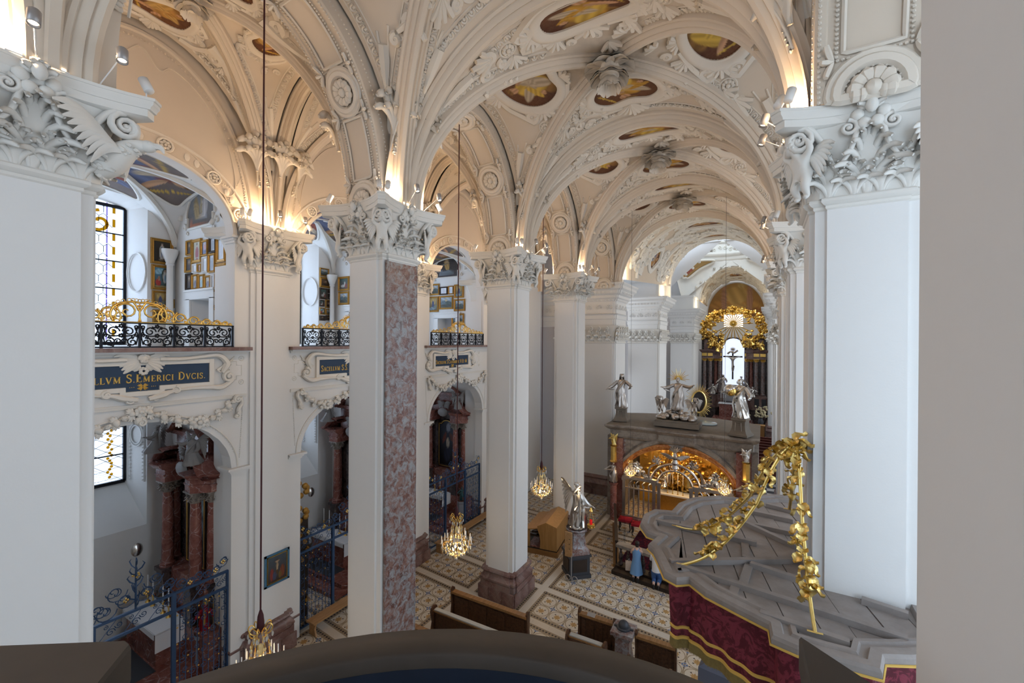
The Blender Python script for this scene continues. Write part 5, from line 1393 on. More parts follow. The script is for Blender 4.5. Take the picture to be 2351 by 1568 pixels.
def chapel_altar(k, c, yw, lab, pic):
    """altarpiece against the wall at yw, facing -y; local x across (to the right when facing it), y into the wall"""
    t = thing('side_altar', lab, 'altar', (-14.4, yw, 0), group='chapel altars')
    mb = MB(); mb.bb(-1.75, 1.75, -.75, 0, .0, 1.15); mb.bb(-1.35, 1.35, -.55, 0, 1.15, 2.28); mb.build('altar_base', M['redmarble'], t, False)
    mb = MB()
    for sg in (-1, 1):
        for x, y in ((.85, -.55), (1.15, -.25)): mb.bb(sg * x - .21, sg * x + .21, y - .2, y + .2, 1.15, 2.24); mb.bb(sg * x - .25, sg * x + .25, y - .24, y + .24, 2.14, 2.26)
    mb.build('pedestals', M['darkmarble'], t, False)
    for sg in (-1, 1):
        for x, y in ((.85, -.55), (1.15, -.25)): altar_column(2.2, .15, M['redmarble'], M['greymarble'], t, (sg * x, y, 2.26))
        mb = MB(); mb.bb(sg * .62 - .10, sg * .62 + .10, -.16, .0, 2.28, 4.8); mb.bb(sg * 1.42 - .08, sg * 1.42 + .08, -.12, 0, 2.28, 4.8); mb.build('pilaster', M['darkmarble'], t, False)
    mb = MB(); mb.bb(-1.5, 1.5, -.10, 0, 1.2, 5.4); mb.build('back_panel', M['darkmarble'], t, False)
    for sg in (-1, 1):
        mb = MB()
        pl = lambda o: [(sg * .55, -.10 - o), (sg * .62, -.72 - o), (sg * (1.05 + o * .5), -.78 - o), (sg * (1.40 + o), -.42 - o), (sg * (1.52 + o), -.02), (sg * .5, -.02)][::sg]
        mb.loft([pl(0), pl(0), pl(.03), pl(.03), pl(.0), pl(.0), pl(.06), pl(.14), pl(.16)], [4.80, 4.98, 4.98, 5.03, 5.03, 5.16, 5.18, 5.28, 5.33]); mb.build('entablature', M['redmarble'], t, False)
        # curved broken pediment
        mb = MB(); P = bez([(sg * 1.62, -.62, 5.34), (sg * 1.38, -.62, 5.42), (sg * 1.12, -.62, 5.68), (sg * .86, -.62, 5.80), (sg * .66, -.60, 5.72)], 14)
        G = np.stack([P + A(0, .58, 0), P + A(0, -.10, 0), P + A(0, -.16, -.04), P + A(0, -.12, -.10), P + A(0, -.02, -.14), P + A(0, .58, -.14)], 1); mb.grid(G); mb.build('pediment_scroll', M['redmarble'], t)
    mb = MB(); mb.bb(-.95, .95, -.30, 0, 5.3, 6.25); mb.bb(-1.05, 1.05, -.42, 0, 6.15, 6.27)
    P = bez([(-1.1, 0, 6.28), (-.9, 0, 6.34), (-.55, 0, 6.62), (0, 0, 6.76), (.55, 0, 6.62), (.9, 0, 6.34), (1.1, 0, 6.28)], 24)
    G = np.stack([P, P + A(0, -.50, 0), P + A(0, -.55, -.05), P + A(0, -.48, -.12), P + A(0, 0, -.14)], 1); mb.grid(G); mb.build('attic', M['redmarble'], t, False)
    mb = MB(); mb.blob((0, -.55, 5.25), (.34, .08, .22), k=10, m=6); winged_head(mb, 1, xf((0, -.45, 5.7), rotz(-PI / 2), .9)); mb.build('carved_crest', M['dullstone'], t)
    # picture in a gilt frame with a curved head
    x = np.linspace(-1, 1, 21); top = 4.55 + .18 * np.maximum(0, 1 - (x / .62) ** 2) ** .5 * (abs(x) < .62)
    n = 26; G = np.array([[(.52 * a, -.135, 2.42 + (tp - 2.42) * q) for q in np.linspace(0, 1, n)] for a, tp in zip(x, top)])
    U, W_ = np.meshgrid(np.linspace(0, 1, 21), np.linspace(0, 1, n), indexing='ij'); mb = MB(); mb.grid(G, C=paint(U, W_, *pic, seed=k).reshape(-1, 3)); mb.build('altar_picture', M['canvas'], t)
    mb = MB(); out = [(-.55, 2.38)] + [(.56 * a, tp + .05) for a, tp in zip(x, top)] + [(.55, 2.38)]; P = np.array([(a, -.15, b) for a, b in out]); mb.tube(np.r_[P, P[:1]], .05, k=6, flat=(1, 1.1), nrm=A(0, -1, 0)); mb.tube(np.r_[P, P[:1]] * A(.93, 1, 1) + A(0, -.03, 0), .016, k=4); mb.build('picture_frame', M['framedark'], t)
    mb = MB(); P2 = P * A(.95, 1, 1) + A(0, -.045, -.02); mb.tube(np.r_[P2, P2[:1]], .022, k=5); mb.build('gilt_fillet', M['gold'], t, label='thin gold edge of the picture frame')
    return t
SAINTPIC = ((.010, .010, .014), (.035, .045, .06)), [(.62, .50, .13, .26, .1, (.42, .52, .62)), (.70, .74, .10, .12, .2, (.22, .33, .36)), (.40, .28, .22, .18, .3, (.05, .02, .03)), (.62, .70, .05, .06, 0, (.45, .34, .26)), (.35, .62, .2, .1, .5, (.10, .14, .16)), (.50, .20, .14, .1, 0, (.06, .03, .02))]
MARTYR = ((.008, .007, .010), (.05, .06, .085)), [(.55, .86, .14, .10, .2, (.28, .30, .36)), (.52, .50, .09, .13, .1, (.42, .36, .28)), (.5, .55, .05, .05, 0, (.5, .38, .28)), (.30, .62, .16, .08, .6, (.16, .05, .04)), (.75, .66, .12, .08, -.5, (.12, .05, .04)), (.48, .24, .22, .16, .2, (.025, .03, .055))]
DIV = {1: PIERS[2] - .60, 2: PIERS[3] - .60, 3: PIERS[4] - .60}
chapel_altar(1, CB[1], DIV[1], 'red marble side altar with columns in the near chapel', SAINTPIC)
chapel_altar(2, CB[2], DIV[2], 'red marble side altar half hidden behind the marble pillar', SAINTPIC)
chapel_altar(3, CB[3], DIV[3], 'dark red side altar with martyr picture in the third chapel', MARTYR)
# ---- angels and figures on the altars
ang = draped(.95, 1.15, .2, ((.30, .22, .62), (.24, .26, .70)), True, True, 5, base=False)

ang_me = ang.mesh('angel_figure', M['dullstone']); ang2 = draped(.95, 1.1, -.25, ((.38, .10, .78), (.20, .28, .58)), True, True, 9, base=False); ang2_me = ang2.mesh('angel_figure', M['dullstone'])
for k, nm in ((1, 'near chapel'), (2, 'second chapel'), (3, 'third chapel')):
    for sg, me in ((-1, ang_me), (1, ang2_me)):
        o = link('angel_statue', me, None, (-14.4 + sg * 1.12, DIV[k] - .72, 5.62 if k < 3 else 5.56), PI + sg * .55); tag(o, f'grey winged angel kneeling on the {"window" if sg < 0 else "nave"} side of the altar pediment, {nm}', 'statue', 'angels on the altar pediments')
# ---- steps, altar tables, candles
tbl = None
for k, nm in ((1, 'near chapel'), (2, 'second chapel'), (3, 'third chapel')):
    c = CB[k]; yw = DIV[k]
    t = thing('altar_step', f'red marble steps with dark runner before the altar, {nm}', 'steps', (-14.4, yw, 0), group='altar steps')
    mb = MB(); mb.bb(-1.85, 1.75, -2.55, -.0, 0, .14); mb.bb(-1.6, 1.55, -2.15, 0, .14, .28); mb.build('stone_step', M['redmarble'], t, False)
    mb = MB(); mb.bb(-1.0, .75, -2.05, -1.4, .28, .295); mb.build('runner', M['charcoal'], t, False, label='dark blue grey runner')
    t = thing('altar_table', f'altar table with a white cloth, {nm}', 'table', (-14.75, yw - 1.05, .28), group='altar tables')
    mb = MB(); mb.bb(-.95, .95, -.3, .3, 0, .92); mb.build('table_body', M['redmarble'], t, False)
    mb = MB(); mb.bb(-1.08, 1.08, -.36, .36, .92, .955); mb.bb(-1.08, -1.06, -.36, .36, .45, .93); mb.bb(1.06, 1.08, -.36, .36, .45, .93); mb.bb(-1.0, 1.0, -.37, -.355, .78, .93); mb.build('altar_cloth', M['paper'], t, False, label='white altar cloth')
    for i, x in enumerate((-.85, -.5, .15, .5)):
        o = thing('candlestick', f'brass candlestick with tall white candle, {["nearest the window", "second from the window", "third from the window", "farthest from the window"][i]}, {nm}', 'candlestick', (-14.75 + x, yw - .9, 1.235), group=f'altar candles, {nm}')
        mb = MB(); mb.lathe([(.07, 0), (.06, .02), (.02, .05), (.03, .12), (.015, .2), (.025, .28), (.04, .31)], 10); mb.build('stick', M['gold'], o)
        mb = MB(); mb.lathe([(.016, .30), (.016, .78), (.002, .80)], 8); mb.build('candle', M['paper'], o)
# ---- bishop figure on a grey pedestal behind the near gate
t = thing('bishop_statue', 'mitred bishop statue in red and gold on a grey pedestal behind the gate', 'statue', (-12.98, 5.75, 0), PI + .9)
mb = MB(); mb.lathe([(.28, 0), (.28, .08), (.23, .12), (.22, .95), (.26, 1.0), (.27, 1.1)], 8); mb.build('pedestal', M['greystone'], t, False)
b_ = draped(.72, 1.1, .1, ((.25, .22, .60), (.28, .18, .62)), False, False, 4, base=False); b_.build('robe', M['redvelvet'], t, loc=(0, 0, 1.1))
mb = MB(); mb.lathe([(.055, 0), (.065, .05), (.05, .12), (.002, .19)], 10, ell=(1, .6)); mb.tube([(-.22, .14, -.6), (-.22, .14, .22), (-.16, .14, .30), (-.10, .14, .24), (-.15, .14, .2)], .012, k=5); mb.bb(-.03, .03, .08, .115, -.5, -.1); mb.build('mitre_and_staff', M['gold'], t, loc=(0, 0, 1.1 + .70), label='gold mitre, staff and stole')
t = thing('flower_figure', 'small dark green figure with flowers on a grey pedestal, third chapel', 'statue', (-13.0, 17.2, 0), PI + .9)
mb = MB(); mb.lathe([(.3, 0), (.3, .08), (.25, .12), (.24, .85), (.28, .9), (.28, 1.0)], 8); mb.build('pedestal', M['greystone'], t, False)
draped(.62, 1.2, .1, seed=14, base=False).build('robe', plain('green_bronze', (.04, .10, .10), .5, .3), t, loc=(0, 0, 1.0))
# oval polished plaques on the outer walls, gilt carving beside the second gate
for y, nm in ((5.37, 'near chapel'), (11.15, 'second chapel')):
    t = thing('wall_plaque', f'small oval polished metal plaque on the wall of the {nm}', 'plaque', (XO, y, 2.6), group='oval wall plaques')
    mb = MB(); mb.lathe([(.001, .07), (.06, .065), (.10, .04), (.13, .03), (.15, .0)], 20, ell=(1, 1)); o = mb.build('plaque_disc', M['silver'], t); o.rotation_euler = (0, PI / 2, 0); o.scale = (1.35, 1, 1)
t = thing('confessional_crest', 'gilt carved cabinet end beside the gate of the second chapel', 'cabinet', (-12.95, 8.30, 0))
mb = MB(); mb.bb(-.25, .25, -.28, .28, 0, 3.3); mb.build('cabinet_body', M['darkwood'], t, False)
mb = MB()
for i in range(16): a = i * .8; mb.blob((.22 + .06 * (i % 2), .24 * math.sin(a), 3.2 + .10 * i), (.09, .10, .10), k=6, m=5)
for i in range(10): volute(mb, (0, 0, 0), .08, xf((.27, .22 * math.cos(i), .6 + .27 * i), rotz(-PI / 2)), (-1) ** i, 1.3, .03)
mb.build('gilt_carving', M['frame'], t)

# ------------------------------------------------------------------ framed pictures of the gallery
def motif(kind, i):
    r = random.Random(i); j = lambda s: (r.random() - .5) * s
    if kind == 'dark': return ((.03, .02, .015), (.05, .035, .025)), [(.5, .45, .2, .34, 0, (.07, .04, .03)), (.5, .74, .09, .1, 0, (.42, .3, .2)), (.5, .7, .25, .22, 0, (.16, .10, .05)), (.5, .72, .09, .1, 0, (.4, .28, .18))]
    if kind == 'red': return ((.40, .36, .26), (.46, .42, .30)), [(.5, .36, .24, .36, 0, (.30, .05, .06)), (.5, .62, .12, .16, 0, (.33, .09, .08)), (.5, .78, .07, .07, 0, (.5, .36, .26)), (.5, .88, .08, .06, 0, (.10, .06, .03)), (.5, .14, .30, .03, 0, (.5, .42, .3))]
    if kind == 'blue': return ((.42, .38, .30), (.50, .46, .38)), [(.5, .34, .26, .34, 0, (.06, .07, .12)), (.5, .4, .12, .28, 0, (.22, .16, .22)), (.5, .74, .08, .09, 0, (.45, .32, .24)), (.5, .85, .09, .05, 0, (.35, .2, .06))]
    if kind == 'pink': return ((.20, .24, .42), (.36, .38, .48)), [(.5, .62, .2, .28, 0, (.52, .26, .28)), (.5, .80, .1, .09, 0, (.5, .38, .3)), (.4, .2, .2, .16, 0, (.10, .12, .28)), (.7, .2, .14, .2, 0, (.08, .10, .2))]
    if kind == 'teal': return ((.42, .40, .36), (.5, .48, .42)), [(.5, .36, .24, .34, 0, (.26, .40, .42)), (.5, .76, .09, .09, 0, (.45, .34, .26))]
    if kind == 'rose': return ((.62, .50, .44), (.66, .56, .5)), [(.5, .45, .2, .32, 0, (.55, .16, .12)), (.5, .78, .09, .1, 0, (.5, .36, .3))]
    if kind == 'grey': return ((.46, .50, .56), (.52, .55, .60)), [(.5, .42, .22, .36, 0, (.28, .30, .34)), (.5, .8, .1, .08, 0, (.32, .32, .35))]
    if kind == 'white': return ((.02, .016, .012), (.04, .03, .02)), [(.5, .45, .17, .36, 0, (.56, .54, .50)), (.48, .5, .04, .3, .05, (.16, .24, .42)), (.5, .82, .07, .07, 0, (.5, .38, .3)), (.5, .1, .2, .05, 0, (.2, .15, .1))]
    if kind == 'scene': return ((.05, .07, .04), (.10, .26, .40)), [(.3, .8, .3, .14, .2, (.30, .50, .60)), (.75, .6, .3, .4, 0, (.03, .045, .03)), (.68, .55, .13, .32, 0, (.56, .56, .54)), (.70, .48, .04, .24, 0, (.18, .34, .5)), (.68, .84, .06, .06, 0, (.5, .38, .3)), (.25, .25, .16, .18, .3, (.42, .05, .04)), (.30, .45, .08, .12, 0, (.4, .22, .14)), (.5, .06, .5, .05, 0, (.34, .26, .12))]
    if kind == 'gloria': return ((.12, .09, .05), (.34, .24, .10)), [(.5, .72, .3, .26, 0, (.46, .32, .10)), (.5, .50, .13, .3, 0, (.05, .07, .16)), (.5, .80, .06, .07, 0, (.42, .3, .2)), (.4, .16, .4, .12, .1, (.20, .26, .30)), (.75, .3, .2, .1, .3, (.16, .18, .14))]
    if kind == 'brown': return ((.06, .035, .02), (.10, .055, .03)), [(.5, .5, .2, .25, .3, (.18, .10, .05)), (.4, .3, .2, .1, 0, (.03, .02, .015)), (.6, .62, .08, .12, 0, (.34, .26, .18))]
    if kind == 'room': return ((.10, .07, .05), (.05, .10, .09)), [(.4, .3, .25, .12, 0, (.40, .38, .36)), (.6, .5, .07, .2, 0, (.5, .45, .4)), (.3, .55, .06, .16, 0, (.06, .05, .05)), (.75, .3, .12, .2, 0, (.20, .05, .04))]
    if kind == 'land': return ((.10, .10, .06), (.30, .36, .42)), [(.5, .9, .5, .2, 0, (.34, .38, .42)), (.3, .5, .3, .18, .3, (.10, .14, .16)), (.7, .42, .3, .2, -.3, (.06, .08, .07)), (.5, .2, .5, .14, 0, (.05, .05, .035)), (.5, .72, .12, .12, 0, (.45, .36, .22))]
    return ((.66, .69, .74), (.74, .77, .82)), [(.5, .45, .2, .34, 0, (.60, .62, .68), .06), (.5, .75, .1, .1, 0, (.60, .6, .64), .05)]  # pale: white-grey reflection of the glass painted into the print's colours
FR = {'g': 'frame', 'd': 'framedark', 'w': 'lampwhite'}
WORDS = {'dark': 'dark devotional', 'red': 'red robed Madonna', 'blue': 'blue robed Madonna', 'pink': 'pink and blue glory', 'teal': 'pale teal Madonna', 'rose': 'small rose coloured', 'grey': 'grey engraved', 'white': 'white robed figure', 'scene': 'kneeling pilgrim', 'gloria': 'golden glory', 'brown': 'brown toned', 'room': 'sickroom', 'land': 'landscape votive', 'pale': 'reflection-painted glazed'}
_nth = {}
def picture(axis, val, a0, a1, z0, z1, kind, fr, where):
    w, h = a1 - a0, z1 - z0; key = (where, kind); _nth[key] = _nth.get(key, 0) + 1
    ords = ['', 'second ', 'third ', 'fourth ', 'fifth ', 'sixth ', 'seventh ', 'eighth ', 'ninth ']
    fw = {'g': 'gold framed', 'd': 'black framed', 'w': 'white framed'}[fr]
    lab = f'{ords[_nth[key] - 1]}{fw} {WORDS[kind]} picture, {"%.0f" % (h * 100)} cm tall, {where}'
    loc = ((a0 + a1) / 2, val, (z0 + z1) / 2) if axis == 'Y' else (val, (a0 + a1) / 2, (z0 + z1) / 2)
    t = thing('framed_picture', lab, 'picture', loc, 0 if axis == 'Y' else PI / 2, 'gallery pictures')
    f = min(.075, .16 * min(w, h)) * (1.2 if fr == 'g' and w > .5 else 1)
    mb = MB(); pr = [(0, .0), (.006, .05), (.02, .06), (.045, .035), (f * .8, .05), (f, .03), (f, .012)]
    cs = [(-w / 2, -h / 2), (w / 2, -h / 2), (w / 2, h / 2), (-w / 2, h / 2)]
    G = np.array([[(x - np.sign(x) * q, -d, z - np.sign(z) * q) for q, d in pr] for x, z in cs]); mb.grid(G, cu=True); mb.build('frame', M[FR[fr]], t, True, sharp=25)
    n, m = max(8, int(w * 34)), max(10, int(h * 34)); U, W_ = np.meshgrid(np.linspace(0, 1, n), np.linspace(0, 1, m), indexing='ij')
    mb = MB(); mb.grid(np.stack([-w / 2 + f * .9 + U * (w - 1.8 * f), np.full(U.shape, -.016), -h / 2 + f * .9 + W_ * (h - 1.8 * f)], -1), C=paint(U, W_, *motif(kind, len(where) + int(w * 100)), seed=int(w * 1000), noise=.04).reshape(-1, 3)); mb.build('canvas', M['canvas'], t)
P1R = [(-15.5, -15.13, 11.58, 12.05, 'dark', 'g'), (-15.13, -14.53, 11.31, 12.03, 'red', 'g'), (-14.56, -14.15, 11.47, 11.95, 'pink', 'g'), (-14.06, -13.67, 11.52, 11.99, 'grey', 'd'), (-13.65, -13.14, 11.2, 11.94, 'pale', 'g'), (-15.57, -15.09, 11.05, 11.55, 'dark', 'g'), (-15.09, -14.77, 11.01, 11.29, 'pale', 'w'), (-14.77, -14.52, 11.01, 11.27, 'rose', 'g'), (-14.49, -14.14, 10.97, 11.45, 'pale', 'w'), (-14.12, -13.71, 10.94, 11.51, 'grey', 'g'), (-13.69, -13.1, 10.46, 11.18, 'pale', 'g'), (-15.52, -15.12, 10.51, 11.03, 'dark', 'd'), (-15.12, -14.74, 10.49, 10.97, 'blue', 'g'), (-14.72, -14.36, 10.49, 10.94, 'teal', 'g'), (-14.35, -13.97, 10.47, 10.88, 'blue', 'g'), (-13.96, -13.71, 10.46, 10.89, 'pale', 'w'), (-13.83, -13.43, 9.93, 10.43, 'pale', 'g'), (-13.41, -13.08, 9.95, 10.4, 'grey', 'g'), (-13.83, -13.4, 9.48, 9.91, 'pale', 'g'), (-13.31, -13.07, 9.59, 9.92, 'pale', 'd')]
P1L = [(5.65, 6.24, 11.33, 12.13, 'white', 'g'), (5.67, 6.23, 10.52, 11.31, 'scene', 'g'), (5.69, 6.13, 9.96, 10.5, 'gloria', 'g'), (6.14, 6.28, 9.98, 10.27, 'dark', 'g'), (5.71, 6.26, 9.5, 9.91, 'dark', 'g')]
P2L = [(11.44, 11.89, 11.72, 12.08, 'land', 'g'), (11.44, 11.99, 11.24, 11.70, 'brown', 'g'), (11.44, 11.82, 10.74, 11.22, 'room', 'd'), (11.83, 12.05, 11.03, 11.21, 'dark', 'd'), (11.85, 12.05, 10.77, 11.01, 'room', 'd'), (11.44, 11.68, 10.42, 10.71, 'room', 'd'), (11.72, 12.04, 10.38, 10.74, 'brown', 'g'), (11.44, 11.73, 10.08, 10.38, 'scene', 'g'), (11.74, 12.04, 10.08, 10.34, 'land', 'g'), (11.45, 11.73, 9.82, 10.04, 'dark', 'd'), (11.75, 12.04, 9.84, 10.06, 'dark', 'd')]
P2R = [(-15.94, -15.23, 11.11, 11.73, 'room', 'g'), (-15.92, -15.23, 10.51, 11.09, 'land', 'g')]
P3R = [(-15.92, -15.12, 11.47, 12.09, 'land', 'g'), (-15.1, -14.56, 11.46, 11.9, 'pale', 'd'), (-14.52, -14.16, 11.46, 11.92, 'pale', 'g'), (-14.11, -13.48, 11.25, 11.97, 'gloria', 'g'), (-15.96, -15.18, 10.56, 11.41, 'gloria', 'g'), (-15.13, -14.18, 10.68, 11.41, 'land', 'g'), (-14.12, -13.39, 10.56, 11.19, 'land', 'g'), (-14.27, -13.45, 9.81, 10.43, 'land', 'g')]
for p in P1R: picture('Y', 6.30, *p, 'first gallery, wall with the doorway')
for p in P1L: picture('X', XO, *p, 'first gallery, beside the window')
for p in P2L: picture('X', XO, p[0] + .02, p[1] + .02, *p[2:], 'second gallery, beside the window')
for p in P2R: picture('Y', 12.15, *p, 'second gallery, wall with the doorway')
for p in P3R: picture('Y', 17.90, *p, 'third gallery, wall with the doorway')
# lunette frescoes over the gallery doorways, door surrounds, engaged columns
for k in (1, 2, 3):
    yw = DIV[k] - .005; g, bl = saint(60 + k, OCH, WHT); g = ((.10, .09, .09), (.24, .27, .30)) if k != 3 else ((.05, .055, .07), (.02, .02, .025))
    if k == 3: bl = [(.5, .62, .10, .3, .1, (.42, .27, .10)), (.5, .80, .07, .07, 0, (.42, .28, .16)), (.3, .2, .18, .16, 0, (.16, .2, .24)), (.6, .2, .2, .16, 0, (.14, .19, .22)), (.3, .62, .3, .03, .3, (.2, .2, .18))]
    else: bl = [(.35, .5, .10, .36, .1, (.36, .27, .15)), (.62, .46, .12, .34, -.15, (.48, .46, .46)), (.52, .5, .04, .45, 0, (.36, .30, .2)), (.60, .14, .14, .12, 0, (.26, .28, .32)), (.3, .06, .3, .06, 0, (.42, .16, .10))]
    t = np.linspace(0, PI, 18); o_ = np.r_[[(.72, -.32), (.72, 0)], np.c_[.82 * np.cos(t), .75 * np.sin(t)], [(-.72, 0), (-.72, -.32)]]
    th = np.linspace(0, 1, 20)[:, None, None]; st = A(0, .1) + (o_ - A(0, .1))[None] * th; mn, mx_ = o_.min(0), o_.max(0); uv = (st - mn) / (mx_ - mn)
    tt = structure('', f'fresco in the lunette over the doorway of gallery {k}', None); tt.name = f'wall_fresco_{k}'; tt.location = (-14.62, yw, 12.72)
    mb = MB(); mb.grid(np.stack([st[..., 0], np.full(st.shape[:2], -.01), st[..., 1]], -1), cv=True, C=paint(uv[..., 0], uv[..., 1], g, bl, k).reshape(-1, 3)); mb.build('lunette_picture', M['fresco'], tt)
    mb = MB(); P = np.c_[o_[:, 0] * 1.05, np.full(len(o_), -.02), o_[:, 1] * 1.05]; mb.tube(np.r_[P, P[:1]], .04, k=6); P = np.c_[1.25 * np.cos(t), np.full(18, -.02), 1.1 * np.sin(t)]; mb.tube(P, .08, k=6)
    for sg in (-1, 1): volute(mb, (sg * .98, -.02, -.25), .10, None, sg, 1.4, .03); volute(mb, (sg * .80, -.02, -.46), .06, None, -sg, 1.4, .02)
    mb.build('fresco_frame', M['stucco'], tt)
    mb = MB()
    for x0, x1, z0, z1 in ((-.86, -.60, -4.0, -2.5), (.60, .86, -4.0, -2.5), (-.86, .86, -2.52, -2.28)): mb.bb(x0, x1, -.06, 0, z0, z1)
    mb.bb(-.92, .92, -.10, 0, -2.28, -2.22); mb.build('door_surround', M['white'], tt, False, (0.03, 0, 0))
    mb = MB(); mb.lathe([(.13, 8.72), (.10, 8.85), (.085, 11.3), (.12, 11.33), (.10, 11.37), (.19, 11.62), (.22, 11.72), (.22, 11.8)], 14)
    mb.build('corner_column', M['white'], tt, loc=(-16.08 + 14.62, -.22, -12.72))

# ------------------------------------------------------------------ chapel windows
def window(n, c, z0, z1, hw, label, rich):
    t = structure('', label); t.name = f'window_{n}'; t.location = (-17.22, c, 0)
    mb = MB(); 
    for y in (-hw, hw): mb.bb(-.04, .04, y - .05, y + .05, z0, z1)
    for z in (z0, z1): mb.bb(-.04, .04, -hw, hw, z - .05, z + .05)
    mb.build('frame', M['iron'], t, False)
    rows = 5 if z1 - z0 > 3.5 else 3; hrow = (z1 - z0) / rows; cols = 3
    mb = MB(); mb.bb(-.006, .006, -hw / cols + .004, hw / cols - .004, -hrow / 2 + .01, hrow / 2 - .01); pm_ = mb.mesh('pane', M['glass'], False)
    mb = MB(); mb.bb(-.02, .02, -hw, hw, -.018, .018); hb = mb.mesh('glazing_bar', M['iron'], False)
    for r in range(rows):
        for q in range(cols): link('pane', pm_, t, (0, -hw + (q + .5) * 2 * hw / cols, z0 + (r + .5) * hrow))
        if r: link('glazing_bar', hb, t, (0, 0, z0 + r * hrow))
    mb = MB(); ld = lambda P: mb.tube(np.c_[np.full(len(P), .012), np.asarray(P, float)], .008, k=4)
    if rich:
        for i in range(9):
            for j in range(int((z1 - z0) / .3)):
                y, z = -hw * .62 + i * hw * .155 + (j % 2) * hw * .08, z0 + .15 + j * .3; a = np.arange(7) * PI / 3 + PI / 6; P = np.c_[y + .12 * np.cos(a), z + .18 * np.sin(a)]; ld(P[:4])
    else:
        for i in range(-6, 12):
            ld([(-hw, z0 + i * .34), (hw, z0 + i * .34 + 2 * hw * .8)]); ld([(hw, z0 + i * .34), (-hw, z0 + i * .34 + 2 * hw * .8)])
        mb.V = [np.c_[v[:, 0], v[:, 1], np.clip(v[:, 2], z0, z1)] for v in mb.V]
    o = mb.build('leading', M['lead'], t); o['kind'] = 'stuff'
    mb = MB(); vb = MB()
    for sg in (-1, 1):
        for j in range(int((z1 - z0) / .42)):
            z = z0 + .2 + j * .42
            if rich: mb.bb(.008, .014, sg * hw * .80 - .035, sg * hw * .80 + .035, z, z + .24); vb.bb(.008, .014, sg * hw * .68 - .018, sg * hw * .68 + .018, z - .1, z + .3)
            else:
                for a in range(5): mb.blob((.01, sg * hw * .74 + .05 * math.sin(a * 2.1 + j), z + a * .08), (.006, .05, .05), k=6, m=3)
        if rich:
            S_ = spiral((sg * hw * .55, z1 - .55), .36, .06, PI / 2, sg * 1.2, 20); mb.tube(np.c_[np.full(20, .012), S_], .045, k=4, flat=(1, .2), nrm=A(1, 0, 0)); S_ = spiral((sg * hw * .30, z1 - .22), .22, .05, PI, -sg * 1.1, 16); mb.tube(np.c_[np.full(16, .012), S_], .035, k=4, flat=(1, .2), nrm=A(1, 0, 0))
    mb.build('amber_panes', M['ambglass'], t)
    if vb.n: vb.build('violet_panes', M['violglass'], t, False)
    # stucco ovals and fillets on the splay
    mb = MB()
    for sg in (1,):
        zc = (z0 + z1) / 2 + (.2 if not rich else .1); p0, p1 = A(.12, hw + .02), A(.90, hw + .235)
        f = lambda u, z: (p0[0] + (p1[0] - p0[0]) * u - .0, p0[1] + (p1[1] - p0[1]) * u - .012, z)
        for rr in ((.30, .40) if rich else (.24, .30)):
            q = [f(.5 + rr * 1.2 * math.cos(a), zc + rr * (1.5 if rich else 1.2) * math.sin(a)) for a in np.arange(28) * 2 * PI / 28]
            if rr > (.35 if rich else .2) : mb.tube(q, .022, k=5, closed=True)
        if not rich:
            for u in (.08, .92): mb.tube([f(u, z0 + .05), f(u, z1 - .1)], .02, k=4)
            for z in np.arange(z0 + .1, z1, .11):
                for u in (.16, .84): mb.blob(f(u, z), .028, k=5, m=3)
    mb.build('splay_stucco', M['white'], t)
for k, c in enumerate(CB):
    window(2 * k + 1, c, 8.85, 13.05, 1.35, f'tall stained glass window of gallery {k}' if k else 'gallery window hidden by the left edge', True)
    window(2 * k + 2, c, 4.55, 7.1, 1.37, f'lower leaded chapel window {k} with amber border' if k else 'chapel window hidden by the left edge', False)

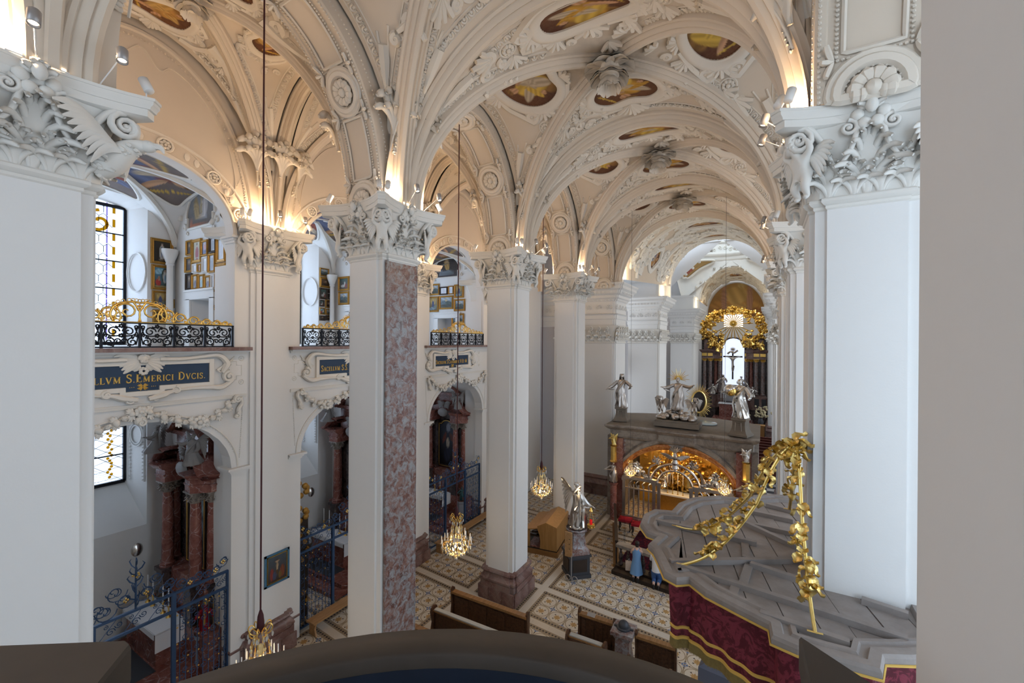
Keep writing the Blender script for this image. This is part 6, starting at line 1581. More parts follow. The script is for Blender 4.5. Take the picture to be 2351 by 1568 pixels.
# ------------------------------------------------------------------ crossing and choir
XC = -3.05
ENT = [(0, 9.95), (.03, 10.0), (.03, 10.3), (.07, 10.34), (.07, 10.55), (.16, 10.62), (.04, 10.66), (.04, 11.35), (.10, 11.40), (.14, 11.5), (.22, 11.55), (.22, 11.7), (.36, 11.78), (.42, 11.95), (.55, 12.05), (.55, 12.2), (.64, 12.3), (.64, 12.38), (0, 12.4)]
def pier(label, x0, x1, y0, y1, flip=False):
    t = thing('crossing_pier', label, 'pier', ((x0 + x1) / 2, (y0 + y1) / 2, 0), group='crossing piers', kind='structure'); a, b = (x1 - x0) / 2, (y1 - y0) / 2
    q = lambda o, s=.16, e=.06: [(a + o, -b - o + s), (a + o, b + o - s), (a + o - e, b + o - s), (a + o - e, b + o - e), (a + o - s, b + o - e), (a + o - s, b + o), (-a - o, b + o), (-a - o, -b - o), (a + o - s, -b - o), (a + o - s, -b - o + e), (a + o - e, -b - o + e), (a + o - e, -b - o + s)]
    if flip: q0 = q; q = lambda o, s=.16, e=.06: [(-x, y) for x, y in q0(o)][::-1]
    mb = MB(); mb.loft([q(0)] * 2, [1.1, 8.95]); mb.build('shaft', M['white'], t, False)
    mb = MB(); mb.loft([q(o) for o, z in ((.16, 0), (.16, .6), (.2, .66), (.16, .75), (.05, .9), (.1, 1.0), (.02, 1.15))], [0, .6, .66, .75, .9, 1.0, 1.15]); mb.build('plinth', M['plinth'], t, True)
    mb = MB(); mb.loft([q(o) for o, z in ENT], [z for o, z in ENT])
    for (fx, fy, nx, L) in ((0, -b, 0, 2 * a), ((-1 if flip else 1) * a, 0, 1, 2 * b)):
        n = int(L / .22)
        for i in range(n):
            u = -L / 2 + (i + .5) * L / n
            p = (u, -b - .34, 11.86) if nx == 0 else ((fx + math.copysign(.34, fx)), u, 11.86)
            mb.box(p, (.10, .16, .12) if nx == 0 else (.16, .10, .12)); 
            p = (u, -b - .10, 11.43) if nx == 0 else ((fx + math.copysign(.10, fx)), u, 11.43); mb.blob(p, .055, k=5, m=3)
        for i in range(max(1, int(L / .55))):
            u = -L / 2 + (i + .5) * L / max(1, int(L / .55)); R = xf((u, -b - .05, 11.0), rotz(PI)) if nx == 0 else xf((fx + math.copysign(.05, fx), u, 11.0), rotz(-PI / 2 if fx > 0 else PI / 2))
            for sg in (-1, 1): volute(mb, (sg * .13, 0, 0), .13, R, sg, 1.5, .03)
            mb.blob(R[:3, 3] + A(0, 0, .14), .05, k=6, m=4)
    mb.build('entablature', M['white'], t, True, sharp=30)
    mb = MB(); mb.loft([q(.02), q(.05), q(.05), q(.02), q(.05), q(.16), q(.16)], [8.90, 8.92, 8.97, 9.0, 9.6, 9.88, 9.95])
    for (nx, L) in ((0, 2 * a), (1, 2 * b)):
        n = max(2, int(L / .42))
        for i in range(n):
            u = -L / 2 + (i + .5) * L / n; fx = (-a if flip else a); R = xf((u, -b, 8.98), rotz(PI)) if nx == 0 else xf((fx, u, 8.98), rotz(-PI / 2 if fx > 0 else PI / 2))
            fan(mb, R, .42, .40, 5, .045, .16, .05, k=4, steps=7); fan(mb, R @ xf((.2, 0, .05)), .78, .40, 5, .045, .2, .10, k=4, steps=7, body=False); volute(mb, (.2, .22, .78), .12, R, 1, 1.4, .035, k=5)
    mb.build('capital', M['stucco'], t)
    mb = MB(); mb.loft([q(-.1), q(-.1), q(-.04), q(-.04)], [12.4, 13.55, 13.6, 13.75]); mb.build('attic', M['white'], t, False); return t
pier('crossing pier with deep cornice behind the grace chapel, left', -9.3, -7.4, 24.3, 26.6)
pier('second grey white pier left of the choir', -9.0, -6.7, 33.0, 36.0)
pier('third pier lit bright beside the high altar', -8.2, -6.0, 46.0, 50.0)
pier('right crossing pier, only its cornice showing', .66, 2.6, 24.9, 27.2, True)
pier('second right crossing pier, mostly hidden', .60, 2.6, 34.0, 37.0, True)
pier('third right pier beside the high altar', .45, 2.4, 47.0, 51.0, True)
# side walls, windows, back
def side_wall(lab, x, y0, y1, z1, ops, nm):
    mb = MB(); sx = .5 if x > 0 else -.5; fn = lambda u, d, z: (x if d == 0 else x + sx, u, z); arch_wall(mb, fn, y0, y1, 0, z1, ops, 8); structure('', lab, mb.build(nm, M['lilac'], smooth=False))
side_wall('left choir wall with two tiers of windows', -10.2, 26.5, 62, 21, [dict(c=y, h=1.5, b=b, s=s, r=1.0) for y in (31, 41.5, 43) for b, s in ((2.5, 6.2), (9.0, 11.0))][:4], 'wall_choir_left')
side_wall('right choir wall with tall windows', 3.2, 24, 62, 21, [dict(c=y, h=1.8, b=3, s=10, r=1.4) for y in (31, 43)], 'wall_choir_right')
mb = MB(); mb.bb(-17.3, -9.2, 25.4, 26.0, 0, 16); 
mb2 = MB(); mb2.loft([[(-17, 25.4 - o), (-9.2, 25.4 - o), (-9.2, 26), (-17, 26)] for o, z in ENT], [z for o, z in ENT])
for x in (-11.2,):
    mb.bb(x - .35, x + .35, 25.2, 25.4, 0, 9.95)
    for i in range(3): fan(mb2, xf((x - .24 + .24 * i, 25.2, 9.0), rotz(PI)), .5, .34, 5, .045, .16, .05, k=4); 
    for sg in (-1, 1): volute(mb2, (x + sg * .3, 25.02, 9.75), .14, None, sg, 1.5, .04)
for i in range(12):
    x = -16.5 + i * .62
    for sg in (-1, 1): volute(mb2, (x + sg * .14, 25.32, 11.0), .14, None, sg, 1.5, .03)
o = structure('', 'grey white end wall of the left aisle', mb.build('wall_aisle_end', M['lilac'], smooth=False)); mb2.build('entablature', M['white'], o, True, sharp=30)
mb = MB(); mb.bb(-16.3, 8, 57.5, 58, 0, 20); structure('', 'apse wall behind the high altar', mb.build('wall_apse', M['white'], smooth=False))
# vault over the crossing: arcs lofted from the nave to the dome, thick with stucco
class Barrel:
    def __init__(s, keys): s.k = keys                     # (y, centre x, half width, spring z, rise)
    def arr(s, y): return [np.interp(y, [q[0] for q in s.k], [q[i] for q in s.k]) for i in range(1, 5)]
    def at(s, st, off=0.0):
        st = np.asarray(st, float); cx, a, z, r = s.arr(st[..., 1]); t = st[..., 0] / 4.2
        p = np.stack([cx + a * np.sin(t), st[..., 1], z + r * np.cos(t)], -1); n = np.stack([-np.sin(t) / a, 0 * t, -np.cos(t) / r], -1); off = np.asarray(off, float); return p + unit(n) * (off[..., None] if off.ndim else off)
    def nat(s, st):
        st = np.asarray(st, float); cx, a, z, r = s.arr(st[..., 1]); t = st[..., 0] / 4.2; return unit(np.stack([-np.sin(t) / a, 0 * t, -np.cos(t) / r], -1))
    def surf(s, mb, y0, y1, n=24, m=6):
        T, Y = np.meshgrid(np.linspace(-1, 1, n + 1) * 4.2 * PI / 2, np.linspace(y0, y1, m), indexing='ij'); mb.grid(s.at(np.stack([T, Y], -1)))
def barrel(lab, keys, bands, pics, seed, mat='vault', dens=1.0):
    B_ = Barrel(keys); y0, y1 = keys[0][0], keys[-1][0]; mb = MB(); B_.surf(mb, y0, y1); root = structure('', lab, mb.build('ceiling_choir', M[mat])); rg = random.Random(seed); mb = MB()
    for y in bands:
        T = np.linspace(-6.4, 6.4, 40); stroke(mb, B_, np.c_[T, np.full(40, y)], .16, .02, 6, .7)
        for t in np.linspace(-6.2, 6.2, 46): mb.blob(B_.at(A(t, y + .28), .03), .08, k=5, m=3)
    keep = [p[0] for p in pics]
    for i in range(int(150 * dens)):
        c = (rg.uniform(-6.0, 6.0), rg.uniform(y0 + .3, y1 - .3))
        if any(abs(c[0] - p[0]) < 1.25 and abs(c[1] - p[1]) < 1.0 for p in keep): continue
        scroll(mb, B_, c, rg.uniform(.22, .5), rg.random() * 6, rg.choice((-1.3, 1.3)), .10)
        if i % 2: leafy(mb, B_, (c[0] + .3, c[1]), rg.random() * 6, .6, .5, 4, .09)
    for (c, out_r, sd) in pics:
        out = lobed(c, *out_r, k=4, d=.06); medallion(mb, B_, out, .14); g, bl = saint(sd, (.42, .20, .05), (.18, .20, .30)); fresco(B_, out, g, bl, sd, 10, .02).build('ceiling_picture', M['fresco'], root)
    mb.build('stucco_relief', M['stucco'], root)
barrel('stuccoed barrel vault between nave and dome', [(24.7, -3.3, 4.0, 12.7, 3.55), (36, -2.95, 3.5, 13.5, 3.45)], (25.1, 27.6, 32.6, 35.6), [((0, 29.2), (1.3, .8), 71), ((4.6, 30.2), (.8, .8), 72), ((-4.6, 30.2), (.8, .8), 73), ((0, 34.1), (1.2, .7), 74)], 5, dens=1.5)
barrel('golden lit stucco arch before the apse', [(51.2, -2.8, 3.35, 13.6, 3.6), (54, -2.85, 3.2, 13.5, 3.4), (57.4, XC + .1, 3.0, 13.4, 3.0)], (51.5, 53.0, 56.6), [((0, 54.8), (1.2, .7), 75)], 8, dens=.9)
# fronts of the far arches (wall above each arch)
for y, cx, a, z, r, lab in ((36.0, -2.95, 3.5, 13.5, 3.45, 'wall over the arch before the dome'), (51.2, -2.8, 3.35, 13.6, 3.6, 'wall over the arch behind the dome')):
    fn = lambda u, d, z_: (u, y + .3 * d, z_); mb = MB(); arch_wall(mb, fn, -10.2, 3.2, 12.4, 20.0, [dict(c=cx, h=a, b=12.4, s=z, r=r)], 14); structure('', lab, mb.build('wall_arch', M['white'], smooth=False))
# dome: pendentives, ring cornice, drum, bowl
dome = structure('ceiling', 'pale blue lit dome with pendentive pictures'); dome.location = (XC, 46.0, .65); DR = 5.2
for k in range(4):
    G = []; a0 = PI / 4 + k * PI / 2
    for t in np.linspace(0, 1, 9):
        row = []
        for u in np.linspace(-PI / 4, PI / 4, 11):
            top = A(DR * math.cos(a0 + u), DR * math.sin(a0 + u), 17.2); cn = A(DR * 1.3 * math.cos(a0), DR * 1.3 * math.sin(a0), 13.0); e = t ** .75; p = top * e + cn * (1 - e); p[:2] *= 1 + .10 * math.sin(PI * t) * math.cos(u * 2); row.append(p)
        G.append(row)
    mb = MB(); mb.grid(np.array(G)); mb.build('pendentive', M['white'], dome)
    G = np.array(G); sub = G[4:9, 2:9] * A(.985, .985, 1); U, W_ = np.meshgrid(np.linspace(0, 1, 14), np.linspace(0, 1, 14), indexing='ij')
    def smp(U_, V_): i = U_ * 4; j = V_ * 6; i0 = np.minimum(i.astype(int), 3); j0 = np.minimum(j.astype(int), 5); fi, fj = (i - i0)[..., None], (j - j0)[..., None]; return sub[i0, j0] * (1 - fi) * (1 - fj) + sub[i0 + 1, j0] * fi * (1 - fj) + sub[i0, j0 + 1] * (1 - fi) * fj + sub[i0 + 1, j0 + 1] * fi * fj
    V_ = .5 + (W_ - .5) * (.25 + .75 * U); mb = MB(); mb.grid(smp(U, V_), C=paint(W_, U, ((.42, .25, .10), (.46, .32, .14)), [(.45, .4, .22, .25, .4, (.36, .10, .08)), (.55, .6, .16, .2, 0, (.30, .28, .42)), (.5, .8, .1, .1, 0, (.5, .36, .26)), (.75, .5, .1, .3, .3, (.30, .22, .34))], k).reshape(-1, 3)); mb.build('pendentive_picture', M['fresco'], dome)
    mb = MB(); e = np.array([smp(np.array(i), np.array(.5 + (j - .5) * (.25 + .75 * i))) for i, j in [(0, 0), (.5, 0), (1, 0), (1, .5), (1, 1), (.5, 1), (0, 1), (0, .5)]]); mb.tube(bez(e * A(.985, .985, 1), 40, True), .12, k=6, closed=True)
    for i in range(14): p = G[random.randrange(2, 9), random.choice((0, 1, 9, 10))] * A(.97, .97, 1); mb.blob(p, .13, k=6, m=4)
    mb.build('stucco_frame', M['stucco'], dome)
mb = MB(); mb.lathe([(DR + .1, 17.1), (DR, 17.15), (DR - .1, 17.35), (DR - .12, 17.55), (DR - .35, 17.75), (DR - .38, 17.9), (DR - .1, 17.95), (DR - .1, 19.0), (DR - .3, 19.1), (DR - .32, 19.3), (DR, 19.35), (DR, 20.3), (DR * .9, 21.5), (DR * .6, 22.7), (1.2, 23.3)], 48); mb.build('drum', M['white'], dome)
mb = MB()
for i in range(72): a = i * 2 * PI / 72; mb.box(((DR - .28) * math.cos(a), (DR - .28) * math.sin(a), 19.2), (.14, .14, .16), rotz(a))
for i in range(60):
    a = i * 2 * PI / 60; S_ = spiral((0, 0), .22, .04, i, (-1) ** i * 1.2, 10); mb.tube(np.c_[(DR - .14) * np.cos(a + S_[:, 0] / DR), (DR - .14) * np.sin(a + S_[:, 0] / DR), 18.45 + .12 * (-1) ** (i // 2) + S_[:, 1]], .05, k=4)
mb.build('drum_ornament', M['stucco'], dome)
# apse mural over the high altar
n, m = 40, 22; a_ = np.linspace(0, PI, n); R_ = np.linspace(0, 1, m)
P = np.stack([XC + .2 + np.cos(a_)[:, None] * 3.05 * R_, np.full((n, m), 57.3), 12.1 + np.sin(a_)[:, None] * 4.0 * R_], -1); U = (P[..., 0] - P[..., 0].min()) / np.ptp(P[..., 0]); W_ = (P[..., 2] - 12.1) / 4
bl = [(.5, .6, .22, .3, 0, (.40, .26, .09)), (.22, .35, .2, .14, .3, (.34, .17, .05)), (.8, .32, .22, .12, -.3, (.36, .19, .05)), (.5, .30, .25, .08, .1, (.40, .24, .08)), (.55, .12, .35, .09, 0, (.18, .08, .02)), (.30, .5, .05, .5, 0, (.30, .16, .11)), (.74, .5, .05, .5, 0, (.30, .16, .11)), (.6, .92, .07, .08, 0, (.42, .3, .12)), (.2, .12, .16, .14, 0, (.22, .09, .03)), (.88, .12, .12, .14, 0, (.22, .09, .03))]
mb = MB(); mb.grid(P, C=paint(U, W_, ((.22, .10, .03), (.34, .20, .07)), bl, 4, .06).reshape(-1, 3)); structure('', 'painted golden clouds and columns in the apse lunette', mb.build('wall_mural', M['fresco']))
mb = MB(); mb.bb(-9, 3, 26, 57.4, -.016, .004); structure('', 'chequered floor of the choir', mb.build('floor_choir', M['chequer'], smooth=False))
# ---- high altar (local: x across, -y towards the nave)
t = thing('high_altar', 'brown marble high altar with gilded glory around a bright niche', 'altar', (-2.85, 53.6, 0))
mb = MB(); mb.bb(-3.3, 3.3, -.3, .6, 0, 2.4); 
for sg in (-1, 1): mb.loft([[(sg * 1.15, -.3), (sg * 1.7, -1.0), (sg * 3.2, -1.0), (sg * 3.2, -.2)][::sg]] * 2, [0, 1.75])
mb.build('altar_base', M['darkmarble'], t, False)
mb = MB()
for sg in (-1, 1):
    mb.loft([[(sg * 1.2, -.3), (sg * 1.75, -1.0), (sg * 3.25, -1.05), (sg * 3.3, -.2)][::sg]] * 2, [1.75, 3.1])
    for x in (1.2, 2.2, 2.85): mb.bb(sg * x - .32, sg * x + .32, -1.2 if x > 1.5 else -.7, -.4, 1.8, 3.3)
mb.build('column_base', M['plinth'], t, False)
for sg in (-1, 1):
    for x, y in ((1.35, -.35), (1.75, -.2), (2.25, -.85), (2.85, -.75)):
        o = altar_column(3.55, .19, M['salmon'] if x != 1.75 else M['redmarble'], M['gold'], t, (sg * x, y, 3.35))
    mb = MB(); mb.bb(sg * 2.2 - 1.05, sg * 2.2 + 1.05, -.1, .5, 3.1, 9.8); mb.build('back_panel', M['darkmarble'], t, False)
    mb = MB(); pl = lambda o: [(sg * 1.15, -.05), (sg * (1.2 - o * .3), -.55 - o), (sg * 1.9, -1.08 - o), (sg * (3.1 + o), -1.05 - o), (sg * (3.2 + o), 0)][::sg]
    mb.loft([pl(0), pl(0), pl(.05), pl(.02), pl(.02), pl(.1), pl(.25), pl(.28)], [7.2, 7.4, 7.45, 7.5, 7.85, 7.9, 8.1, 8.2]); mb.loft([pl(-.2), pl(-.2), pl(-.1)], [8.2, 9.3, 9.35]); mb.build('entablature', M['plinth'], t, False)
    mb = MB(); 
    for x in (1.4, 2.25, 2.85): mb.bb(sg * x - .25, sg * x + .25, -1.12 if x > 1.5 else -.62, -.6 if x > 1.5 else -.3, 7.5, 7.82)
    mb.build('gilt_frieze', M['gold'], t, False)
    mb = MB(); mb.bb(sg * 2.3 - .22, sg * 2.3 + .22, -1.23, -1.19, 2.1, 3.0); mb.bb(sg * 2.95 - .2, sg * 2.95 + .2, -1.23, -1.19, 2.1, 3.0); mb.build('dark_panel', M['charcoal'], t, False)
mb = MB(); t_ = np.linspace(0, PI, 16); mb.prism(np.r_[[(1.1, 4.3)], np.c_[1.1 * np.cos(t_), 8.35 + 1.15 * np.sin(t_)], [(-1.1, 4.3)]], .0, .04, M=np.array(((1, 0, 0, 0), (0, 0, -1, 0), (0, 1, 0, 0), (0, 0, 0, 1)), float)); mb.build('bright_niche_window', emit('lit_niche_window', (.72, .80, 1.0), 1.05), t, False, (0, -.12, 0))
mb = MB(); P = np.c_[np.r_[1.16, 1.16 * np.cos(t_), -1.16], np.full(18, -.2), np.r_[4.3, 8.35 + 1.2 * np.sin(t_), 4.3]]; mb.tube(P, .09, k=6); mb.build('niche_frame', M['darkmarble'], t)
mb = MB(); mb.bb(-.95, .92, -.18, -.14, 10.75, 12.1); mb.build('glory_window', emit('lit_glory_window', (1.0, .97, .88), 2.2), t, False)
mb = MB(); rg = random.Random(2)
for i in range(330):
    a = rg.uniform(-.15, PI + .15); r = rg.uniform(.82, 1.12); x = 3.0 * r * math.cos(a); z = 10.4 + 2.3 * r * math.sin(a) - (.9 * rg.random() if rg.random() < .5 else 0)
    if abs(x) < 1.0 and 10.6 < z < 12.2: continue
    mb.blob((x, -.3 - rg.random() * .5, z), (rg.uniform(.10, .3), rg.uniform(.08, .2), rg.uniform(.10, .26)), rotz(rg.random() * 3) @ rotx(rg.random() * 3), k=7, m=5)
for i in range(150):
    sg = rg.choice((-1, 1)); x = sg * rg.uniform(.9, 2.5); z = 8.4 + rg.random() * (1.9 if abs(x) > 1.2 else 1.5); mb.blob((x, -.8 - rg.random() * .3, z), (rg.uniform(.08, .2), .14, rg.uniform(.08, .24)), rotx(rg.random() * 3), k=6, m=4)
mb.build('gilded_glory', M['gold'], t)
for sg, x, z in ((-1, -2.1, 8.6), (1, 1.9, 8.7), (-1, -1.5, 8.0), (1, 2.8, 8.2)):
    o = link('gilded_angel', None, t, (x, -1.15, z)) if False else draped(1.1, 1.2, .3 * sg, ((.4, .1, .9), (.3, .2, .6)), True, True, int(9 + x * 3)).build('gilded_angel', M['gold'], t, loc=(x, -1.2, z)); o.rotation_euler = (0, sg * .3, PI)
mb = MB()
for i in range(26): a = i * 2 * PI / 26; L = 1.0 + .9 * (i % 3 == 0) + (.7 if math.sin(a) < -.6 else 0); mb.tube([(.15 * math.cos(a), -.62, 11.1 + .15 * math.sin(a)), (L * math.cos(a), -.66, 11.1 + L * math.sin(a))], [.035, .05], k=4)
mb.blob((0, -.65, 11.1), .16, k=8, m=6); mb.build('gilt_ray', M['leafgold'], t)
mb = MB(); mb.box((0, 0, 0), (.16, .10, 3.1)); mb.box((0, 0, .95), (1.9, .10, .16))
o = thing('crucifix', 'dark crucifix with a silver figure before the bright niche', 'crucifix', (-2.87, 52.9, 6.5)); mb.build('cross', M['darkwood'], o, False)
CV = [(0, -.10, .05), (0, -.12, .35), (0, -.10, .70), (.03, -.14, .92), (.02, -.15, 1.06), (.35, -.1, .86), (.78, -.08, .98), (-.35, -.1, .86), (-.78, -.08, .98), (.10, -.18, -.35), (.03, -.10, -.75), (-.05, -.18, -.33), (-.02, -.10, -.75)]
CE = [(0, 1), (1, 2), (2, 3), (3, 4), (2, 5), (5, 6), (2, 7), (7, 8), (0, 9), (9, 10), (0, 11), (11, 12)]
skin('corpus', CV, CE, [.13, .12, .15, .06, .11, .06, .04, .06, .04, .08, .05, .08, .05], 1, M['oldsilver'], o)
mb = MB()
for i in range(26): a = i * 2 * PI / 26; mb.tube([(0, 0, 1.75), (.30 * math.cos(a), 0, 1.75 + .26 * math.sin(a))], [.02, .01], k=4)
mb.blob((0, 0, 1.75), .12, k=8, m=5); mb.tube(bez([(-.5, -.1, 1.25), (-.2, -.15, 1.5), (.1, -.1, 1.35), (.5, -.1, 1.65)], 14), .1, k=6); mb.build('halo_and_scroll', M['oldsilver'], o)
def statue(name, lab, loc, rz, h, w, arms, mat, seed, hair='bun', wings=False, kneel=False, cat='statue', turn=.25):
    t = thing(name, lab, cat, loc, rz); draped(h, w, turn, arms, wings, kneel, seed, hair).build('figure', mat, t); return t
statue('silver_statue', 'silver standing woman left of the bright niche', (-3.75, 52.2, 3.7), PI, 1.75, 1, ((.35, .15, .55), (.2, .25, .6)), M['oldsilver'], 21, 'veil')
statue('silver_statue', 'silver standing figure right of the bright niche', (-2.0, 52.2, 3.6), PI, 1.75, 1, ((.2, .25, .62), (.35, .1, .5)), M['oldsilver'], 22)
statue('silver_angel', 'small silver angel kneeling at the left columns', (-4.75, 52.2, 3.3), PI - .6, 1.3, 1, ((.3, .2, .6), (.25, .25, .65)), M['silver'], 23, wings=True, kneel=True)
statue('silver_angel', 'small silver angel kneeling at the right columns', (-.95, 52.2, 3.2), PI + .6, 1.3, 1, ((.3, .2, .6), (.25, .25, .65)), M['silver'], 24, wings=True, kneel=True)
t = thing('silver_globe', 'large silver globe with a gold band before the high altar', 'globe', (-3.0, 51.9, 3.75)); mb = MB(); mb.blob((0, 0, 0), .58, k=24, m=16); mb.build('ball', M['silver'], t); mb = MB(); mb.tube(circ3(.59, 0, 30), .05, k=6, closed=True); o = mb.build('band', M['gold'], t); o.rotation_euler = (.5, .4, 0); mb = MB(); mb.tube([(0, -.5, .2), (.3, -.45, .3), (.45, -.2, .45), (.2, .2, .62)], [.05, .07, .06, .02], k=6); mb.build('serpent', M['oldsilver'], t)
t = thing('altar_steps', 'broad red marble steps rising to the high altar', 'steps', (-2.85, 51, 0))
for i in range(5): mb = MB(); q = .42 * i; mb.bb(-2.3 + q * .3, 2.3 - q * .3, -2.6 + q, 1.0, .2 * i, .2 * i + .2); mb.build('step', M['redmarble'] if i % 2 == 0 else M['plinth'], t, False)
mb = MB(); mb.bb(-1.2, 1.2, .1, 1.1, 1.0, 2.4); mb.build('altar_block', M['redmarble'], t, False); mb = MB(); mb.bb(-1.3, 1.3, 0, 1.2, 2.4, 2.46); mb.build('altar_cloth', M['paper'], t, False)
for i, nm in enumerate(('left', 'middle', 'right')): t = thing('candlestick', f'{nm} of three candles on the high altar table', 'candlestick', (-3.9 + .22 * i, 51.4, 2.46), group='high altar candles'); mb = MB(); mb.lathe([(.09, 0), (.03, .06), (.03, .5), (.06, .55)], 8); mb.build('stick', M['silver'], t); mb = MB(); mb.lathe([(.03, .55), (.03, 1.3), (.003, 1.34)], 8); mb.build('candle', M['paper'], t)
# oval picture in a sunburst frame behind the grace chapel, bench blocks, flowers
t = thing('sunburst_frame', 'oval dark picture in a gold sunburst frame behind the chapel roof', 'sunburst', (-3.37, 28.0, 5.4)); t.rotation_euler = (0, 0, .5)
mb = MB(); mb.prism(circ(.40, 24, ry=.62), 0, .06, M=np.array(((1, 0, 0, 0), (0, 0, -1, 0), (0, 1, 0, 0), (0, 0, 0, 1)), float)); mb.build('dark_picture', M['darkwood'], t, False)
mb = MB(); P = circ(.42, 28, ry=.64); mb.tube(np.c_[P[:, 0], np.full(28, -.08), P[:, 1]], .05, k=6, closed=True)
for i in range(56): a = i * 2 * PI / 56; L = 1.45 + .2 * (i % 2); mb.tube([(.44 * math.cos(a), -.05, .66 * math.sin(a)), (.44 * L * 1.12 * math.cos(a), -.05, .66 * L * math.sin(a))], [.022, .008], k=4)
mb.build('gilt_ray', M['leafgold'], t); mb = MB(); mb.lathe([(.5, -5.4), (.4, -5.2), (.1, -4.9), (.08, -.7)], 10); mb.build('stand', M['darkwood'], t)
for k in range(11):
    t = thing('choir_pew', f'dark red pew beside the right pillars, row {["one", "two", "three", "four", "five", "six", "seven", "eight", "nine", "ten", "eleven"][k]} from the chapel', 'pew', (.15, 31.6 + k * 1.05, 0), group='pews beside the right choir pillars'); mb = MB(); mb.bb(-.55, .6, -.02, .05, .1, .95); mb.bb(-.55, .6, -.06, .08, .93, .98); mb.build('backrest', M['pewred'] if 'pewred' in M else M.setdefault('pewred', plain('dark_red_pew_wood', (.11, .03, .022), .4, var=.15)), t, False); mb = MB(); mb.bb(-.5, .55, -.4, 0, .38, .44); mb.build('seat', M['pewred'], t, False)
t = thing('flower_vase', 'vase of pale flowers near the right choir steps', 'vase', (-.15, 45.6, 1.4)); mb = MB(); mb.lathe([(.18, 0), (.25, .3), (.15, .6), (.22, .7)], 12); mb.build('vase', M['charcoal'], t); mb = MB()
for i in range(60): mb.blob((random.gauss(0, .32), random.gauss(0, .3), 1.1 + random.gauss(0, .28)), .09, k=5, m=4)
mb.build('blossoms', plain('pale_blossoms', (.42, .36, .22), .8, var=.4), t)
mb = MB(); mb.lathe([(.4, -1.4), (.4, 0)], 8); mb.build('stand', M['darkwood'], t)
for i, (x, y, lab) in enumerate(((-1.35, 42.8, 'low orange brown bench block, left of two'), (-.2, 43.2, 'low orange brown bench block, right of two'))): t = thing('bench_block', lab, 'bench', (x, y, 0), group='bench blocks before the choir'); mb = MB(); mb.bb(-.35, .35, -.3, .3, 0, 1.7); mb.bb(-.4, .4, -.35, .35, 1.7, 1.8); mb.build('block', M['oakdark'], t, False)

# ------------------------------------------------------------------ grace chapel in the nave
GX, GY = -3.55, 21.7
t = thing('grace_chapel', 'low brown marble chapel with a wide glowing arch and statues on top', 'chapel', (GX, GY, 0))
hw, dp, ht = 3.15, 3.9, 4.3
fn = lambda u, d, z: (u, 0 if d == 0 else .5, z); mb = MB(); arch_wall(mb, fn, -hw, hw, 0, 4.15, [dict(c=0, h=2.6, b=-.05, s=2.2, r=1.72)], 20); mb.build('front_wall', M['greymarble'], t, True, sharp=30)
mb = MB()
for sg in (-1, 1): mb.bb(sg * hw - .25, sg * hw + .25, .0, dp, 0, 4.15); 
mb.bb(-hw, hw, dp - .3, dp, 0, 4.15); mb.build('side_wall', M['greymarble'], t, False)
mb = MB(); P = arc((-2.6, 0, 2.2), (2.6, 0, 2.2), 1.72, 36); 
for o, r, y in ((1.02, .12, -.04), (.965, .07, -.03)): mb.tube(np.c_[P[:, 0] * o, np.full(37, y), 2.2 + (P[:, 2] - 2.2) * o + (.02 if o > 1 else 0)], r, k=8)
mb.bb(-2.7, -2.52, -.1, .05, 0, 2.25); mb.bb(2.52, 2.7, -.1, .05, 0, 2.25); mb.build('amber_archivolt', M['amber'], t, label='orange marble arch moulding')
mb = MB()
for sg in (-1, 1):
    P = bez([(sg * 2.95, -.06, 2.15), (sg * 2.6, -.08, 2.9), (sg * 1.9, -.1, 3.6), (sg * 1.2, -.1, 4.0), (sg * .75, -.1, 4.2)], 20); mb.tube(P, np.linspace(.10, .16, 21), k=6, flat=(1, .7), nrm=A(0, 1, 0))
mb.blob((0, -.08, 3.98), (.45, .10, .16), k=10, m=6); winged_head(mb, 1, xf((0, -.10, 3.98), rotz(-PI / 2), .8)); mb.build('arch_band', M['greymarble'], t)
for sg in (-1, 1):
    mb = MB(); mb.bb(sg * 2.85 - .3, sg * 2.85 + .3, -.22, .06, 0, 4.1); mb.build('corner_pilaster', M['redmarble'], t, False)
    mb = MB(); mb.bb(sg * 2.62 - .16, sg * 2.62 + .16, -.04, .03, 3.1, 4.0); mb.build('wall_panel', M['salmon'], t, False)
mb = MB(); q = lambda o: [(-hw - .05 - o, -.15 - o), (-.9, -.15 - o), (-.8, -.22 - o), (.8, -.22 - o), (.9, -.15 - o), (hw + .05 + o, -.15 - o), (hw + .05 + o, dp), (-hw - .05 - o, dp)]
mb.loft([q(-.1), q(0), q(.04), q(.0), q(.02), q(.12), q(.22), q(.26), q(.26)], [4.05, 4.12, 4.18, 4.22, 4.50, 4.55, 4.64, 4.68, 4.74]); mb.build('cornice', M['greymarble'], t, False)
mb = MB(); G = [[(x, y, 4.74 + .16 * math.cos(x / 3.5 * PI / 2) * math.sin(min(1, y / 1.2) * PI / 2)) for y in np.linspace(-.4, dp, 9)] for x in np.linspace(-hw - .3, hw + .3, 13)]; mb.grid(np.array(G)); mb.build('roof_slab', M['stonelid'], t)
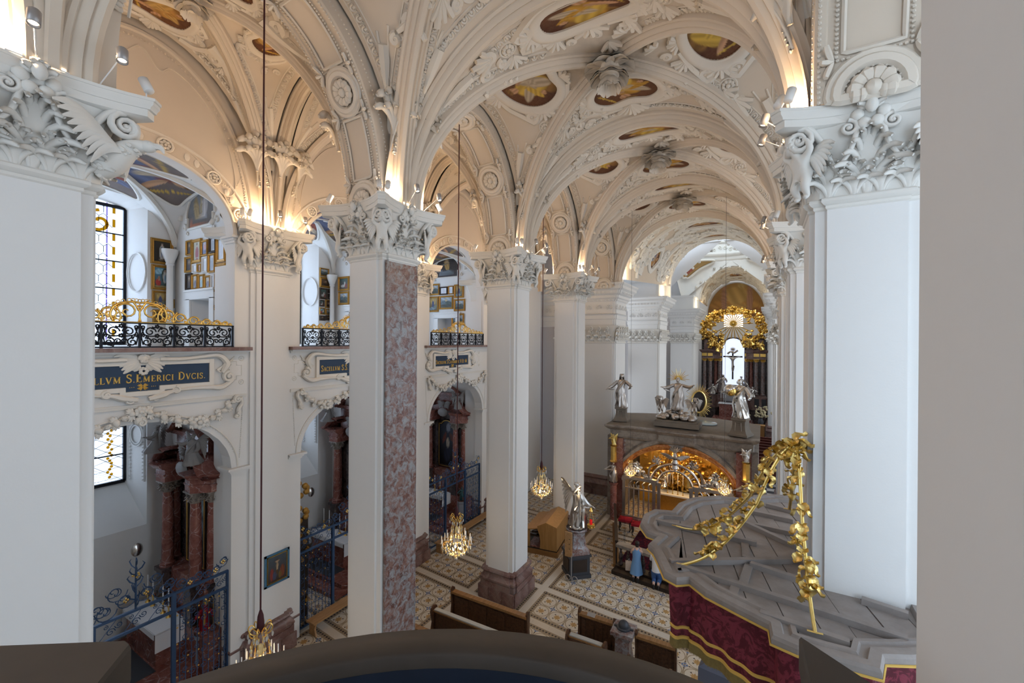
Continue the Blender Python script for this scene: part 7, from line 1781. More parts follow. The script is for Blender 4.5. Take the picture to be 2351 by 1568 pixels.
# golden altar inside
t2 = thing('gold_altar', 'glowing gilded altar crowded with carving inside the chapel arch', 'altar', (GX + .15, GY + 2.4, 0)); rg = random.Random(4); mb = MB(); mb.bb(-2.6, 2.6, .5, .8, 0, 4.0)
for i in range(10): mb.bb(-1.9 + i * .42 - .05, -1.9 + i * .42 + .05, .3, .5, 1.4, 3.9)
mb.build('gilt_back', M['gold'], t2, False)
mb = MB()
for i in range(420): x = rg.gauss(0, .95); z = 1.2 + abs(rg.gauss(0, .9)); mb.blob((x, .2 - rg.random() * .6, min(z, 3.4)), (rg.uniform(.04, .15), rg.uniform(.04, .1), rg.uniform(.04, .13)), rotx(rg.random() * 3), k=6, m=4)
for i in range(24): volute(mb, (rg.uniform(-1.8, 1.8), -.3, rg.uniform(1.2, 3.2)), rg.uniform(.1, .22), None, rg.choice((-1, 1)), 1.4, .045)
mb.build('gilt_carving', M['gold'], t2)
mb = MB(); mb.bb(-1.3, 1.3, -.9, -.2, 0, 1.05); mb.build('altar_table', M['frame'], t2, False); mb = MB(); mb.bb(-1.4, 1.4, -1.0, -.2, 1.05, 1.12); mb.build('altar_cloth', M['paper'], t2, False)
draped(1.1, 1.3, .2, seed=31, hair='veil').build('gilded_figure', M['leafgold'], t2, loc=(.15, -.45, 1.5)).rotation_euler = (0, 0, PI)
for sg in (-1, 1): draped(.8, 1.1, .2 * sg, seed=33 + sg, wings=True, kneel=True).build('gilded_angel', M['silver'], t2, loc=(sg * 1.0, -.6, 1.4)).rotation_euler = (0, 0, PI)
for i, x in enumerate((-.85, -.6, -.35, -.1)): o = thing('candle', f'white altar candle inside the chapel, {["leftmost", "second", "third", "fourth"][i]} of four', 'candle', (GX + .15 + x, GY + 1.65, 1.12), group='candles on the gold altar'); mb = MB(); mb.lathe([(.05, 0), (.02, .05), (.02, .5), (.035, .52)], 8); mb.build('stick', M['gold'], o); mb = MB(); mb.lathe([(.016, .52), (.016, 1.2), (.002, 1.22)], 6); mb.build('wax', M['paper'], o)
for x, z, e in ((-1.5, 3.2, 60), (1.2, 3.2, 60), (-.2, 3.3, 70)): point('grace_light', (GX + x, GY + 1.0, z), e, (1.0, .66, .30), .12)
# silver screen with an arched gate
t3 = thing('silver_screen', 'silver gate screen with balusters and an arched crest', 'gate', (GX, GY - .45, 0))
mb = MB(); mb.bb(-2.55, 2.55, -.2, .2, 0, .32); mb.build('step', M['redmarble'], t3, False)
for x in (-2.4, -.95, -.72, .72, .95, 2.4): mb = MB(); mb.bb(-.07, .07, -.07, .07, .32, 2.2); mb.bb(-.1, .1, -.1, .1, 2.1, 2.25); mb.bb(-.1, .1, -.1, .1, .32, .45); mb.build('post', M['oldsilver'], t3, False, (x, 0, 0))
mb = MB(); mb.lathe([(.035, .38), (.05, .5), (.03, .7), (.055, 1.0), (.03, 1.35), (.045, 1.5), (.028, 1.7), (.04, 1.95)], 8); bal = mb.mesh('baluster', M['oldsilver'])
for sg in (-1, 1):
    for i in range(5): link('baluster', bal, t3, (sg * (1.2 + i * .24), 0, 0))
    mb = MB(); mb.bb(sg * 1.65 - .82, sg * 1.65 + .82, -.11, .11, 2.2, 2.34); mb.bb(sg * 1.65 - .82, sg * 1.65 + .82, -.06, .06, 1.72, 1.78); mb.bb(sg * 1.65 - .8, sg * 1.65 + .8, -.08, .08, .32, .40); mb.build('rail', M['oldsilver'], t3, False)
    mb = MB()
    for i in range(14): mb.blob((sg * (1.2 + .09 * i), rg.uniform(-.06, .06), 2.42 + .38 * math.sin(i / 13 * PI) * rg.random()), (.10, .07, .10), k=6, m=5)
    volute(mb, (sg * 1.75, -.05, 2.62), .22, None, sg, 1.5, .05); volute(mb, (sg * 1.35, -.05, 2.5), .14, None, -sg, 1.4, .04); mb.blob((sg * 1.75, -.08, 2.62), (.13, .06, .16), k=8, m=6); fan(mb, xf((sg * 1.75, 0, 2.7), rotz(PI)), .42, .5, 5, .04, .1, .02, body=False)
    for i in range(4): mb.tube(bez([(sg * (1.1 + .3 * i), 0, 1.75), (sg * (1.2 + .3 * i), -.04, 2.0), (sg * (1.05 + .3 * i), 0, 2.18)], 8), .025, k=4)
    mb.build('silver_ornament', M['silver'], t3)
mb = MB()
for r, th in ((.80, .05), (1.12, .06)):
    P = arc((-r, 0, 2.15), (r, 0, 2.15), r * .95, 30); mb.tube(P, th, k=6)
for i in range(13): a = PI * (i + .5) / 13; mb.tube([(.82 * math.cos(a), 0, 2.15 + .78 * math.sin(a)), (1.10 * math.cos(a), 0, 2.15 + 1.05 * math.sin(a))], .026, k=5)
for sg in (-1, 1): P = bez([(sg * 1.2, 0, 2.3), (sg * 1.15, -.05, 2.9), (sg * .8, -.05, 3.2), (sg * .95, 0, 3.5)], 14); mb.tube(P, np.linspace(.07, .02, 15), k=5); volute(mb, (sg * .95, -.05, 3.3), .14, None, sg, 1.4, .035); fan(mb, xf((sg * .75, 0, 3.1), rotz(PI)), .4, .4, 5, .03, .1, .02, body=False)
mb.build('arched_crest', M['oldsilver'], t3)
mb = MB(); mb.lathe([(.05, 2.95), (.18, 3.05), (.12, 3.2), (.16, 3.3), (.10, 3.45)], 12)
for sg in (-1, 1):
    for j in range(6): t_ = np.linspace(0, 1, 6); mb.tube(np.c_[sg * (.06 + (.62 - .08 * j) * t_), -.03 * t_, 3.5 + .18 * np.sin(t_ * 1.8) - .05 * j * t_], [.03, .05, .05, .045, .035, .01], k=5, flat=(1.2, .5), nrm=A(0, 1, 0))
mb.blob((0, 0, 3.6), (.10, .09, .2), k=8, m=6)
for i in range(7): a = PI * (i + .5) / 7; mb.tube([(0, 0, 3.75), (.16 * math.cos(a), 0, 3.85 + .1 * math.sin(a)), (.28 * math.cos(a), 0, 3.85 + .22 * math.sin(a))], [.025, .025, .012], k=5)
mb.build('double_eagle_crown', M['oldsilver'], t3, label='dark silver crowned eagle')
# corner columns with small figures, stools, carpet, rail
for sg, lab in ((-1, 'left'), (1, 'right')):
    o = thing('corner_figure', f'gilded and silver figure group on the {lab} corner of the chapel front', 'statue', (GX + sg * 2.95, GY - .42, 0)); mb = MB(); mb.lathe([(.17, 0), (.17, 1.75), (.22, 1.8), (.24, 1.9)], 10); mb.build('pedestal', M['redmarble'], o); draped(1.0, 1.1, .2, seed=40 + sg).build('figure', M['oldsilver'], o, loc=(0, 0, 1.9)).rotation_euler = (0, 0, PI); mb = MB(); mb.lathe([(.16, 2.9), (.2, 2.95), (.15, 3.0), (.15, 3.7), (.2, 3.75)], 8); mb.build('column', M['gold'], o); draped(.55, 1.2, .2, seed=44 + sg, wings=True).build('angel', M['leafgold'] if sg < 0 else M['silver'], o, loc=(0, 0, 3.75)).rotation_euler = (0, 0, PI)
for x, y, lab in ((-5.62, 20.35, 'left red cushioned stool before the silver screen'), (-4.95, 20.12, 'right red cushioned stool before the silver screen')):
    o = thing('stool', lab, 'stool', (x, y, 0), .1, 'red stools'); mb = MB(); mb.bb(-.30, .30, -.24, .24, .46, .56); mb.blob((0, 0, .555), (.29, .23, .05), k=12, m=6); mb.build('cushion', M['redvelvet'], o, True)
    mb = MB(); mb.tube([(0, 0, .47), (.02, .02, .3), (-.01, 0, .12), (.03, .03, 0)], [.035, .03, .02, .025], k=6); lm = mb.mesh('leg', M['darkwood'])
    for i in range(4): link('leg', lm, o, ((-.25, .25)[i % 2], (-.19, .19)[i // 2], 0), i * PI / 2)
o = tag(link('altar_carpet', None) if False else (lambda mb: (mb.bb(-5.0, -1.6, 17.2, 20.6, .0, .02), mb.build('altar_carpet', M['carpet'], None, False))[1])(MB()), 'dark red patterned carpet before the chapel screen', 'carpet')
t = thing('communion_rail', 'dark marble balustrade with kneeler in front of the chapel', 'railing', (0, 0, 0))
mb = MB(); ra, rb = A(-4.95, 16.78), A(-1.0, 16.30); d = unit(rb - ra); nrm = A(-d[1], d[0]); R = np.array(((d[0], nrm[0], 0), (d[1], nrm[1], 0), (0, 0, 1))); L = np.linalg.norm(rb - ra); mid = (ra + rb) / 2
mb.box((*mid, .96), (L, .34, .09), R); mb.box((*mid, .90), (L, .26, .05), R); mb.build('top_slab', M['greymarble'], t, False)
mb = MB(); mb.box((*mid, .10), (L, .40, .2), R); mb.box((*(mid - nrm * .38), .07), (L, .36, .14), R); mb.build('kneeler_step', M['darkwood'], t, False)
mb = MB(); mb.lathe([(.09, .2), (.09, .25), (.05, .30), (.09, .45), (.075, .55), (.04, .75), (.08, .85), (.08, .9)], 10); bm = mb.mesh('baluster', M['darkmarble'])
for i in range(13): p = ra + d * (.15 + i * .3); link('baluster', bm, t, (p[0], p[1], 0))
t = thing('side_barrier', 'long dark wooden barrier panel at the left of the communion rail', 'barrier', (-5.6, 18.7, 0), .31); mb = MB(); mb.bb(-.03, .03, -2.0, 2.0, .12, 1.05); mb.bb(-.06, .06, -2.0, 2.0, 1.0, 1.07); mb.build('board', M['darkwood'], t, False); mb = MB(); mb.bb(-.12, .12, -2.0, 2.0, 0, .12); mb.build('plinth_board', M['oakdark'], t, False)
t = thing('clear_screen', 'clear bent plastic screen standing inside the rail', 'screen', (-5.15, 18.3, 0), .28); mb = MB(); G = [[(.10 * math.sin(v * 3), y, .1 + 1.0 * v) for v in np.linspace(0, 1, 8)] for y in np.linspace(-1.3, 1.3, 6)]; mb.grid(np.array(G)); mb.build('sheet', tinted('clear_plastic', (.80, .83, .88)), t)
# figures on the roof
def roof_ped(name, lab, x, y, w, h, ph, seed, arms, rz, turn, mat, **k):
    t = thing(name, lab, 'statue', (x, y, 4.80), rz); q = w / 2; mb = MB(); mb.loft([[(a * s, b * s) for a, b in ((q, -q), (q, q), (-q, q), (-q, -q))] for s in (1.25, 1.25, 1.05, .9, .8, .8, .95, .95)], [z * ph for z in (0, .1, .18, .35, .6, .86, .9, 1)]); mb.build('pedestal', M['stonelid'], t, False)
    mb = MB(); f = lambda x_, z_: (x_ * q, -.92 * q, z_ * ph)
    P = np.array([f(-.42, .30), f(.42, .30), f(.36, .78), f(0, .74), f(-.36, .78), f(-.42, .30)]); mb.tube(P, .012, k=4); mb.build('silver_fillet', M['silver'], t); draped(h, 1.05, turn, arms, seed=seed, **k).build('figure', mat, t, loc=(0, 0, ph)).rotation_euler = (0, 0, PI); return t
roof_ped('roof_statue', 'silver gilt woman statue on the left corner of the chapel roof', -6.5, 22.6, .62, 1.75, .72, 51, ((.40, .08, .55), (.30, .10, .66)), .1, .3, M['oldsilver'], hair='veil')
roof_ped('roof_statue', 'silver man statue on the right corner of the chapel roof', -.85, 21.9, .66, 1.75, .78, 57, ((.36, .18, .66), (.24, .12, .55)), -.3, -.35, M['silver'])
t = thing('roof_globe', 'shiny silver and gold globe held by the right roof statue', 'globe', (-1.28, 21.72, 6.85)); mb = MB(); mb.blob((0, 0, 0), .26, k=20, m=14); mb.build('ball', M['silver'], t); mb = MB(); mb.blob((.05, -.04, -.05), .225, k=16, m=12); mb.build('gold_patch', M['gold'], t)
t = thing('roof_group', 'seated robed figure with halo rays on silver clouds, middle of the roof', 'statue', (-3.62, 22.4, 4.86)); mb = MB(); mb.bb(-1.05, 1.05, -.6, .6, 0, .22); mb.bb(-.95, .95, -.5, .5, .22, .3); mb.build('slab', M['stonelid'], t, False)
mb = MB(); rg = random.Random(8)
for i in range(46): a = rg.random() * 6.28; r = rg.random() ** .5; mb.blob((.85 * r * math.cos(a), .45 * r * math.sin(a), .38 + .62 * (1 - r) * rg.random()), (rg.uniform(.12, .24), rg.uniform(.1, .2), rg.uniform(.1, .17)), k=8, m=6)
mb.build('clouds', M['oldsilver'], t)
draped(1.55, 1.25, .3, ((.46, .10, .70), (.46, .08, .80)), seed=61, base=False).build('figure', M['oldsilver'], t, loc=(0, 0, .80)).rotation_euler = (0, 0, PI)
mb = MB()
for i in range(17): a = -.25 + i * (PI + .5) / 16; L = .38 + .14 * (i % 2); mb.tube([(.10 * math.cos(a), .03, 2.32 + .08 * math.sin(a)), (L * math.cos(a), .05, 2.32 + L * math.sin(a))], [.018, .008], k=4)
mb.build('halo_ray', M['leafgold'], t)
for sg in (-1, 1):
    q = MB(); V2 = mesh_arrays(cherub_me)[0] * .95; mbq = MB(); mbq.add(V2, N=[list(p.vertices) for p in cherub_me.polygons]); mbq.build('cherub', M['oldsilver'], t, loc=(sg * .72, -.1, .62)).rotation_euler = (0, 0, PI + sg * .4)
t = thing('roof_disc', 'pale round glass lid lying on the chapel roof', 'lid', (-2.55, 23.6, 4.9)); mb = MB(); mb.lathe([(.001, .05), (.55, .05), (.6, .03), (.6, 0)], 24); mb.build('disc', plain('pale_glass', (.35, .40, .40), .2), t)

# ------------------------------------------------------------------ tower wall and organ loft parapet
mb = MB(); mb.bb(.512, 2.2, -3.2, 2.19, 0, 17); structure('', 'plain warm white tower wall at the right edge', mb.build('wall_tower', M['wallbeige'], smooth=False))
t = thing('loft_parapet', 'curved dark stone parapet of the organ loft with blue black inner side', 'parapet', (0, 0, 0))
a_ = np.linspace(PI * .90, PI * -.02, 40); C0 = A(-.22, -.02); ring = lambda r: C0 + r * np.c_[np.cos(a_), np.sin(a_)]
sec = [(1.46, 6.6), (1.46, 7.80), (1.485, 7.83), (1.485, 7.925), (1.47, 7.945), (1.345, 7.95), (1.335, 7.94), (1.335, 7.90)]
mb = MB(); mb.grid(np.stack([np.c_[ring(r) * 1.0, np.full(40, z + .004 * math.sin(7 * r))] for r, z in sec], 1)); mb.build('coping', M['parapet'], t, True, sharp=50)
mb = MB(); mb.grid(np.stack([np.c_[ring(r), np.full(40, z)] for r, z in [(1.335, 7.90), (1.34, 7.84), (1.30, 7.82), (1.30, 6.6)]], 1)); mb.build('inner_face', M['parapetin'], t, True, sharp=50)
mb = MB(); mb.grid(np.stack([np.c_[ring(r), np.full(40, z)] for r, z in [(1.30, 7.815), (1.24, 7.815), (1.24, 7.78)]], 1)); mb.build('felt_edge', M['teal'], t, True, sharp=50)
for nm, poly in (('left', [(-2.6, .12), (-1.90, .60), (-1.865, .60), (-1.71, .46), (-1.71, .1), (-2.6, -.3)]), ('right', [(.118, 1.845), (.14, 1.42), (.5, 1.1), (.8, .9), (.8, 1.3)])):
    mb = MB(); c_ = np.mean(poly, 0); mb.loft([c_ + (A(*p) - c_) * s for s in (.985, .985, 1.0, 1.0, .985) for p in [None][:0]] or [[tuple(c_ + (np.array(p) - c_) * s) for p in poly] for s in (.985, .985, 1, 1, .985)], [6.6, 7.80, 7.83, 7.935, 7.95]); mb.build('side_coping', M['parapet'], t, False)

# ------------------------------------------------------------------ pulpit canopy
OUT = [(1.9, 6.35), (1.38, 5.98), (1.12, 5.84), (1.05, 5.56), (.55, 5.52), (.34, 5.52), (.10, 5.58), (.08, 5.83), (-.22, 5.96), (-.63, 6.15), (-.86, 6.36), (-1.01, 6.24), (-1.19, 6.33), (-1.36, 6.72), (-1.47, 6.95), (-1.59, 7.09), (-1.52, 7.47), (-1.70, 7.52), (-1.90, 7.85), (-1.94, 8.25), (-1.82, 8.62), (-1.52, 8.72), (-1.47, 9.2), (-1.27, 9.68), (-.8, 10.12), (-.42, 10.18), (-.30, 10.42), (.17, 10.8), (.8, 11.0), (1.9, 10.4)]
OUT = np.array(OUT)
def inset(P, d):
    n = len(P); o = []
    for i in range(n):
        a, b, c = P[i - 1], P[i], P[(i + 1) % n]; n1 = unit(A(-(b - a)[1], (b - a)[0])); n2 = unit(A(-(c - b)[1], (c - b)[0])); m = unit(n1 + n2); o.append(b - m * -d * -1 if False else b + m * d * SGN / max(.5, float(m @ n1)))
    return np.array(o)
SGN = 1.0
area2 = sum(OUT[i - 1][0] * OUT[i][1] - OUT[i][0] * OUT[i - 1][1] for i in range(len(OUT)))
SGN = 1.0 if area2 > 0 else -1.0
t = thing('pulpit_canopy', 'large grey boarded pulpit canopy with red damask valance and gold fringe', 'canopy', (0, 0, 0))
mb = MB(); rims = [(0, 5.62), (0, 5.70), (.02, 5.735), (.12, 5.735), (.14, 5.70), (.20, 5.70), (.22, 5.725), (.27, 5.725), (.29, 5.66), (.34, 5.64)]
mb.grid(np.stack([np.c_[inset(OUT, d), np.full(len(OUT), z)] for d, z in rims], 1), cu=True); mb.build('rim_moulding', M['boards'], t, False)
def clip(P, x0, x1, ax):
    for v, s in ((x0, 1), (x1, -1)):
        o = []
        for i in range(len(P)):
            a, b = P[i - 1], P[i]; da, db = s * (a[ax] - v), s * (b[ax] - v)
            if (da < 0) != (db < 0): o.append(a + (b - a) * da / (da - db))
            if db >= 0: o.append(b)
        P = np.array(o)
        if len(P) < 3: return None
    return P
rg = random.Random(6); inner = inset(OUT, .30); ang = .22; R2 = rotz(ang)[:2, :2]; q = inner @ R2; x = q[:, 0].min()
while x < q[:, 0].max():
    w = rg.uniform(.30, .42); p = clip(q, x + .006, x + w - .006, 0); x += w
    if p is not None and len(p) > 2: mb = MB(); dz = rg.uniform(-.012, .012); mb.prism((p @ R2.T)[::(1 if SGN > 0 else -1)], 5.60, 5.665 + dz); mb.build('plank', M['boards'], t, False)
BAT = [(-1.67, 8.12, -.07, 8.06), (-1.08, 6.67, 1.41, 6.32), (-1.18, 6.72, .48, 7.78), (-.49, 9.06, .48, 8.27), (-.14, 7.27, .6, 7.1), (-.01, 6.01, .84, 5.91), (1.11, 7.0, 1.54, 6.9), (-.34, 9.54, .5, 9.45), (-.11, 8.86, .48, 8.82), (.08, 10.1, .53, 9.97), (-.68, 8.71, -.6, 8.03), (-.3, 6.59, -.33, 6.16), (-.16, 7.29, -.22, 6.64), (-.68, 7.8, -.72, 7.1), (-.25, 8.2, -.2, 7.5)]
for i, (x0, y0, x1, y1) in enumerate(BAT):
    L = math.hypot(x1 - x0, y1 - y0); z = .075 if i < 10 else .03; mb = MB(); mb.box((0, 0, z / 2), (L, .085 if i < 10 else .11, z)); o = mb.build('batten', M['boards'], t, False, ((x0 + x1) / 2, (y0 + y1) / 2, 5.668)); o.rotation_euler = (0, 0, math.atan2(y1 - y0, x1 - x0))
fr = OUT[:20]; V_ = bez(fr, 200); V_ = V_ + 0; cut = np.r_[inset(OUT, .06)[:13], [(-1.0, 6.62)]]; V_ = resample(np.array(cut), .04); nrm = np.gradient(V_, axis=0); nrm = unit(np.c_[nrm[:, 1], -nrm[:, 0]]) * -SGN * -1
s_ = np.arange(len(V_)) * .04; rip = .03 * np.sin(s_ * 8) + .02 * np.sin(s_ * 21)
rows = []
for z, k in ((5.62, 0), (5.45, .3), (5.2, .6), (4.95, .9), (4.84, 1)): rows.append(np.c_[V_ + nrm * (rip * k)[:, None], np.full(len(V_), z)])
mb = MB(); mb.grid(np.stack(rows, 1)); mb.build('valance', M['damask'], t)
mb = MB(); e = V_ + nrm * (rip + .008)[:, None]
for z, r in ((5.00, .020), (4.86, .022)): mb.tube(np.c_[e, np.full(len(e), z)], r, k=5, flat=(.6, 1.2), nrm=A(0, 0, 1))
mb.build('gold_braid', M['goldpaint'], t); 
mb = MB(); mb.tube(np.c_[np.array(inset(OUT, -.008))[:24], np.full(24, 5.63)], .014, k=5); mb.build('gilt_edge', M['goldpaint'], t)
mb = MB(); f = resample(np.c_[e, s_], .018)
for i, p in enumerate(f): zz = 4.70 + .02 * math.sin(i * 2.1); mb.add([(p[0], p[1], 4.855), (p[0] + .004, p[1] + .010, 4.855), (p[0] + .006, p[1] + .006, zz), (p[0] + .002, p[1] - .002, zz)], [(0, 1, 2, 3)])
mb.grid(np.stack([np.c_[e, np.full(len(e), 4.86)], np.c_[e + nrm * .01, np.full(len(e), 4.72)]], 1)); o = mb.build('fringe', plain('gold_fringe', (.20, .145, .045), .8, var=.3, scale=30), t, False); o['kind'] = 'stuff'
# gilt leaf swags from the pillar to the canopy
mb = MB(); U, W_ = np.meshgrid(np.linspace(-1, 1, 7), np.linspace(0, 1, 7), indexing='ij'); wd = .085 * np.sin(np.clip(W_ * .9 + .08, 0, 1) * PI) ** .6 * (1 + .30 * np.sin(W_ * 13)); P = np.stack([U * wd, .05 * np.sin(W_ * 5) + .045 * U * U + .05 * W_ ** 3, .22 * W_], -1); mb.grid(P); leaf_me = mb.mesh('leaf', M['leafgold'])
TOP = A(.40, 7.12, 7.62)
SW = [('upper left gold leaf swag ending near the far canopy lobe', A(-1.31, 8.0, 5.74), .55, 21), ('lower left gold leaf swag ending at the front canopy corner', A(-1.01, 6.66, 5.74), .45, 21), ('right gold leaf swag hanging before the pulpit pillar to the canopy edge', A(.52, 5.88, 5.74), .35, 19), ('short gold leaf swag hanging behind the pillar corner', A(.37, 8.1, 6.35), .12, 9)]
for lab, end, sag, n in SW:
    o = thing('leaf_swag', lab, 'garland', (0, 0, 0), group='gilt leaf swags of the pulpit'); v = end - TOP; P = np.array([TOP + v * s - A(0, 0, 1) * sag * math.sin(PI * s) * (.5 + .5 * s) + A(0, 0, .16) * math.sin(PI * min(1, s * 3)) * (s < .34) for s in np.linspace(0, 1, 40)])
    mb = MB(); mb.tube(P, .014, k=6); mb.tube(P + A(.02, 0, -.01), .009, k=5); mb.tube([end + A(-.07, 0, 0), end, end + A(.08, .01, 0)], .016, k=5, flat=(1, .5)); mb.build('rod', M['leafgold'], o); rg = random.Random(len(lab))
    for i in range(n * 2):
        s = (.02 + .80 * i / (n * 2)); p = P[int(s * 39)] + rg.uniform(-.3, .3) * .05; dirv = unit(P[min(39, int(s * 39) + 1)] - P[int(s * 39)]); l = link('leaf', leaf_me, o, p)
        tilt = Vector(dirv * .55 + A(rg.uniform(-1, 1), rg.uniform(-1, 1), rg.uniform(-.4, .9)) * .9).to_track_quat('Z', 'Y'); l.rotation_mode = 'QUATERNION'; l.rotation_quaternion = tilt; k_ = rg.uniform(.5, .85) * (1.15 if s < .2 else 1); l.scale = (k_, k_, k_)

# ------------------------------------------------------------------ nave furniture
def pew(lab, x0, x1, y, tw=.035, cushion=True, seat=True, group='nave pews'):
    t = thing('pew', lab, 'pew', ((x0 + x1) / 2, y, 0), tw, group); h = (x1 - x0) / 2
    mb = MB(); mb.bb(-h, h, -.02, .02, .06, .95); mb.build('desk_panel', M['pew'], t, False); mb = MB(); 
    for i in range(4): x = -h + (i + .5) * h / 2; mb.bb(x - h / 4 + .08, x + h / 4 - .08, -.035, .035, .2, .82)
    mb.build('raised_panel', M['pew'], t, False); mb = MB(); mb.bb(-h - .02, h + .02, -.10, .06, .95, .99); mb.bb(-h - .02, h + .02, -.12, -.10, .93, 1.0); mb.build('top_rail', M['pewtop'], t, False)
    prof = [(-.10, 0), (.10, 0), (.09, .3), (.05, .6), (.08, .9), (.06, 1.06), (-.02, 1.12), (-.09, 1.05), (-.11, .95), (-.06, .6), (-.10, .3)]
    mb = MB(); mb.prism([(a, b) for a, b in prof], -.03, .03, M=np.array(((0, 0, 1, 0), (1, 0, 0, 0), (0, 1, 0, 0), (0, 0, 0, 1)), float)); em = mb.mesh('end_panel', M['pew'], False)
    for s in (-1, 1): link('end_panel', em, t, (s * (h + .02), 0, 0))
    if seat:
        for s in (-1, 1): link('end_panel', em, t, (s * (h + .02), -.95, 0)).scale = (1, 1.6, .92)
        mb = MB(); mb.bb(-h, h, -1.0, -.94, .06, .88); mb.bb(-h, h, -.94, -.55, .40, .45); mb.build('seat', M['pew'], t, False)
        mb = MB(); mb.bb(-h, h, -1.06, -.90, .88, .92); mb.build('back_rail', M['pewtop'], t, False)
        if cushion: mb = MB(); mb.loft([[(-h + .03, -.93 + i), (h - .03, -.93 + i), (h - .03, -.58 - i), (-h + .03, -.58 - i)] for i in (0, -.0, .02)], [.45, .49, .51]); mb.build('cushion', M['cushion'], t, True); mb = MB(); mb.bb(-h + .05, h - .05, -1.05, -.92, .92, .95); mb.build('back_cushion', M['cushion'], t, False, label='long pale grey cushion')
    return t
pew('front left pew with pale grey cushion beside the third pillar', -8.52, -5.88, 10.92)
pew('short dark pew left of the red marble offertory box', -4.62, -3.62, 11.97)
pew('short dark pew right of the red marble offertory box', -2.92, -1.95, 11.86)
pew('pew partly hidden behind the marble pillar and parapet', -8.6, -6.3, 9.0)
t = thing('hymn_book', 'small grey book lying on the pew rail', 'book', (-4.28, 11.95, .99), .1); mb = MB(); mb.bb(-.11, .11, -.075, .075, 0, .022); mb.build('pages', M['paper'], t, False); mb = MB(); mb.bb(-.115, .115, -.08, .08, .022, .03); mb.build('cover', M['lamphouse'], t, False)
t = thing('offertory_box', 'red marble pedestal box with rounded black lid between short pews', 'pedestal', (-3.28, 11.78, 0), .04); mb = MB(); mb.loft([[(a * s, b * s) for a, b in ((.3, -.3), (.3, .3), (-.3, .3), (-.3, -.3))] for s in (.9, .9, .75, .62, .62, .8, 1, 1)], [0, .1, .2, .5, .8, .92, .96, 1.06]); mb.build('stone_body', M['salmon'], t, False)
mb = MB(); mb.blob((0, 0, 1.12), (.15, .14, .16), k=12, m=8); mb.lathe([(.19, 1.06), (.19, 1.10), (.15, 1.12)], 12); mb.tube([(-.1, -.16, 1.1), (0, -.2, 1.12), (.1, -.16, 1.1)], .02, k=5)
for s in (-1, 1): mb.box((s * .2, 0, 1.075), (.12, .06, .03))
mb.build('black_lid', M['charcoal'], t)
def bench(lab, y0, y1, x=-11.75):
    t = thing('wall_bench', lab, 'bench', (x, (y0 + y1) / 2, 0), group='low wooden benches along the chapels'); h = (y1 - y0) / 2; mb = MB(); mb.bb(-.19, .19, -h, h, .40, .45); mb.build('seat_board', M['bench'], t, False)
    prof = [(-.17, 0), (.16, 0), (.10, .12), (.08, .22), (.14, .40), (-.17, .40)]; mb = MB(); mb.prism(prof, -.025, .025, M=np.array(((1, 0, 0, 0), (0, 0, 1, 0), (0, 1, 0, 0), (0, 0, 0, 1)), float)); lm = mb.mesh('leg', M['bench'], False)
    n = max(2, int(h * 2 / 1.9) + 1)
    for i in range(n): link('leg', lm, t, (0, -h + .12 + i * (2 * h - .24) / (n - 1), 0))
bench('low pine bench before the second chapel gate', 8.02, 11.6); bench('low pine bench before the third chapel gate', 13.9, 18.0); bench('low pine bench end beside the near wall pier', 4.6, 5.75)
# organ console
t = thing('organ_console', 'oak organ console with slanted top standing behind the third pillar', 'organ', (-7.35, 16.25, 0), PI / 2 + .145)
# local x: into depth (towards the choir), y: to the left
mb = MB(); mb.bb(-.06, 2.02, -.06, 1.62, 0, .20); mb.build('platform', M['oakdark'], t, False); mb = MB(); mb.bb(-.02, 1.98, -.02, 1.58, .20, .235); mb.build('dark_seam', M['darkwood'], t, False)
pf = [(0, .235), (0, 1.22), (.48, 1.36), (.86, 1.16), (.84, 1.0), (.76, .8), (.72, .55), (.74, .235)]
mb = MB(); mb.prism(pf, 0, 1.95, M=np.array(((0, 0, 1, 0), (1, 0, 0, 0), (0, 1, 0, 0), (0, 0, 0, 1)), float)); mb.build('case', M['oak'], t, False)
mb = MB(); mb.prism([(.78, 1.06), (1.42, .92), (1.42, .96), (.78, 1.10)], .0, 1.95, M=np.array(((0, 0, 1, 0), (1, 0, 0, 0), (0, 1, 0, 0), (0, 0, 0, 1)), float)); mb.build('desk_lid', M['oak'], t, False)
for x in (.02, 1.88): mb = MB(); mb.bb(0, .06, 1.2, 1.42, .235, .93); mb.build('side_post', M['oak'], t, False, (x, 0, 0))
mb = MB(); mb.bb(.1, 1.85, .76, 1.25, .66, .72); mb.bb(.1, 1.85, .78, 1.15, .80, .86); mb.build('keyboard', M['darkwood'], t, False); mb = MB(); mb.bb(.2, 1.75, .95, 1.24, .721, .735); mb.bb(.2, 1.75, .92, 1.14, .861, .875); mb.build('keys', M['paper'], t, False); mb = MB(); mb.bb(.05, 1.9, .72, 1.3, .235, .26); mb.build('pedal_board', M['redmarble'], t, False)
# angel on its pedestal
AX, AY = -6.2, 15.55
t = thing('angel_pedestal', 'dark square pedestal with red marble upper block under the silver angel', 'pedestal', (AX, AY, 0), .75); mb = MB(); mb.bb(-.44, .44, -.44, .44, 0, .14); mb.bb(-.40, .40, -.40, .40, .14, .82); mb.bb(-.45, .45, -.45, .45, .80, .88); mb.build('black_base', M['charcoal'], t, False)
for k in range(4): R = rotz(k * PI / 2); mb = MB(); mb.box((0, -.405, .48), (.56, .03, .46)); o = mb.build('panel', M['darkwood'], t, False); o.rotation_euler = (0, 0, k * PI / 2)
mb = MB(); mb.loft([chamfered(h_, .06) for h_ in (.42, .42, .36, .30, .27, .27, .33)], [.88, 1.0, 1.06, 1.2, 1.45, 1.65, 1.72]); mb.lathe([(.40, 1.72), (.42, 1.76), (.40, 1.80)], 12); mb.build('marble_block', M['salmon'], t, True, sharp=30)
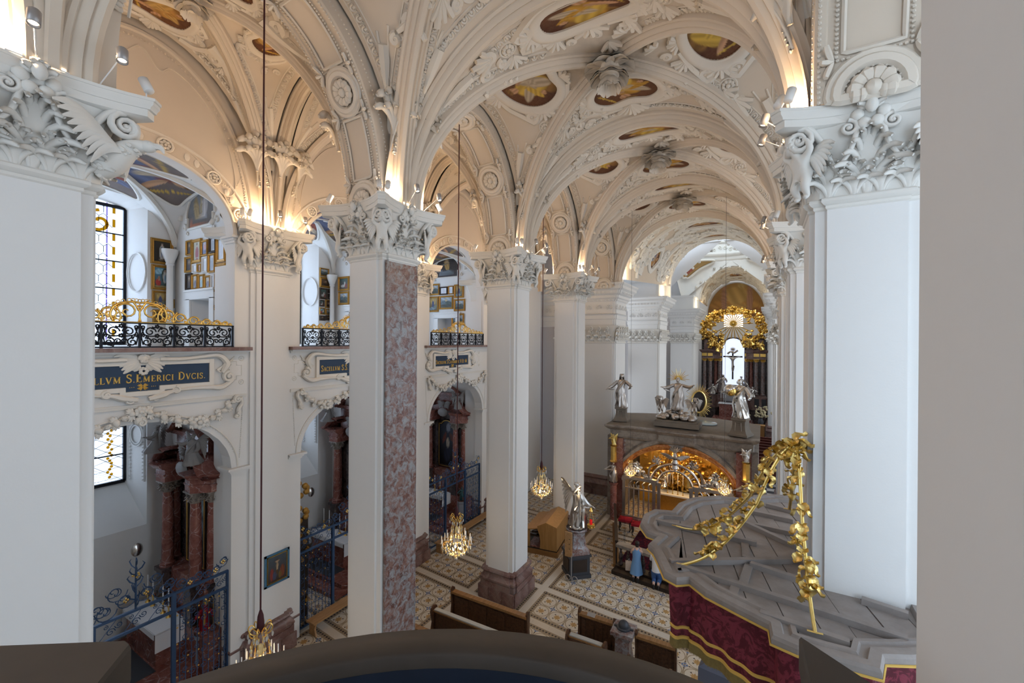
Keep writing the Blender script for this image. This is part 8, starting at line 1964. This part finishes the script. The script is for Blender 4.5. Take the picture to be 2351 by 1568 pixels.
statue('silver_angel', 'shiny silver angel with raised wing standing on the dark pedestal', (AX, AY, 1.80), -.5, 1.72, 1.0, ((.30, .20, .52), (.42, .10, .62)), M['silver'], 77, wings=True)
t = thing('pedestal_board', 'upright oak board with drilled holes leaning on the angel pedestal', 'board', (AX - .08, AY - .58, .88)); mb = MB(); mb.bb(-.14, .14, -.03, .03, 0, .92); mb.build('board', M['bench'], t, False); mb = MB()
for z in (.3, .48, .66): mb.blob((.04, -.031, z), (.02, .006, .02), k=6, m=3)
mb.build('hole', M['darkwood'], t)
t = thing('pole_stand', 'thin metal pole with looped foot before the angel pedestal', 'stand', (-6.14, 14.92, 0)); mb = MB(); mb.tube([(0, 0, 0), (0, 0, .95)], .018, k=6)
for s in (-1, 1): mb.tube(np.c_[s * .14 + .10 * np.cos(np.linspace(0, 2 * PI, 14)), np.zeros(14), .12 + .10 * np.sin(np.linspace(0, 2 * PI, 14))], .016, k=5)
mb.build('pole', M['lamphouse'], t)
t = thing('hanging_lamp', 'small red sanctuary lamp in a gold bowl held by the angel', 'lamp', (AX + .50, AY + .25, 1.75)); mb = MB(); mb.lathe([(.001, 0), (.10, .03), (.14, .10), (.15, .16), (.12, .18)], 14)
for i in range(3): a = i * 2.1; mb.tube([(.14 * math.cos(a), .14 * math.sin(a), .16), (0, 0, .85)], .006, k=4)
for i in range(6): a = i * 1.05; mb.blob((.13 * math.cos(a), .13 * math.sin(a), .08), .035, k=5, m=4)
mb.lathe([(.001, .62), (.07, .68), (.03, .76), (.001, .85)], 10); mb.build('gold_bowl', M['gold'], t); mb = MB(); mb.lathe([(.05, .17), (.055, .34), (.05, .34)], 12); mb.build('red_glass', M['redglass'], t)
t = thing('grey_cover', 'folded blue grey cover standing on the floor below the canopy', 'cover', (-.45, 10.35, 0), -.1); mb = MB(); mb.loft([[(-.75, -.35), (.9, -.35), (.9, .35), (-.75, .35)], [(-.7, -.3), (.85, -.3), (.85, .3), (-.7, .3)], [(-.25, -.02), (.2, -.02), (.2, .02), (-.25, .02)]], [0, 1.9, 2.25]); mb.build('cloth', plain('blue_grey_cloth', (.10, .11, .15), .7), t, False)
t = thing('station_picture', 'crucifixion picture in a blue frame on the near wall pier', 'picture', (XF + .13, 7.09, 2.49), PI / 2); U, W_ = np.meshgrid(np.linspace(0, 1, 26), np.linspace(0, 1, 32), indexing='ij'); mb = MB(); mb.grid(np.stack([-.27 + .54 * U, np.full(U.shape, -.02), -.36 + .72 * W_], -1), C=paint(U, W_, ((.05, .03, .02), (.07, .09, .11)), [(.5, .55, .03, .4, 0, (.10, .05, .02)), (.5, .76, .22, .02, 0, (.10, .05, .02)), (.5, .60, .06, .18, 0, (.42, .30, .18)), (.5, .76, .16, .02, 0, (.42, .3, .2)), (.22, .3, .1, .24, 0, (.22, .04, .03)), (.78, .32, .12, .24, 0, (.20, .06, .03)), (.35, .22, .1, .16, 0, (.06, .07, .12)), (.65, .2, .08, .14, 0, (.16, .10, .03))], 5).reshape(-1, 3)); mb.build('canvas', M['canvas'], t)
for nm, w0, d, mat in (('frame', .36, .03, plain('blue_frame', (.06, .16, .26), .5, var=.3, scale=18)), ('gilt_slip', .29, .035, M['gold'])):
    mb = MB(); h0 = w0 + .09
    for a, b, c_, e_ in ((-w0, w0, h0 - .055 if nm == 'frame' else h0 - .018, h0), (-w0, w0, -h0, -h0 + (.055 if nm == 'frame' else .018)), (-w0, -w0 + (.055 if nm == 'frame' else .018), -h0, h0), (w0 - (.055 if nm == 'frame' else .018), w0, -h0, h0)): mb.bb(a, b, -d, 0, c_, e_)
    mb.build(nm, mat, t, False)

# ------------------------------------------------------------------ people at the rail and beyond
def ellip(rx, ry, n=16, cy=0.0): a = np.arange(n) * 2 * PI / n; return np.c_[rx * np.cos(a), cy + ry * np.sin(a)]
def kneeler(lab, x, y, rz, dress):
    t = thing('person', lab, 'person', (x, y, 0), rz)
    V = [(0, .05, .58), (0, .10, .80), (0, .16, .98), (0, .20, 1.12), (0, .25, 1.22), (0, .27, 1.30), (.085, .05, .55), (.09, .12, .20), (.08, -.16, .22), (.08, -.22, .10), (-.085, .05, .55), (-.09, .12, .20), (-.08, -.16, .22), (-.08, -.22, .10), (.16, .15, 1.05), (.22, .24, .86), (.13, .40, 1.00), (.05, .46, 1.03), (-.16, .15, 1.05), (-.22, .24, .86), (-.13, .40, 1.00), (-.05, .46, 1.03)]
    b_ = skin('body', V, PE, [.125, .11, .115, .05, .072, .06, .10, .062, .05, .035, .10, .062, .05, .035, .055, .042, .032, .026, .055, .042, .032, .026], 2, M['skin'], t)
    mb = MB()
    for sg in (-1, 1):
        for f in range(4): mb.tube([(sg * .06 - .012 * f * sg, .47, 1.035), (sg * .05 - .012 * f * sg, .52, 1.03), (sg * .048 - .012 * f * sg, .54, 1.015)], .009, k=5)
    mb.build('fingers', M['skin'], t)
    mb = MB(); mb.blob((0, .235, 1.285), (.088, .092, .09), k=12, m=8); mb.blob((0, .19, 1.21), (.07, .05, .09), k=8, m=6); mb.build('hair', M['hair'], t)
    if dress: mb = MB(); mb.loft([ellip(rx, ry, 20, cy) * (1 + .05 * np.cos(np.arange(20) * 5 * 2 * PI / 20))[:, None] ** (z < .5) for rx, ry, cy, z in ((.24, .24, -.0, .26), (.22, .21, .02, .36), (.185, .165, .05, .58), (.15, .13, .10, .78), (.165, .14, .15, .95), (.16, .11, .17, 1.05), (.09, .07, .19, 1.10))], [.26, .36, .58, .78, .95, 1.05, 1.10]); mb.build('dress', M['bluedress'], t); sh = M['shoe']
    else:
        mb = MB(); mb.loft([ellip(rx, ry, 18, cy) for rx, ry, cy in ((.17, .155, .05), (.165, .15, .09), (.18, .15, .15), (.17, .12, .17), (.08, .07, .19))], [.56, .78, .96, 1.06, 1.11])
        for sg in (-1, 1): mb.tube([(sg * .15, .15, 1.05), (sg * .20, .21, .92), (sg * .215, .24, .86)], [.075, .065, .06], k=8)
        mb.build('shirt', M['whiteshirt'], t); mb = MB(); mb.blob((0, .05, .55), (.17, .15, .12), k=12, m=8)
        for sg in (-1, 1): mb.tube(bez([(sg * .085, .05, .56), (sg * .09, .13, .24), (sg * .085, .02, .22), (sg * .08, -.13, .23)], 14), [.11, .10, .085, .075, .066], k=10)
        mb.build('jeans', M['jeans'], t); sh = M['shoe']
    mb = MB()
    for sg in (-1, 1): mb.blob((sg * .08, -.21, .10), (.045, .05, .10), k=8, m=6); mb.blob((sg * .08, -.18, .035), (.045, .085, .035), k=8, m=5)
    mb.build('shoes', sh, t); return t
kneeler('person in a blue dress kneeling at the communion rail', -4.08, 16.30, .12, True)
kneeler('person in white shirt and blue jeans kneeling beside the canopy edge', -3.32, 16.20, .12, False)
t = thing('paper_bag', 'small printed paper bag hanging at the kneeler in the blue dress', 'bag', (-4.36, 16.32, .28), .3); mb = MB(); mb.bb(-.13, .13, -.05, .05, 0, .34); mb.build('bag_body', plain('printed_paper', (.50, .38, .30), .7, var=.3, scale=20), t, False); mb = MB(); mb.tube([(-.06, 0, .34), (0, 0, .44), (.06, 0, .34)], .006, k=4); mb.build('handle', M['paper'], t)
def stander(lab, x, y, rz, hair, top):
    t = thing('person', lab, 'person', (x, y, 0), rz); V = [(0, 0, .92), (0, 0, 1.12), (0, 0, 1.32), (0, .01, 1.46), (0, .02, 1.57), (0, .02, 1.66), (.09, 0, .90), (.10, .02, .50), (.10, -.02, .08), (.10, .10, .03), (-.09, 0, .90), (-.10, .02, .50), (-.10, -.02, .08), (-.10, .10, .03), (.18, 0, 1.38), (.22, -.02, 1.12), (.22, .08, .90), (.22, .1, .84), (-.18, 0, 1.38), (-.22, -.02, 1.12), (-.22, .08, .90), (-.22, .1, .84)]
    skin('body', V, PE, [.13, .12, .125, .05, .08, .07, .10, .065, .045, .04, .10, .065, .045, .04, .06, .045, .035, .03, .06, .045, .035, .03], 2, M['skin'], t)
    mb = MB(); mb.loft([ellip(*r) for r in ((.19, .14), (.17, .13), (.20, .14), (.19, .12), (.08, .07))], [.88, 1.1, 1.3, 1.41, 1.47]); 
    for sg in (-1, 1): mb.tube([(sg * .18, 0, 1.39), (sg * .22, -.01, 1.15)], [.08, .07], k=8)
    mb.build('shirt', top, t); mb = MB(); mb.blob((0, 0, .90), (.18, .14, .12), k=12, m=7)
    for sg in (-1, 1): mb.tube([(sg * .09, 0, .9), (sg * .10, .02, .5), (sg * .10, -.02, .08)], [.115, .09, .08], k=10)
    mb.build('trousers', M['shoe'], t); mb = MB(); mb.blob((0, -.005, 1.64), (.10, .105, .10), k=12, m=8); 
    if hair == 'long': mb.blob((0, -.06, 1.52), (.10, .06, .16), k=10, m=7)
    mb.build('hair', M['hair'] if hair == 'long' else M['oldsilver'], t)
stander('person with long black hair and white shirt standing beyond the chapel', -.66, 31.0, PI, 'long', M['whiteshirt'])
stander('person with grey hair and pale shirt standing beside the far pews', -.28, 30.5, PI, 'short', plain('pale_shirt', (.52, .54, .58), .85))

# ------------------------------------------------------------------ chandeliers
def chandelier(lab, x, y, ztop, zc, s=1.0, watts=26):
    t = thing('chandelier', lab, 'chandelier', (x, y, zc), group='crystal chandeliers', scale=None)
    mb = MB(); mb.tube([(0, 0, .82), (0, 0, ztop - zc)], .016 if s > .8 else .006, k=5); 
    if s > .8: mb.lathe([(.02, 1.18), (.05, 1.08), (.07, .84), (.055, .80)], 10)
    mb.build('cord', M['cord'] if s > .8 else M['lead'], t)
    g = MB(); cr = MB(); cg = MB(); wx = MB(); bu = MB()
    for i in range(8):
        a = i * PI / 4; ca, sa = math.cos(a), math.sin(a)
        S_ = bez([(.05, .80), (.14, .92), (.20, .86), (.16, .76), (.07, .72)], 12); g.tube(np.c_[S_[:, 0] * ca, S_[:, 0] * sa, S_[:, 1]], .011, k=4)
        P = bez([(.10, .72), (.15, .55), (.17, .35), (.22, .15), (.38, .02), (.30, -.16), (.10, -.26)], 20); g.tube(np.c_[P[:, 0] * ca, P[:, 0] * sa, P[:, 1]], .010, k=4)
        for j in range(13): q = P[int(j * 20 / 13)] if int(j * 20 / 13) < len(P) else P[-1]; (cr if j % 2 else cg).blob((q[0] * ca * 1.05, q[0] * sa * 1.05, q[1] - .03), (.020, .020, .038), k=5, m=3)
        cr.blob((.20 * ca, .20 * sa, .72), (.022, .022, .05), k=5, m=4)
    for ring, (r, z, n) in enumerate(((.40, .02, 12), (.26, .20, 8))):
        g.tube(circ3(r, z, 24), .008, k=4, closed=True)
        for i in range(n):
            a = (i + .5 * ring) * 2 * PI / n; ca, sa = math.cos(a), math.sin(a)
            g.tube([(r * ca * .9, r * sa * .9, z), (r * 1.06 * ca, r * 1.06 * sa, z - .04), (r * 1.12 * ca, r * 1.12 * sa, z + .02)], .010, k=4); wx.tube([(r * 1.12 * ca, r * 1.12 * sa, z + .02), (r * 1.12 * ca, r * 1.12 * sa, z + .24)], .011, k=6)
            cr.lathe([(.001, -.01), (.035, .0), (.04, .012)], 8, xf((r * 1.12 * ca, r * 1.12 * sa, z + .01)))
            for dz in (-.06, -.12): (cr if i % 2 else cg).blob((r * 1.08 * ca, r * 1.08 * sa, z + dz), (.016, .016, .034), k=5, m=3)
    for r, z, n in ((.34, -.10, 20), (.24, -.20, 16), (.13, -.28, 10), (.05, -.33, 5)):
        for i in range(n): a = i * 2 * PI / n; (cr if i % 2 else cg).blob((r * math.cos(a), r * math.sin(a), z), (.017, .017, .045), k=5, m=4)
    cr.blob((0, 0, -.40), .05, k=8, m=6); cr.blob((0, 0, .12), (.10, .10, .09), k=10, m=7); cg.blob((0, 0, .45), (.06, .06, .12), k=8, m=6)
    for i in range(3): a = i * 2.1 + .4; bu.blob((.12 * math.cos(a), .12 * math.sin(a), -.10), (.028, .028, .035), k=8, m=6)
    for b_, nm, mt in ((g, 'gilt_arms', M['gold']), (cr, 'crystals', M['crystal']), (cg, 'golden_crystals', M['crystalgold']), (wx, 'candles', M['paper']), (bu, 'bulb', M['bulb'])):
        if s != 1.0: b_.V = [v * s for v in b_.V]
        b_.build(nm, mt, t)
    point('chandelier_light', (x, y, zc - .1 * s), watts, (1.0, .72, .40), .10)
chandelier('crystal chandelier hanging low behind the parapet edge', -7.9, 4.4, 15.6, 2.86)
chandelier('lit crystal chandelier hanging between marble pillar and third pillar', -7.9, 10.2, 15.6, 2.86)
chandelier('lit crystal chandelier hanging right of the third pillar', -7.9, 15.9, 15.5, 2.86)
chandelier('small crystal lamp at the left of the silver chapel screen', -5.45, 20.5, 15.5, 2.75, .62, 16)
chandelier('small crystal lamp behind the canopy rim at the chapel screen', -1.40, 20.5, 15.5, 2.62, .62, 16)

# ------------------------------------------------------------------ lamps on the capitals, uplighting the vault
WARM = (1.0, .70, .42)
mb = MB(); mb.lathe([(.001, -.09), (.052, -.09), (.058, -.08), (.058, .09), (.048, .09), (.046, .06), (.001, .06)], 14); spot_w = mb.mesh('housing', M['lampwhite']); spot_g = mb.mesh('housing', M['lamphouse'])
mb = MB(); mb.lathe([(.001, .062), (.045, .062)], 12); lens_me = mb.mesh('lens', M['lamplens'])
mb = MB(); mb.tube([(0, 0, -.2), (0, 0, -.08)], .009, k=5); mb.lathe([(.04, -.21), (.04, -.20), (.001, -.20)], 8); arm_me = mb.mesh('bracket', M['lampwhite'])
def spot(lab, p, d, white=True, arm=None):
    t = thing('spotlight', lab, 'spotlight', p, group='spotlights on the capitals'); R = Vector(d).to_track_quat('Z', 'Y').to_euler()
    o = link('housing', spot_w if white else spot_g, t); o.rotation_euler = R; o = link('lens', lens_me, t); o.rotation_euler = R
    if arm is None: link('bracket', arm_me, t)
    else: mb = MB(); mb.tube([(0, 0, 0), arm], .008, k=4); mb.build('bracket', M['lampwhite'], t)
bar_me = MB(); bar_me.bb(-.03, .03, -.22, .22, 0, .04); bar_me = bar_me.mesh('diffuser', emit('warm_light_bar', (1.0, .80, .55), 9), False)
def lamps(nm, cx, cy, sx, watts=75, sides=(1, -1), spots=True):
    for s in sides:
        side = 'nave' if s == 1 else 'aisle'
        t = thing('light_bar', f'short warm light bar on the {side} side of the {nm} capital', 'lamp', (cx + sx * s * .80, cy, 12.10), group='light bars on the capitals'); link('diffuser', bar_me, t); mb = MB(); mb.bb(-.04, .04, -.25, .25, -.0, .012); mb.build('tray', M['lampwhite'], t, False)
        for dy in (-.42, .42): point('capital_uplight', (cx + sx * s * .74, cy + dy, 12.32), watts, WARM, .06)
    if not spots: return
    spot(f'white spotlight at the near corner of the {nm} capital, left of the pair', (cx + sx * .86, cy - .93, 12.31), (-.3 * sx, .2, 1))
    spot(f'white spotlight at the near corner of the {nm} capital, right of the pair', (cx + sx * .97, cy - .80, 12.31), (-.4 * sx, .5, .9))
    spot(f'grey spotlight on a long bracket, {nm} capital, near one', (cx + sx * 1.15, cy - .1, 12.42), (sx * .3, -.1, -1), False, (-sx * .4, .1, -.3))
    spot(f'grey spotlight on a long bracket, {nm} capital, far one', (cx + sx * 1.18, cy + .62, 12.42), (sx * .3, -.1, -1), False, (-sx * .4, -.1, -.3))
    spot(f'white spotlight on the far corner of the {nm} capital', (cx + sx * .9, cy + .95, 12.31), (-.4 * sx, -.3, 1))
    spot(f'white spotlight on the aisle corner of the {nm} capital', (cx - sx * .88, cy - .85, 12.31), (.3 * sx, .4, 1))
lamps('left edge', PC, YP['A'] + .667, 1); lamps('marble pillar', PC, YP['C'] + .667, 1); lamps('third pillar', PC, YP['D'] + .667, 1); lamps('fourth pillar', PC, YP['E'] + .667, 1)
lamps('pulpit pillar', XPR, 7.05 + .667, -1); lamps('second right pillar', XPR, 13.18 + .667, -1); lamps('third right pillar', XPR, 19.97, -1)
for cy, nm in ((1.05, 'hidden wall pier'), (6.90, 'near wall pier'), (12.75, 'second wall pier'), (18.5, 'third wall pier')): lamps(nm, XF + .12 - HW, cy, 1, 60, (1,), cy in (6.9,))
for x, y, w in ((-7.0, 25.4, 60), (.2, 26.0, 60), (-6.4, 34.5, 60), (.1, 35.5, 50), (-5.7, 48.5, 70), (0.0, 49, 70), (-5.6, 53, 60), (-.3, 53, 60)): point('cornice_uplight', (x, y, 12.9), w, (1.0, .78, .48), .12)
# eagle at the corner of the left edge capital
t = pA; mb = MB(); Mx = xf((.66, .66, 11.05), rotz(-PI / 4), .90)     # local y points out of the corner
P = bez([(0, -.15, .05), (0, .0, .2), (0, .14, .36), (0, .30, .48), (0, .44, .50)], 16); mb.tube(P, [.10, .17, .18, .14, .09, .075], k=12, M=Mx); mb.blob((0, .46, .50), (.085, .11, .085), k=10, m=8, M=Mx); mb.tube(bez([(0, .52, .51), (0, .62, .50), (0, .66, .42)], 6), [.05, .04, .008], k=6, M=Mx)
rg = random.Random(1)
for i in range(64): q = P[rg.randrange(2, 14)]; a = rg.uniform(-.3, PI + .3); r = np.interp(q[1], [-.15, .1, .3, .45], [.15, .18, .14, .08]); mb.blob((r * math.cos(a), q[1], q[2] - r * abs(math.sin(a)) * .9 + .02), (.045, .05, .03), rotx(-.6), k=6, m=4, M=Mx)
for sg in (-1, 1):
    mb.blob((sg * .06, .50, .53), .018, k=5, m=4, M=Mx)
    for j in range(9): t_ = np.linspace(0, 1, 7); mb.tube(np.c_[sg * (.14 + (.62 - .05 * j) * t_), .05 - .22 * t_ + .02 * j, .52 + .22 * np.sin(t_ * 2.2) - .055 * j * (.4 + t_)], np.array([.03, .045, .05, .05, .045, .035, .012]), k=5, flat=(1.25, .55), nrm=A(0, 1, 0), M=Mx)
capA = [o for o in pA.children if o.name.startswith('capital')][0]; mb.build('eagle', M['stucco'], capA)
